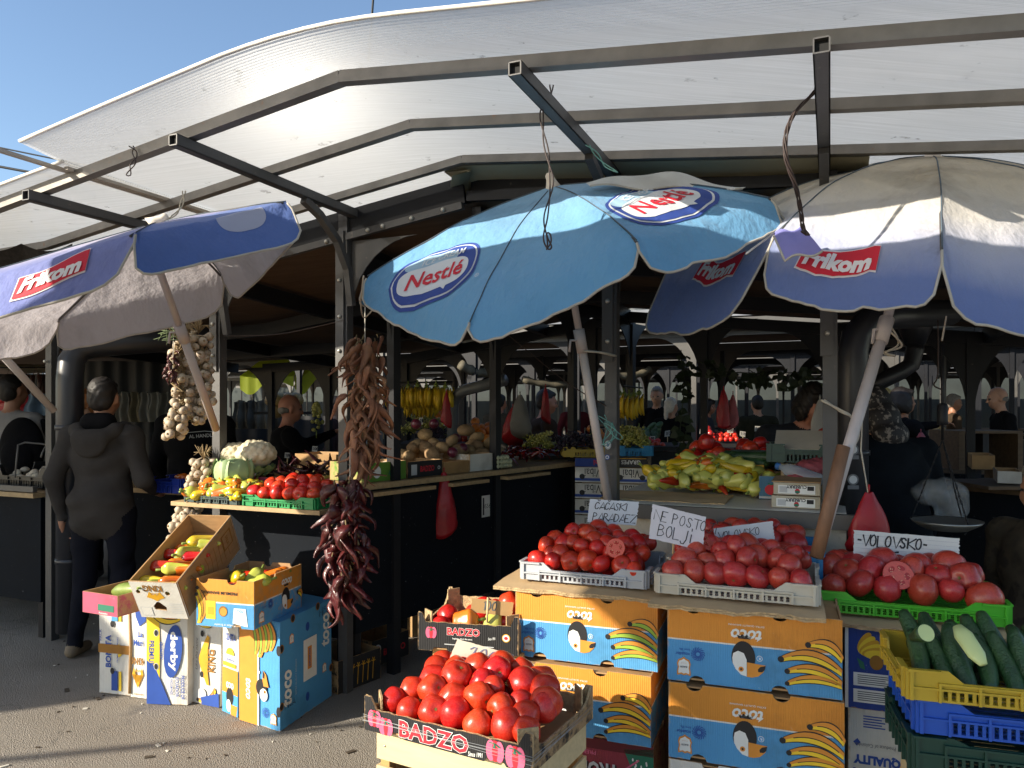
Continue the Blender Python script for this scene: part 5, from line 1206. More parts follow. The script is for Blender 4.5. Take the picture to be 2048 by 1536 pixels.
# ---------------------------------------------------------------- cardboard trays with the printed name
def tray(label, base, rz, W, D, Hh, tex=True, corner=.035, big=False, outer=None, txt='BADZO', tomato=True, nm='cardboard_tray'):
    m = MB(); X, Y = V3((1, 0, 0)), V3((0, 1, 0)); th = .007
    n = 26; g_ = random.Random(5)
    top = [(W*(1-i/n), Hh+(corner if i in (0, 1, n-1, n) else 0)+g_.uniform(-.002, .002)) for i in range(n+1)]
    nb = W*.14; out = [(0, 0), (nb, 0), (nb+.01, .013), (nb+.055, .013), (nb+.065, 0), (W-nb-.065, 0), (W-nb-.055, .013), (W-nb-.01, .013), (W-nb, 0), (W, 0)]+top
    m.plate((-W/2, -D/2, 0), X, ZD, out, (), th, 0, 2); m.plate((W/2, D/2, 0), -X, ZD, out, (), th, 0, 2)
    top2 = [(D-.014-(D-.014)*i/12, Hh*(.8 if 1 < i < 11 else 1)+(corner if i in (0, 12) else 0)) for i in range(13)]
    for o, e in (((W/2, -D/2+.007, 0), Y), ((-W/2, D/2-.007, 0), -Y)): m.plate(o, e, ZD, [(0, 0), (D-.014, 0)]+top2, (), th, 0, 2)
    m.box((0, 0, .006), (W-.016, D-.016, .005), 1)
    for sx in (-1, 1):
        for sy in (-1, 1): m.plate((sx*(W/2-.010), sy*(D/2-.05), 0), V3((-sx*.7071, sy*.7071, 0)), ZD, [(0, 0), (.055, 0), (.055, Hh+corner), (0, Hh+corner)], (), .005, 2, 2)
    f = front(W, D, Hh)
    if tomato:
        def tm(u, v, s):
            for a, rx in ((0, .50), (.22, .34), (-.22, .34), (0, .2)): m.ell(f, u+a*s/f.W, v, s*rx*.7, s*.46, KI['red'] if rx in (.5, .2) else KI['pink'], 2+int(rx == .34)+2*int(rx == .2))
            for k in range(5): m.line(f, [(u, v-.34*s/f.H), (u+.3*s*math.cos(k*1.1+3.4)/f.W, v-(.34-.22*abs(math.sin(k*1.9)))*s/f.H)], s*.05, KI['dgreen'], 7)
        if big:
            tm(.07, .38, .05); tm(.145, .62, .052); tm(.80, .45, .058); tm(.91, .5, .062)
        else: tm(.135, .36, .046)
    if big: m.text(f, txt, .44, .52, .050, KI['white'], 0, .055, w=.225, lay=2); m.text(f, txt, .44, .52, .047, KI['red'], 0, .03, w=.222, lay=3); m.text(f, 'Since 1991', .69, .80, .012, KI['white'], -6, .01, .3, w=.045)
    else:
        m.text(f, txt, .46, .28, .030, KI['white'], 0, .06, w=.126, lay=2); m.text(f, txt, .46, .28, .028, KI['red'], 0, .03, w=.124, lay=3)
        m.text(f, 'Bogdanci - North Macedonia', .45, .53, .0075, KI['white'], 0, .01, w=.075); m.text(f, 'Since 1991', .74, .45, .010, KI['white'], -6, .01, .3, w=.028)
        for k, (a, b) in enumerate(((.27, .42), (.45, .60), (.63, .76))): m.line(f, [(a, .74), (b, .745)], .003, KI['lgrey'], 2)
        m.line(f, [(.40, .84), (.48, .84)], .003, KI['lgrey'], 2); m.line(f, [(.50, .84), (.58, .84)], .003, KI['lgrey'], 2)
        m.ell(f, .88, .40, .015, .015, KI['gold'], 2); m.ell(f, .88, .40, .012, .012, KI['white'], 3); m.ell(f, .88, .40, .007, .006, KI['red'], 4)
        fi = Fr((W/2-.0075, -D/2, Hh), (0, D, 0), (0, 0, -Hh), (-1, 0, 0)); fl_ = Fr((-W/2+.0075, -D/2, Hh), (0, D, 0), (0, 0, -Hh), (1, 0, 0))
        m.rect(fl_, .02, .2, .98, 1, KI['deep'], 1); m.text(fl_, 'BADZO', .4, .6, .03, KI['red'], 0, .03, w=.13, lay=3)
    o = m.build(nm, kmats(outer or B_black)); place(o, base, rz); return tag(o, label, 'tray')
RT1 = -R(29)
bT = PZ(1012, 1450, .62); 
fl0 = P(729, 1459, 2.10); bT = V3((fl0.x, fl0.y, fl0.z))+Matrix.Rotation(RT1, 3, 'Z')@V3((.265, .19, 0))
tray('large black printed cardboard tray of bright red tomatoes at the front', bT, RT1, .53, .38, .062, big=True)
ST = mound(.51, .36, .0405, .085, .012, 21, .18, .3, .5)
fill('tomato', TOMR[1:]+[TOMR[3]], 'bright red tomato heaped in the black front tray', 'tomato', 'bright red tomatoes heaped in the black front tray', bT, RT1, ST)
# stretch film round the tray
m = MB(); 
for k in range(4):
    a, b = rnd.uniform(.005, .06), rnd.uniform(.005, .06); f = xf(bT, RT1); m.tube([f((-.267, -.1935, a)), f((0, -.1945, (a+b)/2+rnd.uniform(-.004, .004))), f((.267, -.1935, b)), f((.2685, 0, (a+b)/2)), f((.2675, .19, a))], .0006, 4)
solo(m, 'film_strand', pm('film', '9fa2a4', .2), 'strands of clear stretch film wrapped round the black front tray', 'film')
YS = bT.y+.12
paper('cream paper with a pale blue handwritten number behind the front tomatoes', *cs([(915, 1278), (1028, 1310), (886, 1350)], YS), [('200', .24, .06, .044, .0032, .12)], 'd9d3bf', ink='6f7f9c')
# wooden crates under it
M_slat = pm('crate_slat', 'cdb98e', .75, var=.12, scale=4, streak=(1.5, 14, 14), spot=(16, .72, '8a744c', .6))
def wood_crate(label, base, rz, W, D, Hh, ns=2, post=.03, top=0.):
    m = MB(); s = Hh/ns
    for k in range(ns):
        z = s*(k+.5)
        for sy in (-1, 1): m.box((0, sy*(D/2-.004), z), (W-.002*k, .007, s*.80))
        for sx in (-1, 1): m.box((sx*(W/2-.004), 0, z), (.007, D-.018, s*.80))
    for sx in (-1, 1):
        for sy in (-1, 1): m.box((sx*(W/2-.024), sy*(D/2-.024), (Hh+top)/2), (post, post, Hh+top), 1)
        for q in (.25, .75):
            for sy in (-1, 1): m.ico((sx*(W/2-.03), sy*(D/2-.0005), s*q*2 if q*2*s < Hh else Hh*.9), .004, 2, 6, 4)
    for k in range(5): m.box((0, -D/2+.05+k*(D-.1)/4, .006), (W-.05, .055, .005))
    o = m.build('wooden_crate', [M_slat, pm('crate_post', 'b58a55', .75), M_bolt]); place(o, base, rz); return tag(o, label, 'crate')
zw = bT.z; bw = V3((bT.x+.005, bT.y+.02, 0)); k = 0
hts = [.20, zw-.20-.005]
wood_crate('pale wooden slatted crate directly under the black front tray', V3((bw.x, bw.y, hts[1]+.002-.0+0.0))-ZD*0, RT1, .50, .34, .20)
wood_crate('pale wooden slatted crate on the ground under the other wooden crate', V3((bw.x, bw.y, .003)), RT1, .50, .34, hts[1]-.003)
# the smaller printed tray behind, on two wooden crates
pz = P(836, 1299, 2.78); bK = pz+Matrix.Rotation(-R(12), 3, 'Z')@V3((.19, .20, 0))
tray('small black printed cardboard tray with a cardboard price tag left of the banana boxes', bK, -R(12), .38, .40, .105)
SK = heap(.36, .38, 18, .042, .12, .012, .1, .1, .2, .08, 8); SK = [s for s in SK if s[1] > -.12]
fill('tomato', TOMR, 'red tomato in the small black tray behind the cardboard tag', 'tomato', 'red tomatoes in the small black tray', bK, -R(12), SK)
wood_crate('wooden slatted crate with brown posts under the small black tray', bK-ZD*.135+V3((.03, .0, 0)), -R(12), .36, .36, .10, 1, .034, .034)
wood_crate('wooden slatted crate lowest under the small black tray', V3((bK.x+.03, bK.y, .003)), -R(12), .36, .36, bK.z-.140, 3)
YS = bK.y-.15
paper('curled brown cardboard tag with a grey handwritten number in the small tray', *cs([(944, 1196), (1027, 1205), (941, 1224)], YS), [('100', .24, .10, .034, .003, .1)], 'b08d5e', stick=(P(976, 1195, YS-.02), P(974, 1245, YS-.02)), ink='5f6a72')
# ================================================================ peppers, garlic, bananas, roots
def pep_mat(n, c, c2): return rmat('pepper_'+n, c, c2, .24, .2, 5, .35)
M_py, M_po, M_pr, M_pg, M_pyr = pep_mat('yellow', 'c9a61a', 'd9c03c'), pep_mat('orange', 'd2601a', 'dd8326'), pep_mat('red', 'a5180e', 'c43a1c'), pep_mat('lime', 'a9b53c', 'c6c85e'), pep_mat('pale', 'b9ba55', 'd6cf74')
M_stem = pm('pepper_stem', '7a8a3c', .6)
def pepper_mesh(mat, L=.13, r=.032, bend=.25, lob=.10, nl=3, taper=.75, seed=0):
    rd = random.Random(seed); n = 14; seg = 18; m = MB(); vs = []; ph = rd.uniform(0, 6)
    for i in range(n+1):
        t = i/n; q = r*(math.sin(min(1, t*5+.12)*math.pi/2)**.6)*(1-taper*t**1.5)*(1 if t < .97 else .55)
        cx = bend*L*(t*t-.3*t); z = -t*L+(.010*math.exp(-t*30))
        for k in range(seg):
            a = 2*math.pi*k/seg; f = q*(1+lob*math.cos(nl*a+ph)*(1-t*.6)+.05*noise.noise(V3((math.cos(a), math.sin(a), t*4+seed))))
            vs.append((cx+f*math.cos(a), f*math.sin(a), z))
    fs = [(i*seg+k, i*seg+(k+1) % seg, (i+1)*seg+(k+1) % seg, (i+1)*seg+k) for i in range(n) for k in range(seg)]
    fs += [tuple(reversed(range(seg))), tuple(n*seg+k for k in range(seg))]; fs = [tuple(reversed(f)) for f in fs]
    m.add([(x, y, z+L/2) for x, y, z in vs], fs, 0, True)
    m.tube([(0, 0, L/2-.004), (.002, 0, L/2+.012), (.008, .003, L/2+.034)], [.011, .0055, .0065], 8, 1)
    return bake(m, 'pepper', [mat, M_stem])
PY = [pepper_mesh(M_py, .13+.01*s, .031, .2+.1*s, seed=s) for s in range(3)]; PO = [pepper_mesh(M_po, .14, .030, .25+.1*s, seed=5+s) for s in range(2)]
PR = [pepper_mesh(M_pr, .14, .028, .3, seed=8)]; PG = [pepper_mesh(M_pg, .12, .031, .3, seed=11+s, lob=.14) for s in range(2)]
PP = [pepper_mesh(M_pyr, .12, .036, .15*s, .13, 4, .55, seed=20+s) for s in range(3)]
BELL = [pepper_mesh(M_po, .085, .045, .05, .10, 4, .25, seed=33)]; BELLP = [pepper_mesh(M_pyr, .085, .045, .05, .13, 4, .3, seed=34)]
inst('pepper', BELL[0], 'orange bell pepper lying in the small black tray', 'pepper', P(930, 1242, bK.y-.14), (R(80), R(20), R(70)), 1.0)
inst('pepper', BELLP[0], 'pale yellow bell pepper under the cardboard tag in the small tray', 'pepper', P(985, 1243, bK.y-.13), (R(160), R(10), 0), .9)
def lay(nm, me, label, cat, px, py, Y, ang, s=1., group=None, pitch=80):
    return inst(nm, me, label, cat, P(px, py, Y), (R(pitch), 0, R(ang)), s, group)
# ---------------------------------------------------------------- the pile of banana boxes on the left
def slab_box(label, c0, c1, depth, Hh, outer, draw, sd=None, lean=0., h2=None, nm='banana_box', mats=None, draw2=None):
    """upright box or bundle: front bottom corners c0, c1 on the ground, depth going back, height"""
    c0, c1 = V3(c0), V3(c1); d = c1-c0; W = d.length; d.normalize(); bk = V3((-d.y, d.x, 0)) if sd is None else V3(sd).normalized()
    n = 8; m = MB(); g_ = random.Random(int(W*1e4))
    def wob(u, v, s): return s*noise.noise(V3((u*3+W*9, v*3, W*5)))
    fz = lambda u, v: c0+d*(W*u)+ZD*(Hh*v)+bk*(lean*v+wob(u, v, .004))
    m.sheet(fz, n, n, 0)
    m.sheet(lambda u, v: fz(1, v)+bk*(depth*u), n, n, 0); m.sheet(lambda u, v: fz(0, v)+bk*(depth*(1-u)), n, n, 0)
    m.sheet(lambda u, v: fz(u, 1)+bk*(depth*v), n, n, 0); m.sheet(lambda u, v: fz(1-u, v)+bk*depth, n, n, 0)
    m.sheet(lambda u, v: fz(1-u, 0)+bk*(depth*v), n, n, 0)
    f = Fr(c0+ZD*Hh-bk*.0042+bk*lean, d*W, -ZD*Hh-bk*lean, -bk); draw(m, f)
    if draw2: draw2(m, Fr(c1+ZD*Hh+d*.0012, bk*depth, -ZD*Hh, d))
    o = m.build(nm, kmats(outer), None, (c0+c1)/2+bk*(depth/2)-ZD*0); o.location.z = 0
    for v in o.data.vertices: v.co.z += ((c0+c1)/2+bk*(depth/2)).z
    return tag(o, label, 'box')
def G0(px, py): q = PZ(px, py, 0); q.z = .004; return q
def d_toco(m, f):                              # front: orange left, blue right, print turned a quarter
    m.text(f, 'toco', .24, .68, .038, KI['white'], 90, .03, .25, w=.10)
    bananas(m, f, [(.30, .02, .42, .34, .025, .035), (.44, .0, .52, .36, .03, .035), (.56, .0, .66, .30, .03, .035), (.70, .0, .78, .28, .03, .035)], yel='green')
    for q in ((.60, .64),):
        u, v = q; m.ell(f, u-.04, v, .036, .042, KI['black'], 3); m.ell(f, u+.02, v+.06, .026, .03, KI['white'], 4); m.poly(f, [(u+.02, v-.02), (u+.14, v-.02), (u+.08, v-.13), (u-.0, v-.17), (u-.01, v-.08)], KI['orange'], 4); m.poly(f, [(u-.0, v-.17), (u+.05, v-.13), (u+.04, v-.09), (u, v-.10)], KI['black'], 5)
        m.ell(f, u+.05, v+.03, .008, .008, KI['orange'], 5); m.ell(f, u+.05, v+.03, .004, .004, KI['black'], 6)
    sunburst(m, f, .66, .86, .024, KI['navy']); badge(m, f, .86, .90, .038, rot=90); m.ell(f, .5, .5, .007, .007, KI['white'], 3)
    for v in (.26, .82): m.ell(f, .985, v, .014, .024, KI['black'], 6)
def d_toco_side(m, f):
    m.text(f, 'toco', .12, .64, .075, KI['white'], -90, .03, .2, w=.17); m.text(f, 'toco', .86, .28, .075, KI['white'], -90, .03, .2, w=.17)
    m.text(f, 'EXTRA QUALITY BANANAS', .28, .58, .010, KI['lgrey'], -90, .0, w=.17)
    m.rect(f, .42, .28, .68, .68, KI['white'], 2); m.rect(f, .50, .36, .58, .58, KI['orange'], 3); m.text(f, 'BANANAS', .54, .47, .014, KI['navy'], 90, .02, w=.09, lay=4)
    hand(m, f, 'MiČA', .08, .76, .034, KI['black'], .003); hand(m, f, 'MiČA', .74, .06, .034, KI['black'], .003)
    badge(m, f, .2, .2, .034, rot=-90); badge(m, f, .84, .66, .034, rot=90); m.ell(f, .5, .16, .016, .022, KI['navy'], 2); m.ell(f, .5, .84, .016, .022, KI['navy'], 2)
    for u, v in ((.02, .25), (.02, .78), (.98, .2), (.98, .7), (.22, .015), (.7, .01)): m.ell(f, u, v, .018, .02, KI['brown'], 4); m.ell(f, u, v, .013, .015, KI['black'], 5)
cF, cL, cR = G0(560, 1465), G0(480, 1440), G0(663, 1393)
tb_dir = (cR-cF); 
slab_box('tall orange and blue toucan box standing on end at the right of the pile', cL, cF, tb_dir.length, .505, bands('board_or_bl_end', [(0, '4a96cc')], 0, 1), lambda m, f: (m.rect(f, 0, 0, .46, 1, KI['orange'], 1), m.rect(f, .46, 0, .50, 1, KI['white'], 1), d_toco(m, f)), sd=tb_dir, draw2=d_toco_side)
def d_king(m, f):
    m.text(f, 'KING', .72, .55, .045, KI['brown'], -90, .03, w=.115); m.text(f, 'BANA', .55, .55, .018, KI['gold'], -90, .02, w=.07)
    m.poly(f, [(.30, .55), (.42, .42), (.58, .30), (.66, .32), (.60, .45), (.62, .55), (.60, .65), (.66, .80), (.58, .80), (.42, .68)], KI['gold'], 2)
    m.text(f, 'Premium Quality Bananas', .10, .52, .018, KI['brown'], -90, .01, w=.30); m.text(f, 'Like the name', .24, .50, .014, KI['grey'], -90, .0, .3, w=.16)
    for v in (.14, .90): m.ell(f, .42, v, .03, .03, KI['lgrey'], 2); bananas(m, f, [(.30, v+.06, .86, v-.07, -.03, .03)])
    for v in (.29, .70): m.ell(f, .42 if v < .5 else .42, v, .011, .016, KI['black'], 4)
    m.poly(f, [(.40, .93), (.98, .86), (1, 1), (.44, 1)], KI['navy'], 6)
def d_bonita(m, f):
    m.text(f, 'BONITA', .32, .56, .036, KI['navy'], -90, .03, w=.17); m.text(f, 'PACK', .06, .4, .014, KI['navy'], -90, .01, w=.06); m.text(f, 'PREMIUM BANANAS', .62, .54, .010, KI['navy'], -90, .01, w=.13)
    m.ell(f, .62, .55, .030, .034, KI['yellow'], 2, a0=-90, a1=90)
    for v0, v1 in ((.03, .25), (.76, .96)): m.rect(f, .42, v0, .62, v1, KI['blue'] if v0 < .1 else KI['navy'], 2); m.rect(f, .66, v0, .74, v1, KI['yellow'], 2)
    m.text(f, '100%', .12, .12, .02, KI['gold'], -90, .02, w=.05); m.rect(f, .0, .49, 1, .58, KI['brown'], 6)
    for v in (.28, .76): m.ell(f, .45, v, .012, .017, KI['black'], 4)
def d_mari(m, f):
    m.text(f, 'La', .65, .34, .03, KI['navy'], 0, .03, w=.03); m.text(f, 'Mari', .52, .43, .032, KI['navy'], 0, .03, w=.055); m.poly(f, [(.3, 0), (1, 0), (1, .2), (.6, .26), (.35, .16)], KI['navy'], 2)
    m.text(f, 'KING', .42, .62, .038, KI['brown'], 180, .03, w=.085); m.text(f, 'BANA', .45, .72, .014, KI['gold'], 180, .01, w=.05); m.poly(f, [(.25, .68), (.5, .90), (.75, .68), (.85, .76), (.5, .84), (.12, .76)], KI['gold'], 2); m.text(f, 'Quality', .55, .96, .015, KI['brown'], 180, .01, w=.06)
def d_derby(m, f):
    m.rect(f, 0, .0, .32, 1, KI['yellow'], 1); m.poly(f, [(0, .56), (.2, .62), (.6, 1), (0, 1)], KI['navy'], 2)
    bananas(m, f, [(.06, .02, .85, .12, -.03, .05)]); m.ell(f, .66, .46, .048, .135, KI['navy'], 3, rot=6)
    m.text(f, 'derby', .66, .46, .05, KI['white'], 90, .035, w=.20, lay=4); m.text(f, 'QUALITY', .36, .46, .018, KI['navy'], 90, .02, w=.09); m.text(f, 'PREMIUM BANANAS', .12, .66, .028, KI['navy'], 90, .02, w=.30, lay=3)
    for k, (s, wdt) in enumerate((('PRODUCE OF', .12), ('ECUADOR', .10), ('VACUUM PACK', .08))): m.text(f, s, .90-.14*k, .82, .020-.003*k, KI['navy'], 90, .02, w=wdt)
    for v in (.28, .62): m.ell(f, .24, v, .013, .018, KI['lgrey'], 4); m.ell(f, .24, v, .010, .015, KI['black'], 5)
def d_bonoco(m, f):
    m.text(f, 'IUM PAK', .5, .06, .02, KI['navy'], 0, .02, w=.06); m.text(f, 'ONITA', .55, .25, .038, KI['navy'], 0, .03, w=.085); m.ell(f, .5, .42, .034, .034, KI['yellow'], 2, a0=180, a1=360); m.text(f, 'IUM BANAN', .5, .47, .012, KI['navy'], 0, .01, w=.07)
    m.rect(f, .05, .50, .85, .54, KI['yellow'], 2); m.rect(f, 0, .56, 1, .80, KI['orange'], 2); m.text(f, 'oco', .5, .72, .032, KI['white'], 180, .03, w=.065); m.rect(f, 0, .80, 1, 1, KI['blue'], 2); m.ell(f, .5, .83, .032, .045, KI['black'], 3); m.ell(f, .42, .92, .02, .03, KI['white'], 4); m.poly(f, [(.55, .90), (.98, .90), (.9, 1), (.55, 1)], KI['orange'], 4)
b2 = V3((tb_dir.normalized()))
slab_box('narrow white and orange folded banana boxes wedged beside the standing toucan box', G0(446, 1422), G0(477, 1436), .36, .50, B_white, d_bonoco, sd=tb_dir)
slab_box('white folded banana box with gold crown print beside the standing toucan box', G0(379, 1404), G0(440, 1416), .38, .50, B_white, d_king, sd=tb_dir, lean=.01)
k_dir = V3((.25, 1, 0))
slab_box('yellow, white and blue folded banana box with an oval logo', G0(295, 1408), G0(375, 1412), .36, .50, B_white, d_derby, sd=k_dir)
slab_box('white folded banana boxes with brown crown print between two bundles', G0(262, 1395), G0(293, 1399), .36, .50, B_white, d_mari, sd=k_dir)
slab_box('white folded banana box with blue and yellow stripes at the left end of the pile', G0(199, 1386), G0(260, 1393), .36, .51, B_white, d_bonita, sd=k_dir)
m = MB()
q0, q1 = G0(262, 1391)+ZD*.52, G0(263, 1393)+ZD*.02
m.tube([q0-V3((0, .02, 0)), q0.lerp(q1, .5)-V3((-.01, .025, 0)), q1-V3((0, .02, 0))], .008, 6); solo(m, 'cardboard_edge', M_card, 'bent brown cardboard edge between the white bundles', 'cardboard')
# boxes on top of the pile
zt = .515
def oriented(o, c, ex, ey, ez):
    M = Matrix((ex, ey, ez)).transposed().to_4x4(); M.translation = c; o.matrix_world = M; return o
tl, tr, bl = P(278, 1141, 3.52), P(372, 1146, 3.45), P(286, 1232, 3.50)
def king_box():
    W, D, Hh = .235, .52, .21; m = MB(); open_box(m, W, D, Hh, top=(), bot=(), holes=[ring(W*.13, Hh*.72, .011), ring(W*.74, Hh*.70, .012), [(W*.36, .05), (W*.60, .045), (W*.62, .065), (W*.5, .095), (W*.45, .095), (W*.35, .07)]][:3], sidec=())
    f = front(W, D, Hh); m.text(f, 'KING', .46, .17, .036, KI['brown'], 180, .03, w=.095); m.text(f, 'BANA', .46, .32, .012, KI['gold'], 180, .01, w=.045)
    m.poly(f, [(.28, .42), (.36, .26), (.42, .36), (.47, .32), (.52, .36), (.58, .26), (.66, .42), (.56, .46), (.47, .52), (.38, .46)], KI['gold'], 2)
    for k in range(6): m.line(f, [(.70, .58+.05*k), (.96-.03*(k % 2), .58+.05*k)], .003, KI['lgrey'], 2)
    m.rect(f, .06, .70, .30, .94, KI['lgrey'], 1); m.rect(f, .07, .71, .29, .93, 0, 2)
    m.box((0, .20, .10), (W-.02, .10, .004), 1)
    fs = side(W, D, Hh); m.rect(fs, .02, .02, .98, .98, KI['brown'], 1); m.rect(fs, .03, .03, .97, .97, 1, 2)
    for k in range(9): m.line(fs, [(.2+.08*k, .2), (.25+.07*k, .45), (.18+.08*k, .8)], .004, KI['brown'], 3)
    m.rect(fs, .74, .2, .92, .6, KI['brown'], 4); m.rect(fs, .76, .23, .90, .57, 1, 5); m.text(fs, 'SELE', .83, .4, .02, KI['brown'], 90, .03, w=.05, lay=6); m.ell(fs, .36, .35, .02, .02, KI['green'], 6)
    return m.build('banana_box', kmats(B_white))
kb = king_box(); a = R(-9); tilt = R(27)
ex = V3((math.cos(a), math.sin(a), 0)); hy = V3((.36, .93, 0)).normalized(); hy = (hy-ex*hy.dot(ex)).normalized()
ez = V3((hy.x*-math.sin(tilt), hy.y*-math.sin(tilt), math.cos(tilt))); ey = hy*math.cos(tilt)+ZD*math.sin(tilt)
c0 = P(330, 1236, 3.46); kc = c0+ey*.26
oriented(kb, kc, ex, ey, ez); tag(kb, 'white banana box tilted up with peppers in it, on top of the pile', 'box')
def in_king(x, y, z): return kc+ex*x+ey*y+ez*z
GK = 'peppers in the tilted white banana box'
for (x, y, z, me, lb, an) in ((-.06, -.18, .15, PY[0], 'yellow', 20), (-.02, -.2, .15, PG[0], 'lime', 60), (.05, -.17, .15, PO[0], 'orange', 40), (-.05, -.08, .16, PR[0], 'red', 30), (.02, -.1, .165, PG[1], 'lime', 35), (.07, -.09, .155, PO[1], 'orange', 25), (0, .03, .16, PG[0], 'lime', 80), (-.05, .02, .15, PR[0], 'red', 20), (.06, .0, .155, PR[0], 'red', 25), (.07, .10, .15, PG[1], 'lime', 30), (.03, .12, .16, PY[1], 'yellow', 60), (-.04, -.22, .13, PY[2], 'yellow', 10), (.07, -.2, .135, PG[0], 'lime', 15), (.0, -.03, .14, PO[0], 'orange', 50), (.05, .06, .13, PY[0], 'yellow', 10), (-.03, .1, .13, PO[1], 'orange', 40)):
    o = inst('pepper', me, '%s pepper in the tilted white box on the pile' % lb, 'pepper', in_king(x, y, z), (R(95), R(rnd.uniform(-10, 10)), R(an-110)), 1.0, '%s %s' % (lb, GK))
def toco_open():
    W, D, Hh = .52, .40, .215; m = MB(); open_box(m, W, D, Hh, top=(.33, .62), bot=(.4, .75), sidec=(.6,))
    f = side(D*0+W, D, Hh)
    return m, W, D, Hh
# orange box with the long print to the right, the short print to the left
Wt, Dt, Ht = .30, .40, .215
m = MB(); open_box(m, Wt, Dt, Ht, top=(.12, .62), bot=(.7,), sidec=(.35,)); ff, fs = front(Wt, Dt, Ht), side(Wt, Dt, Ht)
m.text(ff, 'PREMIUM BANANAS', .40, .28, .014, KI['black'], 180, .02, w=.19); bananas(m, ff, [(.02, .2, .10, .86, .02, .03), (.0, .34, .05, .95, .02, .03)]); m.rect(ff, .17, .46, .34, .84, KI['yellow'], 3); m.rect(ff, .20, .58, .31, .75, KI['gold'], 4)
m.ell(ff, .47, .66, .022, .024, KI['brown'], 3); m.ell(ff, .48, .67, .018, .018, KI['orange'], 4); m.poly(ff, [(.66, .58), (.86, .58), (.90, .95), (.64, .9)], KI['white'], 3); m.text(ff, 'toco', .76, .64, .016, KI['blue'], 180, .02, w=.035, lay=4); m.text(ff, 'Product of Ecuador', .5, .95, .010, KI['white'], 180, .0, w=.11)
m.text(fs, 'toco', .66, .26, .034, KI['white'], 180, .03, .25, w=.09); toucan(m, fs, .64, .62, .07); sunburst(m, fs, .32, .60, .022, KI['navy']); badge(m, fs, .14, .80, .04); bananas(m, fs, [(.9, .6, 1.0, .72, .01, .03)]); m.text(fs, 'ecuador', .20, .62, .01, KI['navy'], 180, .0, w=.04)
ob = m.build('banana_box', kmats(bands('board_orange_blue_open', [(0, '4f9ad0'), (.50, 'e4e2da'), (.525, 'dc9030')], 2, .215)))
cB = P(508, 1252, 3.35); ax_f = V3((.93, -.36, 0)).normalized(); ax_s = V3((.42, .91, 0)).normalized()
ang = -R(15); place(ob, V3((cB.x, cB.y, .508))+Matrix.Rotation(ang, 3, 'Z')@V3((-Wt/2, Dt/2, 0)), ang); tag(ob, 'open orange and blue banana box of peppers on top of the pile', 'box')
fO = xf(ob.location, ang); GO = 'peppers in the open orange and blue box'
for (x, y, z, me, lb, an, pi) in ((-.02, -.10, .195, PY[1], 'yellow', 40, 70), (.06, -.09, .195, PG[0], 'lime', 150, 60), (.10, -.12, .19, PG[1], 'lime', 100, 80), (.0, 0, .19, PR[0], 'red', 70, 95), (-.07, -.02, .185, PR[0], 'red', 30, 90), (.08, .02, .19, PO[0], 'orange', 120, 85), (.04, .08, .185, PR[0], 'red', 10, 90), (-.05, .1, .18, PY[2], 'yellow', 60, 90), (.1, .12, .18, PO[1], 'orange', 200, 90), (-.1, .05, .18, PG[0], 'lime', 0, 90), (.0, -.15, .17, PR[0], 'red', 90, 90)):
    inst('pepper', me, '%s pepper in the open orange and blue box' % lb, 'pepper', fO((x, y, z)), (R(pi), 0, R(an)), 1.05, '%s %s' % (lb, GO))
m = MB(); open_box(m, .24, .34, .10, top=(), bot=(), sidec=()); f = front(.24, .34, .10); m.rect(f, .45, .5, .9, .8, KI['dgreen'], 2); m.text(f, 'Avocados', .6, .9, .010, KI['white'], 0, .01, w=.06)
o = m.build('cardboard_tray', kmats(B_pink)); place(o, P(262, 1208, 3.72), -R(24)); o.location.z = .518; tag(o, 'pink cardboard tray with a green squash behind the tilted white box', 'tray')
M_squash = rmat('squash', '4f6a2c', '8fa050', .4, .2, 6, .1)
m = MB(); m.tube([V3((0, 0, -.10+.02*k)) + V3((.012*math.sin(k*.5), 0, 0)) for k in range(11)], [.012, .026, .034, .037, .037, .036, .034, .030, .024, .018, .010], 14); SQ = bake(m, 'squash', [M_squash])
inst('squash', SQ, 'green squash lying in the pink cardboard tray', 'squash', P(256, 1180, 3.66), (R(80), 0, R(70)), 1.0); inst('squash', SQ, 'second squash pressed against the tilted white box', 'squash', P(275, 1170, 3.72), (R(70), 0, R(20)), .9)
# ---------------------------------------------------------------- crates on the shelf board
zsh = .998
def pepper_pile(b, rz, W, D, n, r, sets, lab, grp, seed, s=1., z0=.012, fs=.5, bs=.3, ss=.4, wall=.05):
    f = xf(b, rz); g_ = random.Random(seed)
    for (x, y, z, q) in mound(W, D, r, n, z0, seed, .12, .15, .85, .6, 1.55):
        me, c = g_.choice(sets); inst('pepper', me, '%s pepper %s' % (c, lab), 'pepper', f((x, y, z)), (R(90+g_.uniform(-32, 32)), g_.uniform(-.5, .5), g_.uniform(0, 6.28)), s*g_.uniform(.85, 1.12), '%s peppers %s' % (c, grp))
bP = FA(-.64, -.16, zsh); crate('dark grey plastic crate of yellow peppers on the shelf board', bP, RU, plast('slate', '3a4a48'), .38, .27, .055, .038)
pepper_pile(bP, RU, .36, .26, .055, .026, [(PY[0], 'yellow'), (PY[1], 'yellow'), (PO[0], 'orange'), (PO[1], 'orange'), (PY[2], 'yellow'), (PG[0], 'lime')], 'heaped in the dark grey crate on the shelf board', 'in the dark grey crate on the shelf', 41, .95)
bG = FA(-.20, -.16, zsh); crate('green plastic crate of red tomatoes on the shelf board', bG, RU, P_dgreen, .46, .27, .058, .04)
fill('tomato', TOMR, 'red tomato in the green crate on the shelf board', 'tomato', 'red tomatoes in the green crate on the shelf board', bG, RU, mound(.44, .26, .0385, .07, .012, 17, .14))
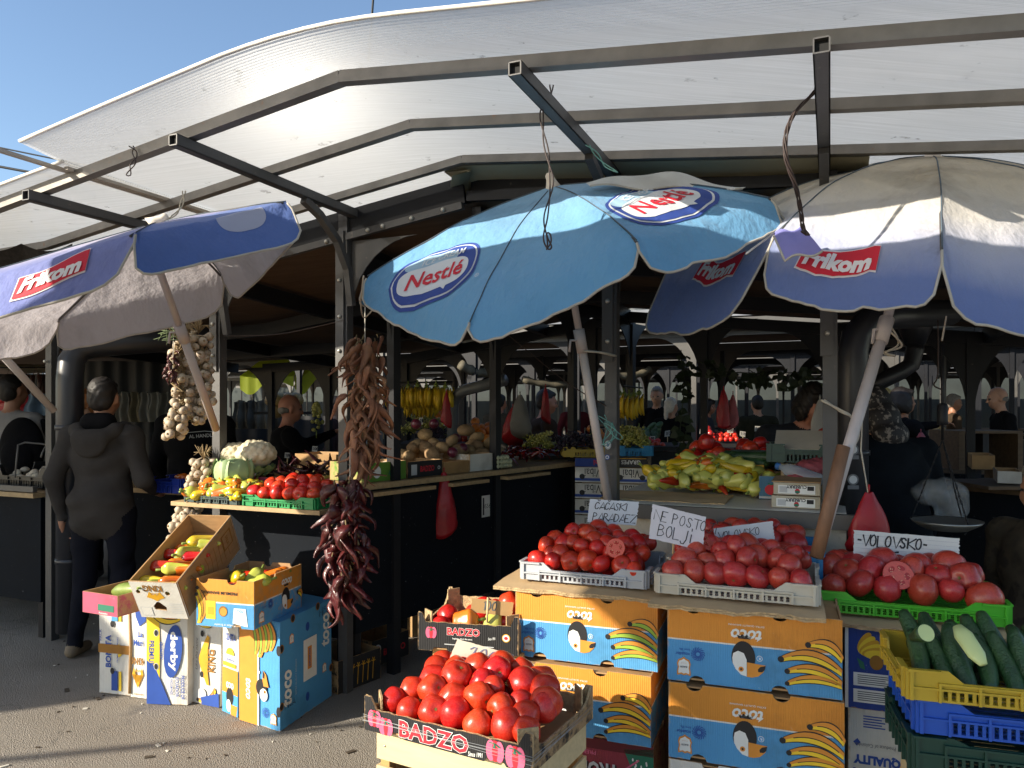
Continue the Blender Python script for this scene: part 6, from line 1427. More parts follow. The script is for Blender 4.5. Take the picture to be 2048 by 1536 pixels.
# pepper heap on the worktop at the right
bH = FA(1.80, .50, 1.088); card_sheet('brown cardboard under the heap of peppers on the worktop', FA(1.66, .20, 1.081), UD, .56, .32, .01, seed=7)
pepper_pile(bH, RU, .60, .38, .115, .038, [(PP[0], 'pale yellow'), (PP[1], 'pale yellow'), (PP[2], 'pale yellow'), (PP[0], 'pale yellow'), (PY[0], 'yellow'), (PY[1], 'yellow'), (PP[1], 'pale yellow'), (PR[0], 'red'), (PO[0], 'orange')], 'heaped on the pale worktop', 'heaped on the pale worktop', 55, .95, 0, .7, .5, .75, .0)
inst('pepper', BELLP[0], 'single pale bell pepper lying right of the pepper heap', 'pepper', PZ(1498, 965, 1.125), (R(90), 0, R(40)), 1.)
# ---------------------------------------------------------------- strings of peppers
M_dry = rmat('dried_red', '360a0d', '5c1718', .46, .5, 14, .3, .7, 90); M_dryb = rmat('dried_brown', '7a5240', 'a57656', .6, .4, 12, .05, .8, 90)
def dry_mesh(mat, L, r, seed):
    g_ = random.Random(seed); n = 10; seg = 8; m = MB(); vs = []
    for i in range(n+1):
        t = i/n; q = r*(1-t*.82)*(.5+.5*min(1, t*8)); cx = L*.42*math.sin(t*2.6+seed)*(t); cy = L*.2*math.sin(t*3.7+seed*2)
        for k in range(seg):
            a = 2*math.pi*k/seg; f = q*(1+.45*math.sin(3*a+seed+t*5)+.30*noise.noise(V3((a*2, t*8, seed))))
            vs.append((cx+f*math.cos(a)*1.1, cy+f*math.sin(a)*.6, -t*L))
    fs = [(i*seg+(k+1) % seg, i*seg+k, (i+1)*seg+k, (i+1)*seg+(k+1) % seg) for i in range(n) for k in range(seg)]
    m.add(vs, fs, 0, True); m.tube([(0, 0, -.004), (.004, .002, .016)], [.004, .002], 5, 1); return bake(m, 'pepper', [mat, pm('dry_stem', '7a6a4a', .8)])
DR = [dry_mesh(M_dry, .076+.008*s, .0225, s) for s in range(5)]; DB = [dry_mesh(M_dryb, .105+.012*s, .0185, s+7) for s in range(5)]
def pstring(label, top, bot, n, rad0, meshes, sc_=1., splay=1.0, seed=0):
    g_ = random.Random(seed); top, bot = V3(top), V3(bot); t = thing('pepper_string', label, 'pepper string', (bot.x, bot.y, bot.z))
    part(MB().tube([top+ZD*.14, top, bot], .0025, 5), 'string', M_cord, t)
    for i in range(n):
        f = (i+.5)/n; p = top.lerp(bot, f); az = i*2.399+g_.uniform(-.3, .3); r = rad0*(.35+.65*math.sin(math.pi*min(1, .2+f*.8))**.5)*g_.uniform(.1, 1.0)
        q = p+V3((math.cos(az)*r, math.sin(az)*r, 0)); 
        o = inst('pepper', g_.choice(meshes), None, None, q, (0, 0, 0), sc_*g_.uniform(.8, 1.15), None, t)
        o.rotation_euler = (Matrix.Rotation(az+math.pi, 3, 'Z')@Matrix.Rotation(g_.uniform(.15, .95)*splay, 3, 'Y')@Matrix.Rotation(g_.uniform(0, 6.28), 3, 'Z')).to_euler()
    return t
pstring('long hanging string of shrivelled brown peppers in front of the stall post', P(730, 672, 3.62), P(726, 925, 3.62), 99, .075, DB, 1.12, .72, 2)
pstring('glossy dark red string of dried peppers, hanging lowest beside the banana boxes', P(700, 958, 3.5), P(686, 1195, 3.5), 99, .088, DR, 1.32, .72, 4)
# ---------------------------------------------------------------- garlic
M_garl = rmat('garlic_skin', 'a0907c', 'c2b39c', .55, .25, 16, .0, .3, 40); M_dstem = pm('garlic_stem', '8a7656', .85, var=.4, scale=30)
def garlic_mesh(s):
    m = MB(); prof = [(.006, -.022), (.014, -.024), (.026, -.014), (.031, 0), (.028, .012), (.017, .024), (.008, .034), (.0055, .05), (.005, .075)]
    m.lathe(prof, 16, 0, lob=lambda a, t: .07*abs(math.sin(3.5*a+s))*(1-t)); m.ico((0, 0, -.024), .008, 1, 6, 4)
    return bake(m, 'bulb', [M_garl, M_dstem])
GA = [garlic_mesh(s) for s in range(3)]
def braid(label, path, n, rad0, seed=0, tuft=True, sc_=.76, stems=90):
    g_ = random.Random(seed); path = [V3(p) for p in path]; L = len(path)-1; t = thing('garlic_braid', label, 'garlic braid', path[-1])
    def at(f): f *= L; i = min(int(f), L-1); return path[i].lerp(path[i+1], f-i)
    m = MB()
    for i in range(stems):
        f0 = g_.uniform(0, .9); q = [at(min(1, f0+.06*k))+V3((g_.gauss(0, rad0*.28), g_.gauss(0, rad0*.28), g_.gauss(0, .006))) for k in range(4)]; m.tube(q, g_.uniform(.002, .0045), 5)
    if tuft:
        for i in range(34):
            a = g_.uniform(0, 6.28); r = g_.uniform(.2, 1)*rad0*1.3; m.tube([path[0], path[0]+V3((math.cos(a)*r*.5, math.sin(a)*r*.5, .04)), path[0]+V3((math.cos(a)*r, math.sin(a)*r, g_.uniform(.01, .09)))], [.004, .003, .0015], 5)
    part(m, 'stems', M_dstem, t)
    for i in range(n):
        f = (i+.5)/n; az = i*2.4+g_.uniform(-.4, .4); r = rad0*g_.uniform(.55, 1.0); p = at(f)+V3((math.cos(az)*r, math.sin(az)*r*.8, g_.gauss(0, .01)))
        o = inst('bulb', g_.choice(GA), None, None, p, (0, 0, 0), sc_*g_.uniform(.75, 1.1), None, t)
        o.rotation_euler = (Matrix.Rotation(az, 3, 'Z')@Matrix.Rotation(-g_.uniform(.9, 1.9), 3, 'Y')@Matrix.Rotation(g_.uniform(0, 6), 3, 'Z')).to_euler()
    return t
braid('right garlic braid hanging behind the pale umbrella pole against the post', [P(398, 665, 4.12), P(402, 740, 4.1), P(405, 800, 4.08), P(392, 845, 4.06)], 62, .060, 1)
braid('left garlic braid hanging lower, its tip curling in front of the dark jacket', [P(372, 672, 4.05), P(365, 740, 4.04), P(368, 800, 4.02), P(352, 835, 4.0), P(350, 872, 4.0)], 60, .056, 2)
braid('garlic braid with dry green leaves and red chillies beside the pale umbrella pole', [P(357, 680, 3.98), P(356, 735, 3.98), P(360, 790, 3.98)], 8, .05, 3, stems=110)
braid('garlic braid standing on the shelf behind the yellow peppers', [P(408, 918, 4.25), P(400, 945, 4.22), P(388, 975, 4.2)], 28, .06, 4)
braid('long garlic braid hanging below the shelf behind the tilted white box', [P(392, 1000, 4.08), P(375, 1030, 4.06), P(365, 1065, 4.04), P(355, 1098, 4.0)], 54, .070, 5, tuft=False)
m = MB()
for i in range(16): q = P(350+rnd.uniform(-12, 12), 668+rnd.uniform(-8, 8), 3.95); m.tube([q, q+V3((rnd.uniform(-.05, .05), -.02, rnd.uniform(-.02, .05))), q+V3((rnd.uniform(-.09, .05), -.03, rnd.uniform(-.08, .03)))], [.004, .003, .0015], 5)
solo(m, 'leaf_tuft', pm('tuft_green', '5d6b4a', .85, var=.4, scale=20), 'tuft of dry greenish leaves tied above the garlic left of the pole', 'leaves')
pstring('short bunch of dark red chillies hanging among the garlic', P(347, 700, 3.93), P(345, 760, 3.93), 22, .03, [DR[0]], .55, .8, 9)
# ---------------------------------------------------------------- cucumbers and their crates
M_cuc = rmat('cucumber_skin', '1b3c22', '38592f', .36, .3, 10, .15, .8, 120); M_cucf = pm('cucumber_flesh', 'c3cf8c', .35, var=.1)
def cuc_mesh(L, r, seed):
    m = MB(); n = 12; m.tube([V3((.012*math.sin(k/n*3+seed), .01*math.sin(k/n*2.2+seed), -L/2+L*k/n)) for k in range(n+1)], [r*max(.18, math.sin(math.pi*(.06+.88*k/n)))**.34 for k in range(n+1)], 16)
    for i, v in enumerate(m.v): p = V3(v); m.v[i] = tuple(p*(1)+V3((p.x, p.y, 0))*(.05*noise.noise(p*40+V3((seed, 0, 0)))))
    return bake(m, 'cucumber', [M_cuc])
CU = [cuc_mesh(.180+.012*s, .0228+.0010*s, s) for s in range(3)]
RQ = -R(17); Wq, Dq = .50, .34
q0 = P(1812, 1398, 1.88); bQ = q0+Matrix.Rotation(RQ, 3, 'Z')@V3((Wq/2, Dq/2, 0))
crate('mustard yellow plastic crate of cucumbers at the right edge', bQ, RQ, P_yel, Wq, Dq, .078, .050)
fq = xf(bQ, RQ); GQ = 'cucumbers standing in the mustard crate'
for k in range(9):
    inst('cucumber', CU[k % 3], 'dark green cucumber in the mustard crate', 'cucumber', fq((-.208+.051*k, -.065+rnd.uniform(-.01, .01), .078)), (R(-56+rnd.uniform(-4, 4)), R(rnd.uniform(-3, 3)), RQ), 1.0, GQ)
for k in range(9):
    inst('cucumber', CU[(k+1) % 3], 'dark green cucumber in the mustard crate', 'cucumber', fq((-.19+.050*k, .035+rnd.uniform(-.015, .015), .098)), (R(-64+rnd.uniform(-5, 5)), R(rnd.uniform(-4, 4)), RQ), 1.0, GQ)
for k in range(7):
    inst('cucumber', CU[k % 3], 'dark green cucumber in the mustard crate', 'cucumber', fq((-.18+.06*k, .06, .05)), (R(-80), 0, RQ), 1.0, GQ)
def cutc(label, px, py, Y, rot, L=.06):
    m = MB(); m.tube([(0, 0, -L), (0, 0, -.01), (0, 0, 0)], [.012, .0225, .0235], 16, 0); m.add([(.0215*math.cos(2*math.pi*k/20), .0215*math.sin(2*math.pi*k/20), .0012) for k in range(20)], [tuple(range(20))], 1)
    o = m.build('cut_cucumber', [M_cuc, M_cucf]); o.location = P(px, py, Y); o.rotation_euler = rot; o.scale = (1, 1, 1); return tag(o, label, 'cucumber')
cutc('short cut cucumber end showing pale flesh, left of the two cut ones', 1852, 1266, 1.92, (R(62), R(-10), R(10)))
m = MB(); m.tube([(0, 0, -.06), (0, 0, -.03), (0, 0, .03), (0, 0, .06)], [.010, .021, .023, .012], 16, 1, flat=.55); o = m.build('cut_cucumber', [M_cuc, M_cucf]); o.location = P(1940, 1290, 1.90); o.rotation_euler = (R(-55), R(-16), R(-8)); tag(o, 'long peeled cucumber slice showing pale flesh on the cucumbers', 'cucumber')
b_ = bQ-ZD*.088+V3((.03, .01, 0)); crate('blue plastic crate stacked under the mustard cucumber crate', b_, RQ, P_blue, .5, .34, .085, .06)
b_ = b_-ZD*.105+V3((-.01, .0, 0)); crate('dark green plastic crate stacked under the blue crate', b_, RQ, P_pine, .5, .34, .10, .085)
wood_crate('wooden slatted crate on the ground under the dark green crate', V3((b_.x+.02, b_.y+.01, .003)), RQ, .46, .32, b_.z-.010, 3, .035)
# ================================================================ people
def skin(n, c): return pm('skin_'+n, c, .5, var=.1, scale=12)
SK1, SK2, SK3 = skin('fair', 'b58a72'), skin('tan', '9a6e56'), skin('ruddy', 'b0765e')
def cloth(n, c, v=.2): return pm('cloth_'+n, c, .9, var=v, scale=6, bump=.3, bscale=26, spec=.12)
M_eye = pm('eye_dark', '1c1512', .3); M_shoe = pm('shoe', '2b2622', .6)
def rotm(yaw=0, pitch=0, roll=0): return Matrix.Rotation(R(yaw), 3, 'Z')@Matrix.Rotation(R(pitch), 3, 'X')@Matrix.Rotation(R(roll), 3, 'Y')
def hand_prims(w, d, sd, mat, curl=.5, s=1.):
    """palm, four unequal bent fingers and a thumb from wrist w pointing along d; sd = thumb side"""
    w, d, sd = V3(w), V3(d).normalized(), V3(sd); sd = (sd-d*sd.dot(d)).normalized(); n = d.cross(sd).normalized(); P_ = []
    for q in (-.026, -.009, .009, .026): P_.append(('c', w+d*.01+sd*q*.7, w+d*.078*s+sd*q, .016, .013, mat))
    for q, L in ((.030, .070), (.011, .080), (-.010, .074), (-.029, .056)):
        a = w+d*.082*s+sd*q; b = a+(d*math.cos(curl*.7)+n*math.sin(curl*.7))*(L*.55*s); c = b+(d*math.cos(curl*1.9)+n*math.sin(curl*1.9))*(L*.5*s)
        P_ += [('c', a, b, .0095, .0088, mat), ('c', b, c, .0088, .0075, mat)]
    a = w+d*.025+sd*.026; b = a+(d*.6+sd*.75)*.036; c = b+(d*.9+sd*.2+n*.4)*.032
    P_ += [('c', a, b, .013, .0105, mat), ('c', b, c, .0105, .0085, mat)]
    return P_
def human(label, loc, rz, h=1.75, top=None, legs=None, sk=SK1, hair=None, hairstyle='short', g=1., yaw=0, pitch=0, bend=0, arms=None, hunch=0, res=.011, extra=None, legpose=None, sit=False, curl=.6, shoes=None, thumbs=None, hem=False):
    """local space: faces -Y, z up, feet at 0; arms = ((shoulder dx, elbow, wrist) x2) in local metres for a 1.75 m figure"""
    s = h/1.75; pr = []; MT = {'skin': 0, 'top': 1, 'legs': 2, 'shoe': 3, 'eye': 4}
    piv = V3((0, 0, .95)); B = rotm(0, bend)
    def T(p): p = V3(p); return piv+B@(p-piv) if p.z > .95 else p
    nk = T((0, .015+hunch*.3, 1.46)); HR = rotm(yaw, pitch+bend*.5)
    def Hd(p): return nk+HR@(V3(p)-V3((0, .015, 1.46)))-V3((0, hunch, hunch*.4))
    e = lambda c, r, m, rot=None: pr.append(('e', tuple(c), r, MT[m], rot)) if rot is not None else pr.append(('e', tuple(c), r, MT[m]))
    c = lambda a, b, ra, rb, m: pr.append(('c', tuple(a), tuple(b), ra, rb, MT[m]))
    Bm = np.array(B).tolist()
    e(T((0, .01, 1.27)), (.185*g, .12*g, .20), 'top', Bm); e(T((0, -.005, 1.09)), (.165*g, .125*g, .17), 'top', Bm); e(T((0, .02, 1.39)), (.165*g, .10*g, .09), 'top', Bm)
    e((0, .01, .94), (.168*g, .125*g, .11), 'legs'); c(T((0, .0, 1.0)), T((0, .0, 1.02)), .155*g, .158*g, 'top')
    if hem: e((0, .005, .93), (.185*g, .145*g, .12), 'top'); c((-.06, 0, .875), (.06, 0, .875), .122*g, .122*g, 'top'); e((0, .03, 1.0), (.19*g, .14*g, .1), 'top')
    c(T((0, .02, 1.43)), Hd((0, .005, 1.56)), .060, .052, 'skin')
    e(Hd((0, .012, 1.665)), (.078, .098, .105), 'skin', np.array(HR).tolist()); e(Hd((0, -.028, 1.61)), (.060, .068, .082), 'skin', np.array(HR).tolist()); e(Hd((0, -.06, 1.575)), (.034, .032, .03), 'skin')
    c(Hd((0, -.090, 1.655)), Hd((0, -.112, 1.622)), .010, .014, 'skin'); c(Hd((-.03, -.082, 1.672)), Hd((.03, -.082, 1.672)), .014, .014, 'skin'); c(Hd((-.018, -.088, 1.585)), Hd((.018, -.088, 1.585)), .009, .009, 'skin')
    for x in (-1, 1):
        c(Hd((x*.078, .005, 1.655)), Hd((x*.080, .008, 1.615)), .017, .012, 'skin'); e(Hd((x*.030, -.083, 1.648)), (.013, .008, .007), 'eye'); e(Hd((x*.04, -.06, 1.615)), (.026, .028, .028), 'skin')
    lp = legpose or (((-.095, 0, .90), (-.10, -.015, .49), (-.10, .02, .09)), ((.095, 0, .90), (.10, -.015, .49), (.10, .02, .09)))
    for hp, kn, an in lp:
        c(hp, kn, .092*g, .062*g, 'legs'); c(kn, an, .063*g, .045, 'legs'); an = V3(an)
        c(an+V3((0, .03, -.045)), an+V3((0, -.13, -.055)), .042, .034, 'shoe')
    arms = arms or (((-.30, .03, 1.13), (-.29, -.06, .88)), ((.30, .03, 1.13), (.29, -.06, .88)))
    for sd, (el, wr) in zip((-1, 1), arms):
        sh = T((sd*.185*g, .02, 1.40)); el, wr = V3(el), V3(wr)
        c(T((sd*.06, .02, 1.43)), sh, .058, .066*min(g, 1.1), 'top'); c(sh, el, .064*min(g, 1.2), .052*min(g, 1.15), 'top'); c(el, el.lerp(wr, .93), .051*min(g, 1.15), .036, 'top')
        d = (wr-el).normalized(); th = V3((0, -1, 0)) if abs(d.z) > .6 else V3((-sd, 0, .3)); pr.extend([(*p[:-1], 0) for p in hand_prims(wr, d, th, 0, curl)])
    def fold(X):
        z = X[..., 2]; return .0055*np.sin(z*38+X[..., 0]*14+3*np.sin(X[..., 1]*9))*(.5+.5*np.sin(X[..., 0]*11+z*7))*((z < 1.42) & (z > .12))
    o = sdf_obj('person', pr, [sk, top, legs, shoes or M_shoe, M_eye], None, res, .028, fold)
    sc_ = s; o.location = loc; o.rotation_euler = (0, 0, rz); o.scale = (sc_,)*3; tag(o, label, 'person')
    H = []
    hm = lambda c_, r, m=0: H.append(('e', tuple(Hd(c_)), r, m, np.array(HR).tolist()))
    if hairstyle == 'short': hm((0, .030, 1.685), (.083, .095, .098)); hm((0, .05, 1.63), (.078, .062, .075)); hm((0, -.03, 1.735), (.062, .05, .03))
    elif hairstyle == 'bald': hm((0, .068, 1.625), (.070, .040, .042)); hm((.066, .045, 1.625), (.015, .035, .025)); hm((-.066, .045, 1.625), (.015, .035, .025))
    elif hairstyle == 'bob': hm((0, .025, 1.69), (.092, .102, .098)); hm((0, .06, 1.61), (.098, .07, .10)); hm((.075, .0, 1.62), (.03, .055, .10)); hm((-.075, .0, 1.62), (.03, .055, .10)); hm((0, -.055, 1.735), (.07, .04, .03))
    elif hairstyle == 'tail': hm((0, .025, 1.685), (.086, .10, .098)); hm((0, .06, 1.62), (.08, .06, .08)); hm((0, .115, 1.60), (.04, .035, .05)); hm((0, .13, 1.52), (.035, .03, .08))
    elif hairstyle == 'curly':
        g_ = random.Random(4)
        for _ in range(60): a, b = g_.uniform(0, 6.28), g_.uniform(-.3, 1.5); hm((.11*math.cos(a)*math.cos(b), .03+.11*math.sin(a)*math.cos(b), 1.63+.13*math.sin(b)), (.04, .04, .04))
    elif hairstyle == 'scarf': hm((0, .02, 1.68), (.098, .115, .108)); hm((0, .06, 1.58), (.105, .10, .10)); hm((0, .09, 1.48), (.12, .08, .08)); hm((0, -.06, 1.53), (.05, .05, .05))
    if H:
        q = sdf_obj('headscarf' if hairstyle == 'scarf' else 'hair', H, [hair], o, res, .02, None if hairstyle in ('bald', 'scarf') else (lambda X: .003*np.sin(X[..., 0]*170+X[..., 2]*90+4*np.sin(X[..., 1]*40))+.002*np.sin(X[..., 2]*310+X[..., 1]*120)))
    for nm, prims, mt in (extra(T, Hd) if extra else []): sdf_obj(nm, prims, [mt], o, res, .03, None)
    return o
H_dark, H_grey, H_white, H_red = pm('hair_dark', '17110e', .6, var=.3, scale=40), pm('hair_grey', '7b7670', .7, var=.3, scale=40), pm('hair_white', 'c9c4ba', .7, var=.2, scale=40), pm('hair_copper', '8a5428', .7, var=.35, scale=40)
C_hood, C_jean, C_black, C_navy, C_grey, C_olive, C_choc = cloth('hoodie', '3a3735'), cloth('jean', '14161f'), cloth('black', '0f0f12'), cloth('navyc', '121722'), cloth('greytee', '8d8a88'), cloth('olive', '4b4230', .35), cloth('choc', '3a2e28')
def at(px, Y, z=0): p = P(px, 816, Y); p.z = z; return p
def hoodx(T, Hd):
    N = [T((.135, -.01, 1.455)), T((.125, .07, 1.44)), T((.07, .125, 1.40)), T((0, .145, 1.375)), T((-.07, .125, 1.40)), T((-.125, .07, 1.44)), T((-.135, -.01, 1.455))]
    pr = [('c', tuple(a), tuple(b), .042, .045, 0) for a, b in zip(N, N[1:])]+[('e', tuple(T((0, .15, 1.36))), (.11, .035, .09), 0)]
    return [('hood', pr, C_hood), ('neck_warmer', [('c', tuple(T((-.05, .05, 1.49))), tuple(T((.05, .05, 1.49))), .062, .062, 0)], C_black)]
human('person in a dark grey hoodie and black jeans seen from behind at the left', at(206, 4.55), R(178), 1.66, C_hood, C_jean, SK2, H_dark, 'short', 1.06, yaw=4, pitch=6, extra=hoodx, hem=True, arms=(((-.285, .04, 1.13), (-.23, -.20, 1.03)), ((.285, .06, 1.14), (.262, .0, .87))), res=.009,
      legpose=(((-.11, 0, .90), (-.12, -.02, .49), (-.12, .03, .09)), ((.11, 0, .90), (.13, -.02, .49), (.16, .04, .09))), shoes=pm('shoe_tan', '6b5d4a', .7))
human('person in a grey t-shirt with a black backpack at the left edge', at(26, 6.0), R(170), 1.74, C_grey, C_jean, SK2, H_dark, 'short', 1.1, yaw=-8, res=.012)
m = MB(); b = at(44, 5.82, 1.18)
vs = sdf_obj('backpack', [('e', (0, 0, 0), (.17, .085, .25), 0), ('e', (0, -.07, -.06), (.12, .05, .13), 0), ('c', (-.10, .10, .22), (-.12, .16, -.1), .02, .02, 0), ('c', (.10, .10, .22), (.12, .16, -.1), .02, .02, 0)], [C_black], None, .012, .03); vs.location = b; tag(vs, 'black backpack on the person in the grey t-shirt', 'backpack')
human('person with curly copper hair half hidden behind the hoodie wearer', at(172, 6.6), R(10), 1.62, C_black, C_black, SK1, H_red, 'curly', .95, yaw=25, res=.013)
j_ = human('vendor in a black jacket with small white lettering, behind the garlic', at(392, 5.35), R(168), 1.72, C_black, C_black, SK1, H_grey, 'short', 1.25, yaw=30, res=.012)
m = MB(); f = Fr(at(372, 5.165, 1.335), V3((.25, .02, 0)), V3((0, 0, -.05)), V3((0, -1, 0))); m.text(f, 'AL HANDLING', .5, .5, .024, 0, -4, .01, w=.21); m.line(f, [(.02, .1), (.5, -.12), (.95, .1)], .004, 0)
pl = m.build('lettering', [pm('jacket_print', 'a9a9a6', .7)], None, j_.location); mw = pl.matrix_world.copy(); pl.parent = j_; pl.matrix_parent_inverse = (Matrix.Translation(j_.location)@j_.rotation_euler.to_matrix().to_4x4()@Matrix.Scale(j_.scale[0], 4)).inverted()
human('bald vendor in dark clothes reaching out with grapes behind the cauliflowers', at(575, 6.6, -.12), R(118), 1.72, C_black, C_black, SK3, H_grey, 'bald', 1.2, yaw=0, pitch=8, arms=(((-.28, -.12, 1.20), (-.16, -.36, 1.15)), ((.27, -.22, 1.30), (.20, -.48, 1.42))), res=.011, curl=1.0)
human('vendor in profile in the shade behind the aisle counter', at(1088, 7.3), R(105), 1.66, C_choc, C_black, SK3, H_dark, 'short', 1.25, pitch=10, res=.013)
human('slim person with short grey hair in a black top far behind the grapes', at(1314, 10.6), R(-20), 1.78, C_black, C_black, SK1, H_grey, 'short', .95, pitch=8, res=.015)
human('person with white tied-back hair far behind the grapes', at(1342, 10.2), R(160), 1.62, C_black, C_black, SK1, H_white, 'tail', 1.0, yaw=-30, res=.015)
human('vendor with dark bobbed hair bending over the right-hand crates', at(1590, 4.75), R(6), 1.66, pm('cloth_speck', '10131c', .85, var=.3, spot=(55, .7, '3f4658', .6)), C_black, SK3, H_dark, 'bob', 1.2, yaw=16, pitch=24, bend=12, arms=(((-.34, -.12, 1.14), (-.14, -.42, 1.06)), ((.36, -.12, 1.14), (.12, -.44, 1.06))), res=.008, curl=1.1)
M_paisley = pm('paisley_scarf', '1b181a', .7, var=.5, scale=26, spot=(34, .55, '8d847c', .75))
human('person in a paisley headscarf and dark jacket seen from behind near the right pipe', at(1772, 3.72), R(192), 1.60, cloth('slate', '0f141a', .35), C_black, SK2, M_paisley, 'scarf', 1.45, yaw=20, pitch=12, bend=8, res=.010)
human('dark figure reaching sideways beyond the paisley headscarf', at(1806, 6.8), R(90), 1.66, C_black, C_black, SK2, H_dark, 'bob', 1.15, arms=(((-.28, -.1, 1.2), (-.2, -.35, 1.2)), ((.27, -.2, 1.38), (.2, -.45, 1.42))), res=.014)
human('bald person in profile at the far right beyond the wooden shelves', at(2002, 8.4), R(-105), 1.72, C_black, C_black, SK1, H_grey, 'bald', 1.0, pitch=12, res=.012)
human('person in an olive camouflage jacket cut off by the right edge', at(2100, 3.1, -.35), R(-75), 1.62, pm('cloth_camo', '4a4030', .85, var=.6, scale=9, spot=(9, .52, '241d16', .8), bump=.2), C_choc, SK2, H_grey, 'short', 1.3, pitch=10, res=.012)
# ================================================================ goods on the counters
def S_at(px, off=0):
    k = (px-1024)/FPX; b = A0+WR*off; return (k*b.y-b.x)/(WD.x-k*WD.y)
RWa = math.atan2(WD.y, WD.x)                                   # boxes along the aisle face WR: front normal = WR
def aisle(px, off, z): return FW(S_at(px, off), off, z)
def abox(label, px0, px1, off, z, D, Hh, outer, draw=None, nm='produce_box', cat='box'):
    s0, s1 = S_at(px0, off), S_at(px1, off); W = s1-s0; m = MB(); open_box(m, W, D, Hh, .005, (), (), (), True, ())
    if draw: draw(m, front(W, D, Hh))
    o = m.build(nm, kmats(outer)); place(o, FW((s0+s1)/2, off-D/2, z), RWa); return tag(o, label, cat), W
M_pot = rmat('potato_skin', '8a6f4e', 'a98c64', .7, .3, 9, 0, .4, 50)
def lump(name, mat, sx, sy, sz, seed, amp=.08):
    m = MB().ico((0, 0, 0), 1, 0, 14, 10, (sx, sy, sz))
    for i, v in enumerate(m.v): p = V3(v); m.v[i] = tuple(p*(1+amp*noise.noise(p*1.9+V3((seed, 0, 0)))+.02*noise.noise(p*7)))
    return bake(m, name, [mat])
PT_ = [lump('potato', M_pot, 1.15, .82, .78, s, .16) for s in range(4)]; ON = [lump('onion', rmat('onion_skin', '4a1626', '6f2a3c', .3, .3), 1, 1, .92, 3, .04)]
ZC = 1.093
abox('lime green box of small white garlic on the aisle counter', 732, 812, -.0, ZC, .30, .105, B_green, lambda m, f: (m.ell(f, .26, .5, .03, .035, KI['white'], 2), m.text(f, 'Avocado', .68, .6, .03, KI['dgreen'], 0, .01, .2, w=.09)))
for q in heap(.24, .26, 24, .021, .1, .03, .1, .1, .1, .08, 3): inst('garlic_bulb', GA[0], 'white garlic bulb in the lime green box', 'garlic', xf(aisle(770, -.15, ZC), RWa)(q[:3]), rrot(), .8, 'garlic bulbs in the lime green box')
abox('black box with red lettering on the aisle counter', 815, 884, -.0, ZC, .30, .095, B_black, lambda m, f: (m.text(f, 'BADZO', .56, .5, .035, KI['red'], 0, .03, w=.12), m.rect(f, .1, .2, .26, .85, KI['lgrey'], 2), m.text(f, 'O', .9, .5, .022, KI['white'], 0, .02)))
abox('pale wooden tray of shallots on the aisle counter', 888, 938, -.0, ZC, .3, .075, B_kraft); abox('white tray beside the leeks on the aisle counter', 940, 985, .0, ZC, .3, .11, B_white)
GPO = 'potatoes heaped on the aisle counter'
for (px0, px1, n, sd, off, zz) in ((760, 885, 22, 4, -.36, .02), (890, 975, 15, 5, -.34, .01)):
    s0, s1 = S_at(px0, off), S_at(px1, off); b = FW((s0+s1)/2, off, ZC+.03)
    for (x, y, z, r) in heap(s1-s0+.1, .44, n, .052, .15, zz, .35, .2, .2, .12, sd): inst('potato', rnd.choice(PT_), 'dusty potato heaped on the aisle counter', 'potato', xf(b, RWa)((x, y, z)), (rnd.gauss(0, .3), rnd.gauss(0, .3), rnd.uniform(0, 6.28)), r, GPO)
for px, off, z in ((905, -.12, .12), (925, -.18, .14), (832, -.4, .30), (868, -.42, .30), (912, -.3, .2)): inst('onion', ON[0], 'purple onion lying among the potatoes', 'onion', aisle(px, off, ZC+z), rrot(), .036, 'purple onions among the potatoes')
# leeks
M_leekw, M_leekg = pm('leek_white', 'b9bb9a', .5), pm('leek_green', '6f8455', .5)
m0 = MB(); m0.tube([(0, 0, 0), (0, .01, 0), (0, .2, .003), (0, .34, .0), (0, .52, -.005)], [.006, .016, .014, .015, .024], 8, 0); m0.v = [v for v in m0.v]; LK = bake(m0, 'leek', [M_leekw])
for k in range(14):
    inst('leek', LK, 'pale leek lying root end out beside the aisle post', 'leek', aisle(1012, .04, ZC+.02)+WD*(.034*(k % 5)-.07)+ZD*(.028*(k//5)), (0, 0, RWa+.0), 1., 'leeks bundled on the aisle counter')
m = MB(); b = aisle(1060, -.25, ZC)
DRK = dry_mesh(rmat('dark_red', '4a0c12', '7a141a', .22, .3, 8, .3), .13, .024, 3)
f = xf(b, RWa)
for (x, y, z, r) in heap(1.25, .5, 58, .032, .1, .02, .25, .1, .2, .10, 9): inst('red_pepper', DRK, 'dark red pepper heaped beside the leeks', 'pepper', f((x, y, z)), (R(90+rnd.uniform(-20, 20)), 0, rnd.uniform(0, 6.28)), 1.0, 'dark red peppers beside the leeks')
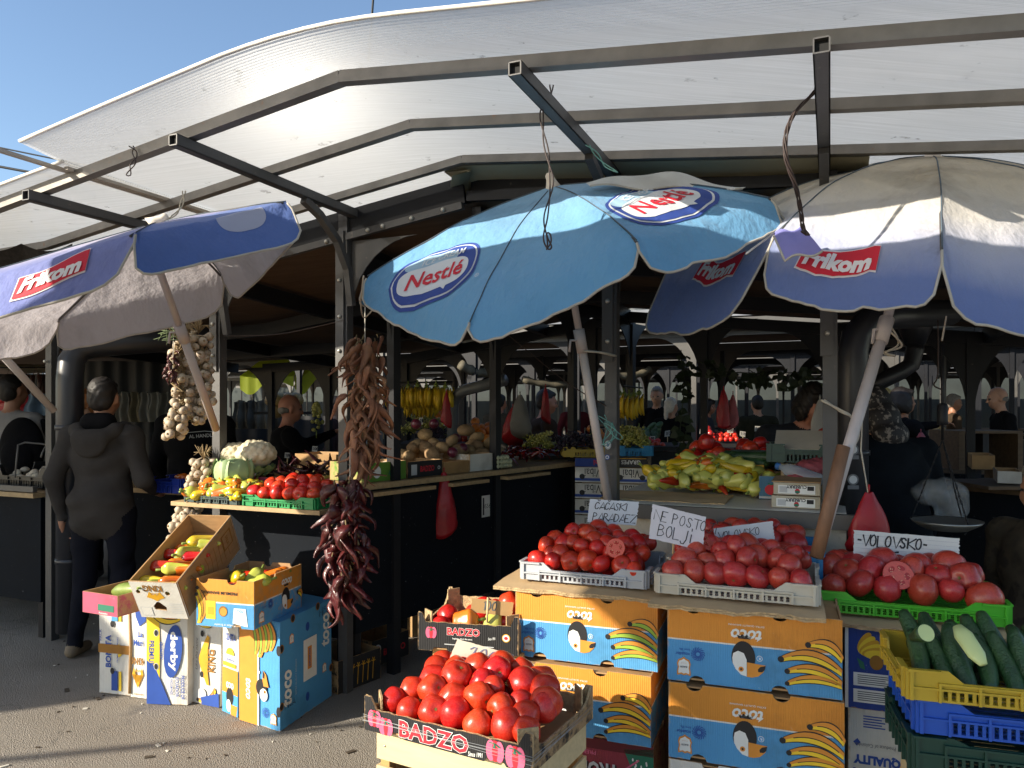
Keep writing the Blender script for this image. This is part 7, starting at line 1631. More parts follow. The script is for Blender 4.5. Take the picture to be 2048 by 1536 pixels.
# cauliflowers, cabbage
M_cau = pm('cauliflower', 'cfc3a6', .8, var=.1, bump=.5, bscale=60); M_cl = pm('cabbage_leaf', '7f9a68', .6, var=.2, scale=8, bump=.2); M_cab = pm('cabbage', '93ac7c', .55, var=.15, scale=6, bump=.3, bscale=12)
def leafcup(m, c, r, az, el, L, mi=0, w=.6):
    for_ = V3((math.cos(az), math.sin(az), 0))
    side_ = V3((-math.sin(az), math.cos(az), 0))
    def fn(u, v):
        a = -1.2+v*(1.2+el); rr = r*(1.04+.10*max(0, v-.6)); return c+for_*(rr*math.cos(a)*(math.cos((u-.5)*w*1.6)))+side_*(rr*math.sin((u-.5)*w*2.2)*math.cos(a*.6))+ZD*(rr*math.sin(a)+.01*math.sin(u*14))
    m.sheet(fn, 8, 8, mi)
def cauli(label, px, py, Y, r):
    c = P(px, py, Y); g_ = random.Random(px); pr = [('e', (0, 0, 0), (r*.82, r*.82, r*.62), 0)]
    for i in range(60):
        a = i*2.4; e = math.asin(1-(i+.5)/60*1.15); pr.append(('e', (r*.80*math.cos(a)*math.cos(e), r*.80*math.sin(a)*math.cos(e), r*.62*math.sin(e)), (r*g_.uniform(.14, .21),)*3, 0))
    t = thing('cauliflower', label, 'cauliflower', c-ZD*r*.6); o = sdf_obj('curd', pr, [M_cau], t, .006, .008, None, (0, 0, 0)); o.location = (0, 0, r*.6)
    for k in range(6):
        m = MB(); leafcup(m, c, r*.96, k*1.05+.4, -.5, 0); part(m, 'leaf', M_cl, t)
cauli('cauliflower with its leaves, left of the two on the middle counter', 470, 912, 4.36, .105); cauli('larger cauliflower on the right of the two on the middle counter', 512, 911, 4.3, .118)
c = P(470, 945, 4.2); t = thing('cabbage', 'pale green cabbage in front of the cauliflowers', 'cabbage', c-ZD*.09); m = MB().ico(c, .098, 0, 20, 14, (1, 1, .82)); part(m, 'heart', M_cab, t)
for k in range(5): m = MB(); leafcup(m, c, .102, k*1.26+.2, .7, 0, 0, .8); part(m, 'leaf', M_cab, t)
def fbox(label, px0, px1, off, z, D, Hh, outer, draw=None, nm='produce_box'):
    t0, t1 = T_at(px0, off), T_at(px1, off); W = t1-t0; m = MB(); open_box(m, W, D, Hh, .005, (), (), (), True, ())
    if draw: draw(m, front(W, D, Hh))
    o = m.build(nm, kmats(outer)); place(o, FA((t0+t1)/2, off+D/2, z), RU); return tag(o, label, 'box')
fbox('pink printed box behind the price card marked five hundred', 478, 604, .03, 1.005, .25, .105, B_pink, lambda m, f: (m.rect(f, .30, .42, .45, 1, KI['dgreen'], 2), m.text(f, 'Avocado', .375, .78, .012, KI['white'], 0, .0, w=.04), m.rect(f, .46, 0, .475, 1, KI['deep'], 2), m.ell(f, .93, .3, .008, .01, KI['deep'], 2), m.line(f, [(.54, .25), (.68, .25)], .006, KI['deep'], 2), m.line(f, [(.54, .5), (.80, .5)], .008, KI['orange'], 2)))
fbox('dark crate board with a white label behind the green tomato crate', 604, 690, .035, 1.005, .25, .09, B_navy, lambda m, f: (m.rect(f, .02, .05, .52, .8, KI['white'], 2), m.line(f, [(.2, .3), (.45, .3)], .004, KI['grey'], 3), m.line(f, [(.2, .5), (.40, .5)], .004, KI['grey'], 3)))
YS = FA(T_at(502, .01), .01).y-.012
paper('small white card with a thick handwritten five hundred on the pink box', *cs([(492, 934), (517, 934), (486, 951)], YS), [('500.', .12, .15, .032, .0045, .12)], 'd0d0cc')
b = FA(T_at(600, .35), .35, 1.01); f = xf(b, RU); DPU = dry_mesh(rmat('dark_purple', '2c0d16', '47131e', .35, .3, 9, .2, .5), .11, .02, 5)
for (x, y, z, r) in heap(.56, .46, 60, .028, .1, .08, .2, .1, .2, .12, 19): inst('dried_pepper', DPU, 'dark purple dried pepper heaped behind the pink box', 'pepper', f((x, y, z)), (R(90+rnd.uniform(-25, 25)), 0, rnd.uniform(0, 6.28)), 1.0, 'dark purple dried peppers behind the pink box')
fbox('open cardboard box with turned-out flaps among the dried peppers', 590, 672, .55, 1.09, .25, .12, B_kraft)
# mushrooms in the black crate at far left
M_mush = rmat('mushroom', 'a69b8a', 'c4b9a6', .7, .25, 14, 0, .2); m = MB().lathe([(.004, -.02), (.012, -.02), (.011, 0), (.022, -.004), (.030, .004), (.027, .016), (.016, .025), (.004, .028)], 14); MU = bake(m, 'mushroom', [M_mush])
bM = FA(T_at(60, .13), .26, .965); crate('black plastic crate of mushrooms at the left edge', bM, RU, P_blk, .62, .40, .14, .075, deep=False)
for (x, y, z, r) in heap(.5, .34, 50, .028, .12, .02, .3, .1, .3, .06, 23): inst('mushroom', MU, 'white mushroom heaped in the black crate', 'mushroom', xf(bM, RU)((x+.05, y, z)), (rnd.gauss(0, .5), rnd.gauss(0, .5), 0), 1.05, 'white mushrooms in the black crate')
m = MB(); q = [P(30, 955, 4.9), P(36, 890, 5.0), P(50, 885, 5.02), P(85, 888, 5.04), P(93, 890, 5.04), P(85, 905, 5.0), P(82, 915, 4.98)]; m.tube(q, .006, 6); solo(m, 'wire_hoop', M_bars, 'dark wire handle rising above the black mushroom crate', 'handle')
bX = FA(T_at(345, .2), .25, .975); crate('dark blue plastic crate beside the standing garlic', bX, RU, plast('royal', '17308a'), .30, .25, .09, .07)
inst('pepper', PO[0], 'orange pepper in the dark blue crate beside the garlic', 'pepper', bX+ZD*.085, (R(90), 0, R(60)), 1.0)
# ---------------------------------------------------------------- right-hand counter: crates, boxes, bottle
def rbox(label, px0, px1, off, z, D, Hh, outer, draw=None, nm='produce_box', cat='box'): return fbox(label, px0, px1, off, z, D, Hh, outer, draw, nm)
zr_ = 1.083
for k, (dz, lab) in enumerate(((0, 'lower'), (.055, 'upper'))):
    o = rbox('%s of two small wooden boxes with red berry print stacked on the worktop' % lab, 1543+4*k, 1640, .02, zr_+dz, .28, .050, bands('board_cream', [(0, 'bdb49e')], 2, 1), lambda m, f: (m.rect(f, .10, .2, .9, .9, KI['white'], 1), m.text(f, 'CUBERRY', .5, .32, .014, KI['black'], 180, .03, w=.08), m.ell(f, .52, .68, .010, .011, KI['red'], 2), m.ell(f, .52, .74, .010, .006, KI['dgreen'], 3), *[m.line(f, [(.74+.014*q, .25), (.74+.014*q, .60)], .003, KI['black'], 2) for q in range(10)], m.rect(f, .13, .3, .3, .8, KI['lgrey'], 2)))
m = MB(); t0, t1 = T_at(1543, .02), T_at(1642, .02); m.box(FA((t0+t1)/2, .16, zr_+.109), (t1-t0, .28, .004), 0, ax=(UD, VD, ZD)); solo(m, 'cardboard_sheet', M_card, 'brown cardboard lid on the berry boxes', 'cardboard')
rbox('blue box with a red tomato print under the pink net bags', 1518, 1600, .30, zr_, .3, .105, bands('board_steel_blue', [(0, '3f6f8d')], 2, 1), lambda m, f: (m.ell(f, .30, .58, .028, .024, KI['red'], 2), m.line(f, [(.22, .3), (.3, .36), (.4, .28)], .006, KI['dgreen'], 3), m.poly(f, [(.5, .5), (.62, .42), (.64, .66), (.52, .74)], KI['white'], 2), m.line(f, [(0, .92), (1, .92)], .01, KI['lgrey'], 1)))
rbox('box with yellow and blue print under the dark cucumbers', 1455, 1528, .52, zr_+.02, .35, .12, bands('board_dusk', [(0, '9fb0b4')], 2, 1), lambda m, f: (m.rect(f, .75, 0, 1, 1, KI['gold'], 1), m.rect(f, .45, 0, .75, 1, KI['teal'], 1), m.text(f, 'Paolillo', .68, .5, .034, KI['black'], 180, .02, w=.15), m.line(f, [(.1, .6), (.35, .6)], .006, KI['grey'], 2)))
bb = FA(T_at(1515, .75), .78, 1.21); CUd = [bake(MB().tube([(0, 0, -.12+.024*k) for k in range(11)], [.010]+[.026]*9+[.010], 12), 'cucumber', [M_cuc])]
for k in range(9): inst('cucumber', CUd[0], 'dark cucumber lying on the box with yellow and blue print', 'cucumber', FA(T_at(1490, .6),   .56+.05*(k % 5), 1.23+.03*(k//5))+UD*(.02*(k % 3)), (R(90), 0, RU+R(80)), 1., 'dark cucumbers on the printed box')
for (x, y, z, r) in heap(.75, .5, 52, .042, .1, 0, .3, .1, .3, .1, 29): inst('tomato', rnd.choice(TOMR), 'shaded dark red tomato heaped behind the dark cucumbers', 'tomato', FA(T_at(1520, 1.0), 1.0, 1.15)+UD*x+VD*y+ZD*(z+.04), rrot(), r, 'shaded dark red tomatoes behind the cucumbers')
fbox('dark box under the shaded tomatoes', 1440, 1590, .85, 1.04, .5, .14, B_black)
rbox('pale wooden box under the dark green crate', 1562, 1648, .36, zr_+.0, .3, .16, bands('board_ply', [(0, 'b39c74')], 2, 1), lambda m, f: (m.ell(f, .85, .2, .008, .008, KI['black'], 2),))
bZ = FA(T_at(1605, .45), .52, zr_+.165); crate('dark green plastic crate holding a loose lid before the bending vendor', bZ, RU, P_pine, .30, .26, .085, .06)
m = MB(); c0 = bZ+ZD*.10; ax = (UD, (VD*.9+ZD*.4).normalized(), (ZD*.9-VD*.4).normalized()); m.box(c0, (.25, .2, .005), 0, ax=ax); solo(m, 'board_lid', pm('lid_pale', 'bdb5a5', .7), 'pale board leaning in the dark green crate', 'board')
m = MB(); q0 = P(1557, 933, 3.42); d = (P(1600, 948, 3.36)-q0).normalized(); m.tube([q0, q0+d*.012, q0+d*.016, q0+d*.04, q0+d*.09, q0+d*.19, q0+d*.2], [.014, .014, .012, .030, .034, .033, .026], 14); m.tube([q0-d*.012, q0+d*.006], .016, 10, 1)
def glassy(n, c, a=.45):
    if n in _pm: return _pm[n]
    k = NT(n); k.b.inputs['Base Color'].default_value = (*lin(c), 1); k.b.inputs['Roughness'].default_value = .12; k.b.inputs['Alpha'].default_value = a; _pm[n] = k.m; return k.m
solo(m, 'plastic_bottle', [glassy('bottle_clear', 'aebccb', .45), pm('cap_blue', '3f74b8', .4)], 'clear plastic bottle with a blue cap lying beside the pink net bags', 'bottle')
M_bagr = pm('bag_red', 'b4242c', .35, var=.2, scale=9, trans=.35, bump=.5, bscale=16); M_bagp = pm('bag_pink', 'b05a62', .4, var=.3, scale=14, trans=.3, bump=.6, bscale=24); M_bagw = pm('bag_white', 'bdbab4', .4, var=.12, scale=7, trans=.35, bump=.4, bscale=14); M_bagg = pm('bag_grey', '85837e', .4, var=.12, trans=.3, bump=.4, bscale=14)
def bag(label, top, L, w, mat, seed=0, th=.5, knot=.08, cat='plastic bag', nm='plastic_bag'):
    top = V3(top); m = MB(); n = 16; seg = 20; vs = []; g_ = random.Random(seed)
    for i in range(n+1):
        t = i/n; r = w*(.16+.10*math.sin(t*20) if t < knot else .16+.84*min(1, ((t-knot)/(1-knot))**.5)*(1 if t < .8 else 1-.9*(t-.8)**1.3))/2
        for k in range(seg):
            a = 2*math.pi*k/seg; q = r*(1+.20*noise.noise(V3((math.cos(a)*1.6, math.sin(a)*1.6, t*2.4+seed)))+.22*noise.noise(V3((math.cos(a)*3, math.sin(a)*3, t*5+seed)))*t+.10*math.sin(5*a+seed)*(1-t)); vs.append(top+V3((q*math.cos(a), q*math.sin(a)*th, -t*L+.35*w*t*math.cos(a+seed)*t+.03*w*noise.noise(V3((a, t*3, seed))))))
    fs = [(i*seg+(k+1) % seg, i*seg+k, (i+1)*seg+k, (i+1)*seg+(k+1) % seg) for i in range(n) for k in range(seg)]+[tuple(n*seg+k for k in reversed(range(seg)))]
    m.add(vs, fs, 0, True); m.tube([top+ZD*.03, top], .004, 5, 0); return solo(m, nm, mat, label, cat)
bag('red plastic bag hanging by a string beside the right pipe', P(1738, 985, 2.85), .27, .19, M_bagr, 3)
part_ = MB().tube([P(1725, 830, 2.93), P(1722, 900, 2.9), P(1736, 985, 2.85)], .003, 5); solo(part_, 'cord', M_cord, 'pale string from the wooden pole to the near red bag', 'cord')
bag('torn red plastic bag hanging under the aisle counter ledge', P(888, 945, 4.55), .34, .17, M_bagr, 5)
bag('white plastic bag hanging between the aisle posts', P(1040, 790, 6.1), .30, .19, M_bagg, 2, .3); bag('pink plastic bag tucked behind the hanging white bag', P(1026, 815, 6.25), .26, .2, M_bagr, 8, .3)
bag('red plastic bag on the light post left of the blue umbrella pole', P(1091, 775, 6.3), .28, .09, M_bagr, 9); bag('pink red bag hanging right of the bananas', P(893, 785, 6.4), .27, .10, M_bagr, 10)
bag('dark red plastic bag on the post, left of the pair by the vine', P(1447, 780, 5.6), .25, .115, M_bagr, 11); bag('dark pink plastic bag on the post, right of the pair by the vine', P(1466, 790, 5.65), .23, .10, M_bagp, 12)
bag('pale plastic bag hanging behind the bending vendor', P(1640, 800, 4.2), .20, .12, M_bagw, 13, .3)
for k, (px, py, sx) in enumerate(((1622, 938, .16), (1598, 962, .12))):
    o = sdf_obj('net_bag', [('e', (0, 0, 0), (sx*.5, .06, .045), 0), ('e', (sx*.3, .01, .015), (.05, .05, .04), 0)], [M_bagp], None, .008, .02, lambda X: .005*np.sin(X[..., 0]*140)*np.sin(X[..., 1]*120+X[..., 2]*90)); o.location = P(px, py, 3.42-.05*k)+ZD*.0; tag(o, ('upper crumpled pink net bag behind the bottle', 'lower crumpled pink net bag in front of the bottle')[k], 'net bag')
# ---------------------------------------------------------------- boxes and grapes behind the leaning pole
def vbox(label, px0, px1, py0, py1, Y, outer, draw=None):
    a, b = P(px0, py1, Y), P(px1, py1, Y-.06); d = (b-a); d.z = 0; W = d.length; rz = math.atan2(d.y, d.x); Hh = (py1-py0)/FPX*Y; m = MB(); open_box(m, W, .34, Hh, .006, (), (), (), True, ())
    if draw: draw(m, front(W, .34, Hh))
    o = m.build('fruit_box', kmats(outer)); M = Matrix.Rotation(rz, 3, 'Z'); place(o, a+M@V3((W/2, .17, 0)), rz); return tag(o, label, 'box')
def dv(m, f): m.text(f, 'Vibai', .5, .35, .06, KI['black'], 180, .0, w=.12); m.rect(f, 0, .72, 1, .9, KI['navy'], 2); m.ell(f, .2, .62, .02, .02, KI['black'], 3); m.ell(f, .8, .62, .02, .02, KI['black'], 3)
rows_ = ((934, 964), (966, 996), (998, 1028), (1030, 1066))
for r_, (a, b) in enumerate(rows_):
    vbox('white fruit box with a navy stripe, %s of the left stack behind the leaning pole' % ('topmost', 'second', 'third', 'lowest')[r_], 1150, 1222, a, b, 5.5, B_white, dv)
    vbox('white fruit box with a navy stripe, %s of the right stack behind the leaning pole' % ('topmost', 'second', 'third', 'lowest')[r_], 1226, 1300, a+2, b+2, 5.45, B_white, dv)
vbox('dark fruit box under the yellow grape crate', 1150, 1222, 916, 933, 5.5, B_navy, lambda m, f: m.text(f, 'Rubi', .7, .5, .04, KI['red'], 180, .02)); vbox('black fruit box under the blue grape crate', 1228, 1296, 914, 934, 5.46, B_black, lambda m, f: (m.text(f, 'GRAPES', .5, .5, .03, KI['lgrey'], 180, .02), m.rect(f, .05, .1, .95, .16, KI['gold'], 2)))
M_gr = rmat('grape_white', '8f8d3c', 'b5b063', .25, .25, 9, .2); M_gd = rmat('grape_dark', '17101c', '2c1a2c', .3, .3, 9, .1)
def grapes(mat, seed):
    g_ = random.Random(seed); m = MB()
    for i in range(46): t = g_.random()**.8; a = g_.uniform(0, 6.28); r = .045*(1-t*.75)*math.sqrt(g_.random()); m.ico((r*math.cos(a), r*math.sin(a)*.8, -.075+t*.15*-1+.14), .0105, 0, 7, 5)
    m.tube([(0, 0, .06), (0, .004, .10)], .003, 5, 1); return bake(m, 'grape_bunch', [mat, M_stem])
GW = [grapes(M_gr, s) for s in range(3)]; GDk = [grapes(M_gd, s) for s in range(2)]
def gpile(label, grp, px0, px1, py, Y, n, dep, me, h=.10, seed=0):
    a, b = P(px0, py, Y), P(px1, py, Y); W = (b-a).length; c = (a+b)/2; g_ = random.Random(seed)
    for i in range(n):
        x, y = g_.uniform(-W/2, W/2), g_.uniform(0, dep); z = h*(1-(2*x/W)**2)*g_.uniform(.3, 1)+.04
        inst('grape_bunch', g_.choice(me), label, 'grapes', c+V3((x, y, z)), (R(g_.uniform(50, 120)), g_.uniform(-.5, .5), g_.uniform(0, 6.28)), g_.uniform(.85, 1.15), grp)
def mcrate(label, px0, px1, py, Y, col, D=.34, hc=.075, **k): a, b = P(px0, py, Y), P(px1, py, Y); return crate(label, (a+b)/2+V3((0, D/2, 0)), 0, col, (b-a).length, D, hc, hc*.75, **k)
mcrate('yellow plastic crate of grapes behind the leaning pole', 1128, 1224, 914, 5.6, P_yel); mcrate('light blue plastic crate of white grapes right of the sticker post', 1230, 1306, 912, 5.5, P_sky)
gpile('bunch of white grapes in the light blue crate', 'white grapes in the light blue crate', 1236, 1300, 905, 5.5, 24, .26, GW, .14, 1); gpile('bunch of dark grapes in the yellow crate', 'dark grapes in the yellow crate', 1110, 1210, 905, 5.6, 22, .28, GDk, .08, 2)
gpile('bunch of white grapes on the counter left of the dark grapes', 'white grapes on the aisle counter', 1062, 1100, 903, 5.9, 12, .3, GW, .10, 3); gpile('bunch of white grapes piled under the hanging bananas', 'white grapes under the bananas', 800, 892, 872, 6.9, 36, .5, GW, .16, 4)
gpile('bunch of dark grapes in front of the white grapes under the bananas', 'dark grapes under the bananas', 845, 895, 882, 6.6, 10, .2, GDk, .06, 5)
M_stand = pm('stand_dark', '1c1b1c', .7)
def stand(label, px0, px1, py, Y, D=.7): a, b = P(px0, py, Y), P(px1, py, Y); m = MB().box((a+b)/2+V3((0, D/2, -.02)), ((b-a).length, D, .04)).box(V3(((a.x+b.x)/2, Y+.05, (a.z-.04)/2)), ((b-a).length-.02, .04, a.z-.05)); return solo(m, 'fruit_stand', M_stand, label, 'stand')
stand('dark fruit stand under the white grapes and oranges on the left', 790, 990, 888, 6.55, .9); stand('dark fruit stand behind the stacked white boxes', 1060, 1150, 912, 5.95, .5); stand('dark fruit stand carrying oranges behind the leaning pole', 1120, 1420, 893, 6.6, .8)
# fruit in the middle distance
M_or = rmat('orange_peel', 'c9691a', 'dd8a2e', .45, .25, 10, .05, .3, 90); M_ap = rmat('apple_red', '8a1a1c', 'b0402c', .3, .3, 8, .2); OR = [lump('orange', M_or, 1, 1, .95, 2, .02)]; AP = [lump('apple', M_ap, 1, 1, .9, 5, .05)]
def fpile(nm, me, label, cat, grp, px0, px1, py, Y, n, r, dep=.4, seed=0, sl=.6):
    a, b = P(px0, py, Y), P(px1, py, Y); W = (b-a).length; c = (a+b)/2
    for (x, y, z, q) in heap(W, dep, n, r, .08, 0, sl, .2, sl, .02, seed): inst(nm, rnd.choice(me), label, cat, c+V3((x, y+dep/2, z)), rrot(), q, grp)
fpile('orange', OR, 'orange piled beside the pipe under the bananas', 'orange', 'oranges beside the bent pipe', 940, 985, 888, 6.7, 14, .04, .3, 1); fpile('orange', OR, 'orange behind the white grapes under the bananas', 'orange', 'oranges behind the white grapes', 866, 896, 862, 7.2, 8, .04, .25, 2)
fpile('orange', OR, 'orange piled behind the leaning pole', 'orange', 'oranges behind the leaning pole', 1150, 1215, 892, 6.7, 18, .04, .35, 3); fpile('orange', OR, 'orange beside the sticker post', 'orange', 'oranges right of the sticker post', 1226, 1268, 886, 6.8, 12, .042, .3, 4)
fpile('apple', AP, 'dark red apple piled behind the bent pipe', 'apple', 'dark red apples behind the bent pipe', 906, 950, 886, 7.0, 18, .037, .4, 5); fpile('tomato', TOMR, 'small bright tomato right of the white grapes', 'tomato', 'bright tomatoes right of the grapes', 1302, 1340, 905, 6.7, 16, .026, .3, 6)
fpile('apple', AP, 'red pepper-coloured apple on the far stand behind the pole', 'apple', 'red apples on the far stand', 1190, 1235, 908, 6.65, 12, .033, .25, 12)
# bananas on hooks
M_ban = rmat('banana_skin', 'd2aa1e', 'e8c83a', .5, .12, 6, .0); m = MB(); n = 10
pts = [V3((.055*math.sin(math.pi*k/n)-.0, 0, -.19*k/n)) for k in range(n+1)]; m.tube(pts, [.007, .010, .018, .022, .0235, .0235, .023, .021, .017, .010, .006], 6, 0); BA = bake(m, 'banana', [M_ban])
def bunch(label, px, py, Y, n=7, sp=.028, grp=None, rz=0, s=1.):
    c = P(px, py, Y); t = thing('banana_bunch', label, 'bananas', c-ZD*.2, 0, grp); m = MB().ico(c, .022, 0, 8, 6).tube([c, c+ZD*.05], .006, 5); part(m, 'crown', M_stem, t)
    for k in range(n):
        x = (k-(n-1)/2)*sp; y = -.03 if k % 2 else .015; o = inst('banana', BA, None, None, c+V3((x*math.cos(rz)-y*math.sin(rz), x*math.sin(rz)+y*math.cos(rz), -.01-.01*(k % 2))), (R(rnd.uniform(-8, 8)), R(6*(k-(n-1)/2)/n*3), R(-90)+rz), s*rnd.uniform(.92, 1.05), None, t)
    return t
for k in range(6): bunch('hand of ripe bananas hooked on the bar above the white grapes', 798+18.5*k-(8 if k == 0 else 0), 771+(k % 2)*2, 6.75-.03*k, 7, .024, 'bananas hooked above the white grapes', 0, 1.0)
for k in range(3): bunch('hand of ripe bananas on the back hooks above the grapes', 826+18*k, 792, 6.95, 7, .024, 'bananas on the back hooks', .3, .95)
solo(MB().tube([P(780, 766, 6.8), P(905, 764, 6.6)], .008, 6), 'hook_bar', M_dark, 'dark bar carrying the banana hooks', 'bar')
for k in range(5): bunch('hand of ripe bananas hanging from black hooks right of the sticker post', 1238+10*k, 792-3*abs(2-k), 5.7+.05*k, 6, .02, 'bananas on black hooks right of the post', -.6, .85)
solo(MB().tube([P(1228, 728, 5.6), P(1246, 772, 5.6), P(1285, 776, 5.9)], .006, 6), 'hook_bar', M_dark, 'bent hook bar holding the right-hand bananas', 'bar')
YS = 6.55
for lab, q, tx in (('small white price card beside the bent pipe', [(888, 842), (904, 836), (887, 852)], '250'), ('narrow white card below the bananas', [(838, 835), (846, 835), (838, 849)], '180'), ('dim price card above the oranges', [(1262, 862), (1282, 862), (1262, 876)], '500')):
    paper(lab, *cs(q, YS), [(tx, .12, .2, .035, .006, .0)], 'c9c6bc' if 'dim' not in lab else '9a978f')
# hanging things on the far left and in the distance
M_saus = rmat('sausage', '3a201a', '5f3a2c', .5, .3, 20, .1, .4)
for k, px in enumerate((20, 48, 72, 92, 104)):
    m = MB(); c = P(px, 750, 6.6+.1*k); L = .17; m.tube([c+V3((-.028, 0, -.0)), c+V3((-.034, 0, -L*.5)), c+V3((-.024, 0, -L)), c+V3((0, 0, -L*1.12)), c+V3((.024, 0, -L)), c+V3((.034, 0, -L*.5)), c+V3((.028, 0, 0))], .019, 8); m.tube([c+V3((-.028, 0, 0)), c+ZD*.07, c+V3((.028, 0, 0))], .003, 5)
    solo(m, 'sausage_loop', M_saus, 'loop of dried sausage hanging beyond the left umbrella pole', 'sausage', group='sausage loops beyond the left pole')
solo(MB().tube([P(-30, 735, 6.6), P(116, 735, 7.0)], .006, 6), 'hook_bar', M_dark, 'dark bar with sausages beyond the left pole', 'bar')
bag('large crumpled red bag hanging under the sausages', P(34, 765, 7.2), .36, .42, M_bagr, 21, .4)
def garment(label, px, py, Y, w, L, col, seed=0):
    c = P(px, py, Y); m = MB(); m.sheet(lambda u, v: c+V3(((u-.5)*w*(.7+.3*v), .03*math.sin(u*11+seed)+.02*math.sin(v*7), -v*L-.05*abs(u-.5)*(1-v))), 14, 8); m.sheet(lambda u, v: c+V3(((u-.5)*w*(.7+.3*v), .035+.03*math.sin(u*11+seed)+.02*math.sin(v*7), -v*L-.05*abs(u-.5)*(1-v))), 14, 8)
    return solo(m, 'garment', cloth(col, col), label, 'garment')
garment('pale blue cloth hanging beside the left drainpipe', 74, 783, 6.9, .28, .22, '5f7388', 1)
for k, px in enumerate((247, 268, 290, 312, 333)): garment('pale garment hanging in a row behind the hoodie wearer', px, 783, 7.4, .16, .30, ('97938a', '857c68', '8d8a84', '97938a', '76736c')[k], k)['group'] = 'pale garments in a row behind the hoodie wearer'
for k, px in enumerate((480, 502, 524, 552)): garment('dim garment on the rail below the lime tarpaulin', px, 800, 8.8, .2, .34, ('6f6a60', '5d5a55', '7a7468', '4f4c48')[k], k)['group'] = 'dim garments below the lime tarpaulin'
M_lime = pm('tarp_lime', 'a9b82c', .6, var=.15, scale=3, trans=.55, bump=.2)
for lab, px0, px1, Y in (('lime green tarpaulin glowing through the left arch', 480, 588, 10.5), ('lime green tarpaulin glowing through the right arch', 590, 668, 10.7)):
    a, b = P(px0, 752, Y), P(px1, 748, Y); m = MB(); m.sheet(lambda u, v: a.lerp(b, u)+V3((0, 1.3*v, .42*v+.06*math.sin(3.14*u)-(.05*math.sin(u*9)*(1-v)))), 16, 8); m.sheet(lambda u, v: a.lerp(b, u)+V3((0, .01*math.sin(u*30), .06*math.sin(3.14*u)-.05*math.sin(u*9)-.26*v*(.7+.3*math.sin(u*6)))), 16, 4)
    solo(m, 'tarpaulin', M_lime, lab, 'tarpaulin')
M_gourd = rmat('gourd', '8f7442', 'a98c52', .5, .3, 5); GO_ = [lump('pumpkin', M_gourd, 1, 1, .9, 3, .06)]
for k, px in enumerate((545, 562, 578, 592, 553)): inst('pumpkin', GO_[0], 'tan pumpkin on the high shelf under the lime tarpaulin', 'pumpkin', P(px, 800+(k == 4)*22, 8.2), rrot(), .085, 'tan pumpkins under the lime tarpaulin')
solo(MB().box(P(566, 826, 8.3), (.55, .3, .03)), 'shelf', M_stand, 'dark high shelf carrying the tan pumpkins', 'shelf')
inst('grape_bunch', GW[0], 'large bunch of white grapes held up by the bald vendor', 'grapes', P(633, 838, 6.3), (R(180), 0, 0), 1.6)
M_awn = pm('awning_cream', '6f6857', .75, var=.15, scale=3, trans=.3, bump=.2, bscale=6)
for lab, px0, py0, px1, py1, Y, r in (('rolled cream awning under the second row of roofs', 1225, 748, 1300, 738, 8.2, .07), ('sagging cream awning behind the blue umbrella pole', 920, 728, 985, 742, 8.6, .10), ('cream awning edge right of the aisle post', 1045, 758, 1170, 764, 8.9, .075), ('sagging grey awning roll behind the hoodie wearer', 175, 706, 320, 716, 8.2, .085), ('pale awning roll beyond the left umbrella', -20, 722, 112, 734, 8.4, .085)):
    a, b = P(px0, py0, Y), P(px1, py1, Y+.2); m = MB(); m.tube(arc(a, b, .05, 12), [.55*r*(1+.15*math.sin(k*2.1)) for k in range(13)], 12); solo(m, 'awning', M_awn, lab, 'awning')
# vine garland
M_vine = pm('vine_leaf', '26331c', .6, var=.4, scale=9, trans=.3)
def vine(label, pts, n, seed):
    g_ = random.Random(seed); m = MB(); pts = [V3(p) for p in pts]; m.tube(pts, .004, 5, 0)
    for i in range(n):
        f = g_.random()*(len(pts)-1); k = min(int(f), len(pts)-2); c = pts[k].lerp(pts[k+1], f-k)+V3((g_.gauss(0, .03), g_.gauss(0, .04), g_.uniform(-.08, .03))); a = g_.uniform(0, 6.28); d = V3((math.cos(a), .4*math.sin(a), -.5+g_.uniform(-.4, .4))).normalized(); e = d.cross(V3((g_.gauss(0, 1), 1, g_.gauss(0, 1)))).normalized(); s = g_.uniform(.03, .06)
        m.add([c, c+d*s*.5+e*s*.6, c+d*s*1.1+e*s*.25, c+d*s*1.4, c+d*s*1.1-e*s*.25, c+d*s*.5-e*s*.6], [(0, 1, 2, 3, 4, 5)], 0)
    return solo(m, 'vine', M_vine, label, 'vine')
vine('leafy vine trained along a wire above the bending vendor', [P(1395, 722, 5.0), P(1450, 744, 4.9), P(1540, 748, 4.7), P(1648, 742, 4.4)], 90, 1); vine('leafy vine climbing the dark post left of the pepper heap', [P(1362, 700, 5.2), P(1368, 780, 5.2), P(1360, 860, 5.2), P(1372, 900, 5.2)], 70, 2)
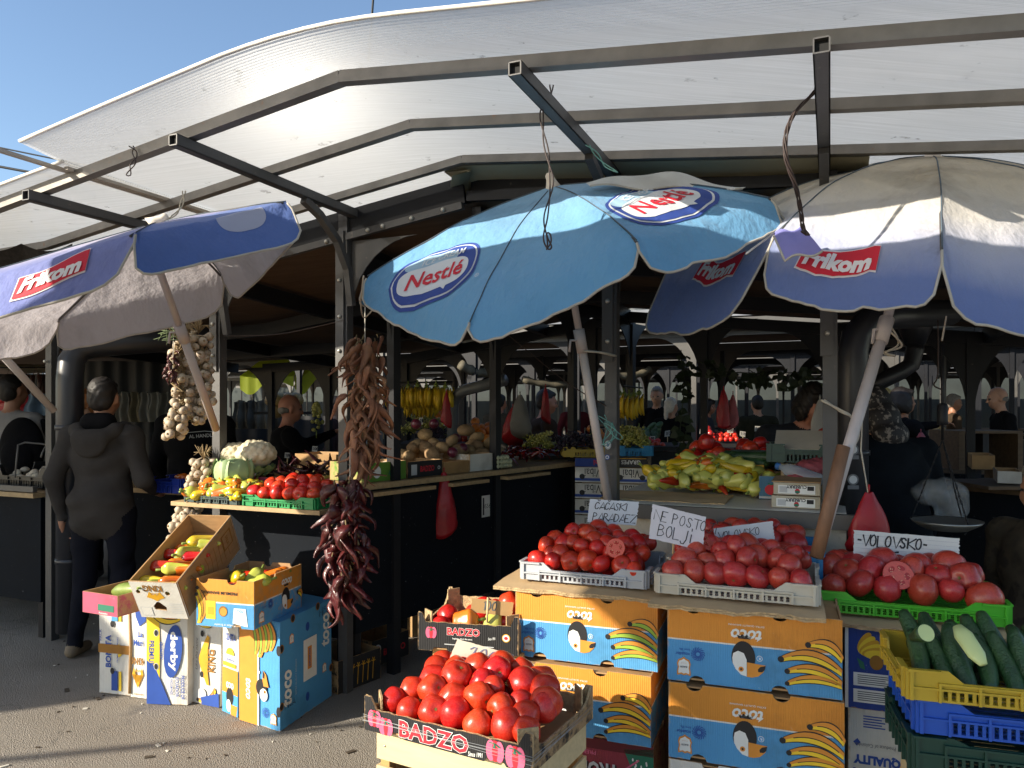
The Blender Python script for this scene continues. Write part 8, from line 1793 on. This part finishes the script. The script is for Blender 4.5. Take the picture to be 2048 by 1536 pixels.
# scale with hanging pan on the right
M_zinc = pm('zinc_pan', '8f8f8a', .35, .7)
t = thing('hanging_scale', 'hanging scale with chains and a shallow metal pan on the right', 'scale', P(1890, 1050, 3.1)); c = P(1893, 1040, 3.1)
part(MB().lathe([(.01, -.045), (.08, -.038), (.125, -.012), (.135, 0), (.128, -.004), (.08, -.03), (.01, -.037)], 28, 0, c), 'pan', M_zinc, t)
for k, a in enumerate((.6, 2.7, 4.8)):
    q = c+V3((.128*math.cos(a), .128*math.sin(a), 0)); e = P(1885, 880, 3.1); m = MB(); n = 22
    for i in range(n): p0, p1 = q.lerp(e, i/n), q.lerp(e, (i+1.25)/n); m.tube([p0, p1], .0035 if i % 2 else .0022, 5)
    part(m, 'chain', M_dark, t)
part(MB().tube([P(1885, 880, 3.1), P(1885, 690, 3.1)], .006, 6), 'hanger', M_dark, t); part(MB().lathe([(.02, 0), (.02, .02), (.02, .08), (.012, .09)], 12, 0, P(1885, 850, 3.1)), 'spring_body', M_dark, t)
o = sdf_obj('plastic_cover', [('e', (0, 0, 0), (.14, .08, .07), 0), ('e', (.05, 0, -.08), (.08, .06, .1), 0)], [glassy('film_clear', 'a8acae', .35)], None, .012, .03, lambda X: .006*np.sin(X[..., 0]*60+X[..., 2]*40)); o.location = P(1880, 985, 3.6); tag(o, 'crumpled clear plastic over the second scale pan', 'plastic sheet')
# wooden shelves and counter at far right
M_oldw = pm('old_wood', '5d4a36', .8, var=.3, streak=(2, 10, 10), scale=4)
t = thing('shelf_unit', 'old wooden shelf unit on the dark counter at the right', 'shelf', P(1990, 1010, 5.6)); Yb = 5.6
def pz_(px0, py0, px1, py1, Y, d, nm, mt, par): a, b = P(px0, py1, Y), P(px1, py0, Y); return part(MB().box((a+b)/2+V3((0, d/2, 0)), (b.x-a.x, d, b.z-a.z)), nm, mt, par)
pz_(1918, 862, 2046, 867, Yb, .4, 'shelf', M_oldw, t); pz_(1918, 867, 1930, 940, Yb, .4, 'upright', M_oldw, t); pz_(1966, 867, 1978, 940, Yb+.02, .36, 'upright', M_stand, t); pz_(2036, 867, 2046, 970, Yb, .4, 'upright', M_oldw, t); pz_(1930, 868, 2036, 940, Yb+.38, .02, 'back_board', M_oldw, t)
c = counter('counter', 'dark worn counter with bolted doors at the right', P(1870, 816, 5.2)+V3((0, 0, -1.5)), V3((.55, -.83, 0)), 2.4, V3((.83, .55, 0)), .7, .98, .06, mt=M_oldw)
m = MB(); 
for s in (.6, 1.2, 1.8): m.tube([P(1870, 816, 5.2)+V3((.55*s, -.83*s, -.75+0)), P(1870, 816, 5.2)+V3((.55*s-.02, -.83*s-.03, -.78)), P(1870, 816, 5.2)+V3((.55*s, -.83*s, -.87))], .008, 6)
part(m, 'bolt', M_dark, c)
vbox('white polystyrene box on the right-hand shelf', 1995, 2044, 942, 966, 4.6, bands('board_poly', [(0, 'c9c7c0')], 2, 1)); solo(MB().box(P(1998, 968, 4.75), (.45, .5, .02)), 'shelf_board', M_oldw, 'worn shelf board under the white polystyrene box', 'board')
vbox('wooden fruit box leaning on the dark worn counter', 1944, 1990, 910, 938, 5.1, B_kraft); solo(MB().box(P(1832, 912, 6.4), (.35, .3, .02)).box(P(1832, 990, 6.5)-ZD*.0, (.04, .04, .66)), 'side_table', M_oldw, 'small board table with a white tub beyond the headscarf', 'table')
m = MB().lathe([(.055, 0), (.06, .01), (.065, .13), (.06, .13), (.055, .02)], 18, 0, P(1861, 911, 6.3)); solo(m, 'tub', pm('tub_white', 'c4c4c0', .4), 'white tub on the small board table', 'tub'); bag('clear red bag standing on the small board table', P(1842, 865, 6.35), .2, .16, M_bagp, 31)
solo(MB().box(P(1868, 895, 6.25), (.05, .05, .05)).box(P(1861, 905, 6.25), (.1, .06, .02)), 'yellow_box', pm('yellow_tub', 'c9b02c', .5), 'small yellow box on the white tub', 'box')
fpile('apple', GO_, 'tan fruit piled beyond the dark post on the right', 'fruit', 'tan fruit beyond the dark post', 1888, 1906, 880, 7.0, 12, .04, .3, 14); stand('plain wooden bench under the tan fruit', 1880, 1912, 882, 6.95, .4)
# distant heaps under the far roofs
fpile('tomato', TOMR, 'tiny bright tomato on the far sunlit stand', 'tomato', 'bright tomatoes on the far stand', 1438, 1480, 884, 8.6, 30, .032, .4, 7); fpile('cauliflower_head', [lump('cauliflower_head', M_cau, 1, 1, .8, 1, .1)], 'pale cauliflower on the far stand', 'cauliflower', 'cauliflowers on the far stand', 1392, 1412, 880, 8.6, 6, .06, .3, 8); fpile('apple', AP, 'brown onion-like fruit on the far stand', 'fruit', 'brown fruit on the far stand', 1414, 1432, 874, 8.6, 9, .04, .3, 9); stand('dark far stand with bright tomatoes and cauliflowers', 1385, 1500, 888, 8.55, .7)
fpile('cucumber_heap', [lump('courgette', M_cuc, 1.8, .8, .8, 2)], 'dark green courgette beside the far tomatoes', 'courgette', 'courgettes right of the bright tomatoes', 1290, 1330, 880, 7.4, 14, .035, .35, 10)
# boxes stored below the aisle counter
def lowbox(label, px, py, W, D, Hh, outer, draw=None):
    p = PZ(px, py, 0); m = MB(); open_box(m, W, D, Hh, .006, (), (), (), True, ())
    if draw: draw(m, front(W, D, Hh))
    o = m.build('produce_box', kmats(outer)); place(o, V3((p.x, p.y, .003))-WR*(D/2)*.9, RWa); return tag(o, label, 'box')
lowbox('black box with gold palm print stored under the aisle counter', 716, 1372, .30, .30, .17, B_black, lambda m, f: [m.line(f, [(.2+.12*k, .9), (.22+.12*k, .35)], .004, KI['gold'], 2) for k in range(6)]+[m.line(f, [(.22+.12*k, .35), (.22+.12*k+.05*math.cos(a), .35-.14*math.sin(a))], .004, KI['gold'], 2) for k in range(6) for a in (.2, 1, 1.9, 2.8)])
lowbox('black box with red lettering stored deeper under the aisle counter', 778, 1322, .3, .3, .15, B_black, lambda m, f: (m.text(f, 'BADZO', .6, .55, .04, KI['red'], 0, .03), m.ell(f, .15, .35, .025, .025, KI['lgrey'], 2), m.ell(f, .15, .35, .016, .016, KI['red'], 3)))
lowbox('plain brown box stored deepest under the aisle counter', 858, 1262, .35, .3, .14, B_kraft)
# stickers on posts and pipe
for lab, px, py, Y, w, h_, c1 in (('round blue and white sticker on the post, upper', 1217, 893, 3.362, .030, .040, 'lgrey'), ('round blue sticker on the post, lower', 1217, 921, 3.362, .024, .024, 'navy')):
    f = Fr(P(px-8, py-12, Y), V3((w, 0, 0)), V3((0, 0, -h_)), V3((0, -1, 0))); m = MB(); m.ell(f, .5, .5, w*.5, h_*.5, KI[c1]-3, 1, 18); m.ell(f, .5, .5, w*.36, h_*.36, KI['white']-3, 2, 18); m.rect(f, .42, .3, .58, .7, KI['navy']-3, 3); m.rect(f, .3, .42, .7, .58, KI['navy']-3, 3); solo(m, 'sticker', [K[n] for n in KL], lab, 'sticker')
for lab, py in (('faded round sticker high on the right drainpipe', 905), ('faded round sticker low on the right drainpipe', 965)):
    f = Fr(P(1692, py-20, 3.183), V3((.06, 0, 0)), V3((0, 0, -.075)), V3((0, -1, 0))); m = MB(); m.ell(f, .5, .4, .024, .024, KI['grey']-3, 1, 18); m.ell(f, .5, .4, .017, .017, KI['lgrey']-3, 2, 18); m.rect(f, .1, .72, .9, .95, KI['grey']-3, 2); solo(m, 'sticker', [K[n] for n in KL], lab, 'sticker')

# dark sheets added behind the stalls to stand in for deep shade
M_shade_tarp = pm('tarp_shade', '14161a', .7, var=.3, scale=4, bump=.3, bscale=5)
def shade_curtain(label, px0, px1, py0, py1, Y, mt=M_shade_tarp):
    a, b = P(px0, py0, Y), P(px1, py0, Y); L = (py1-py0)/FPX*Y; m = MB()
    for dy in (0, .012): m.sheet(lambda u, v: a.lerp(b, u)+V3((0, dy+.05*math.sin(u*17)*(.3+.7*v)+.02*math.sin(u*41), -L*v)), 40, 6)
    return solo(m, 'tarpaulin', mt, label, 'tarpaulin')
shade_curtain('dark tarpaulin enlarged to deepen the shade behind the pale garments', 150, 362, 722, 1030, 7.9); shade_curtain('added dark sheet deepening the shade behind the sausages at the left edge', -60, 130, 748, 1010, 8.4)
shade_curtain('added dark sheet deepening the shade below the lime tarpaulins', 452, 690, 832, 1010, 9.4); shade_curtain('added dark sheet deepening the shade behind the bananas', 770, 830, 770, 960, 8.6)
shade_curtain('added dark sheet deepening the shade behind the counter beyond the headscarf', 1660, 1800, 850, 1040, 7.6); shade_curtain('added dark sheet deepening the shade below the far stands by the vine', 1320, 1560, 892, 1040, 8.9); shade_curtain('added dark sheet deepening the shade at the right edge behind the shelf unit', 1880, 2100, 880, 1080, 7.6)

cards = [(960, 858, 7.0), (935, 868, 6.9), (1010, 868, 6.4), (1075, 872, 6.2), (1110, 880, 6.5), (1160, 868, 6.9), (1195, 866, 7.0), (1300, 872, 7.1), (1330, 862, 7.6), (1400, 858, 8.7), (1455, 856, 8.7), (1480, 862, 8.7), (1510, 852, 7.9), (625, 892, 5.6), (570, 905, 5.4), (760, 856, 7.2), (842, 862, 7.0)]
for k, (px, py, Y) in enumerate(cards):
    g_ = random.Random(k); wd = g_.uniform(9, 14); hh = g_.uniform(8, 12); sk = g_.uniform(-2, 2)
    paper('small handwritten price card standing among the fruit in the shade', *cs([(px, py), (px+wd, py+sk), (px-1, py+hh)], Y), [(g_.choice(('150', '200', '180', '250', '120')), .12, .22, hh/FPX*Y*.5, .005, .1)], g_.choice(('b9b5aa', 'a5a198', 'c4c0b4')), stick=(P(px+wd/2, py+hh-1, Y+.01), P(px+wd/2, py+hh+14, Y+.01)))['group'] = 'price cards among the shaded fruit'
far = [(668, 8.9, 'dark', 100, 1.0), (742, 10.4, 'short', -60, 1.05), (1000, 11.0, 'short', 150, 1.1), (1150, 12.2, 'bob', 20, 1.0), (1262, 12.6, 'short', -100, 1.1), (1415, 11.4, 'bob', 60, 1.0), (1515, 10.2, 'short', 180, 1.15), (1905, 10.8, 'short', 80, 1.05), (300, 9.6, 'short', -40, 1.1), (86, 9.0, 'bob', 120, 1.0)]
tops = ('3a2a2a', '20262f', '4a4640', '5a2226', '24303a', '3c3c44', '2b2b22', '44382c', '1d2433', '55504a')
wh = ('beyond the left arches', 'beyond the bananas', 'behind the bent pipe', 'behind the sunlit awning', 'beyond the hanging bananas', 'behind the vine post', 'left of the bending vendor', 'beyond the right shelf unit', 'behind the pale garments', 'beyond the sausages')
for k, (px, Y, hs, rz, g) in enumerate(far):
    human('shopper in dim clothes %s' % wh[k], at(px, Y), R(rz), 1.62+.03*(k % 5), cloth('far%d' % k, tops[k]), C_black, (SK1, SK2, SK3)[k % 3], (H_dark, H_grey, H_dark)[k % 3], 'short' if hs == 'dark' else hs, g, pitch=8, res=.02)
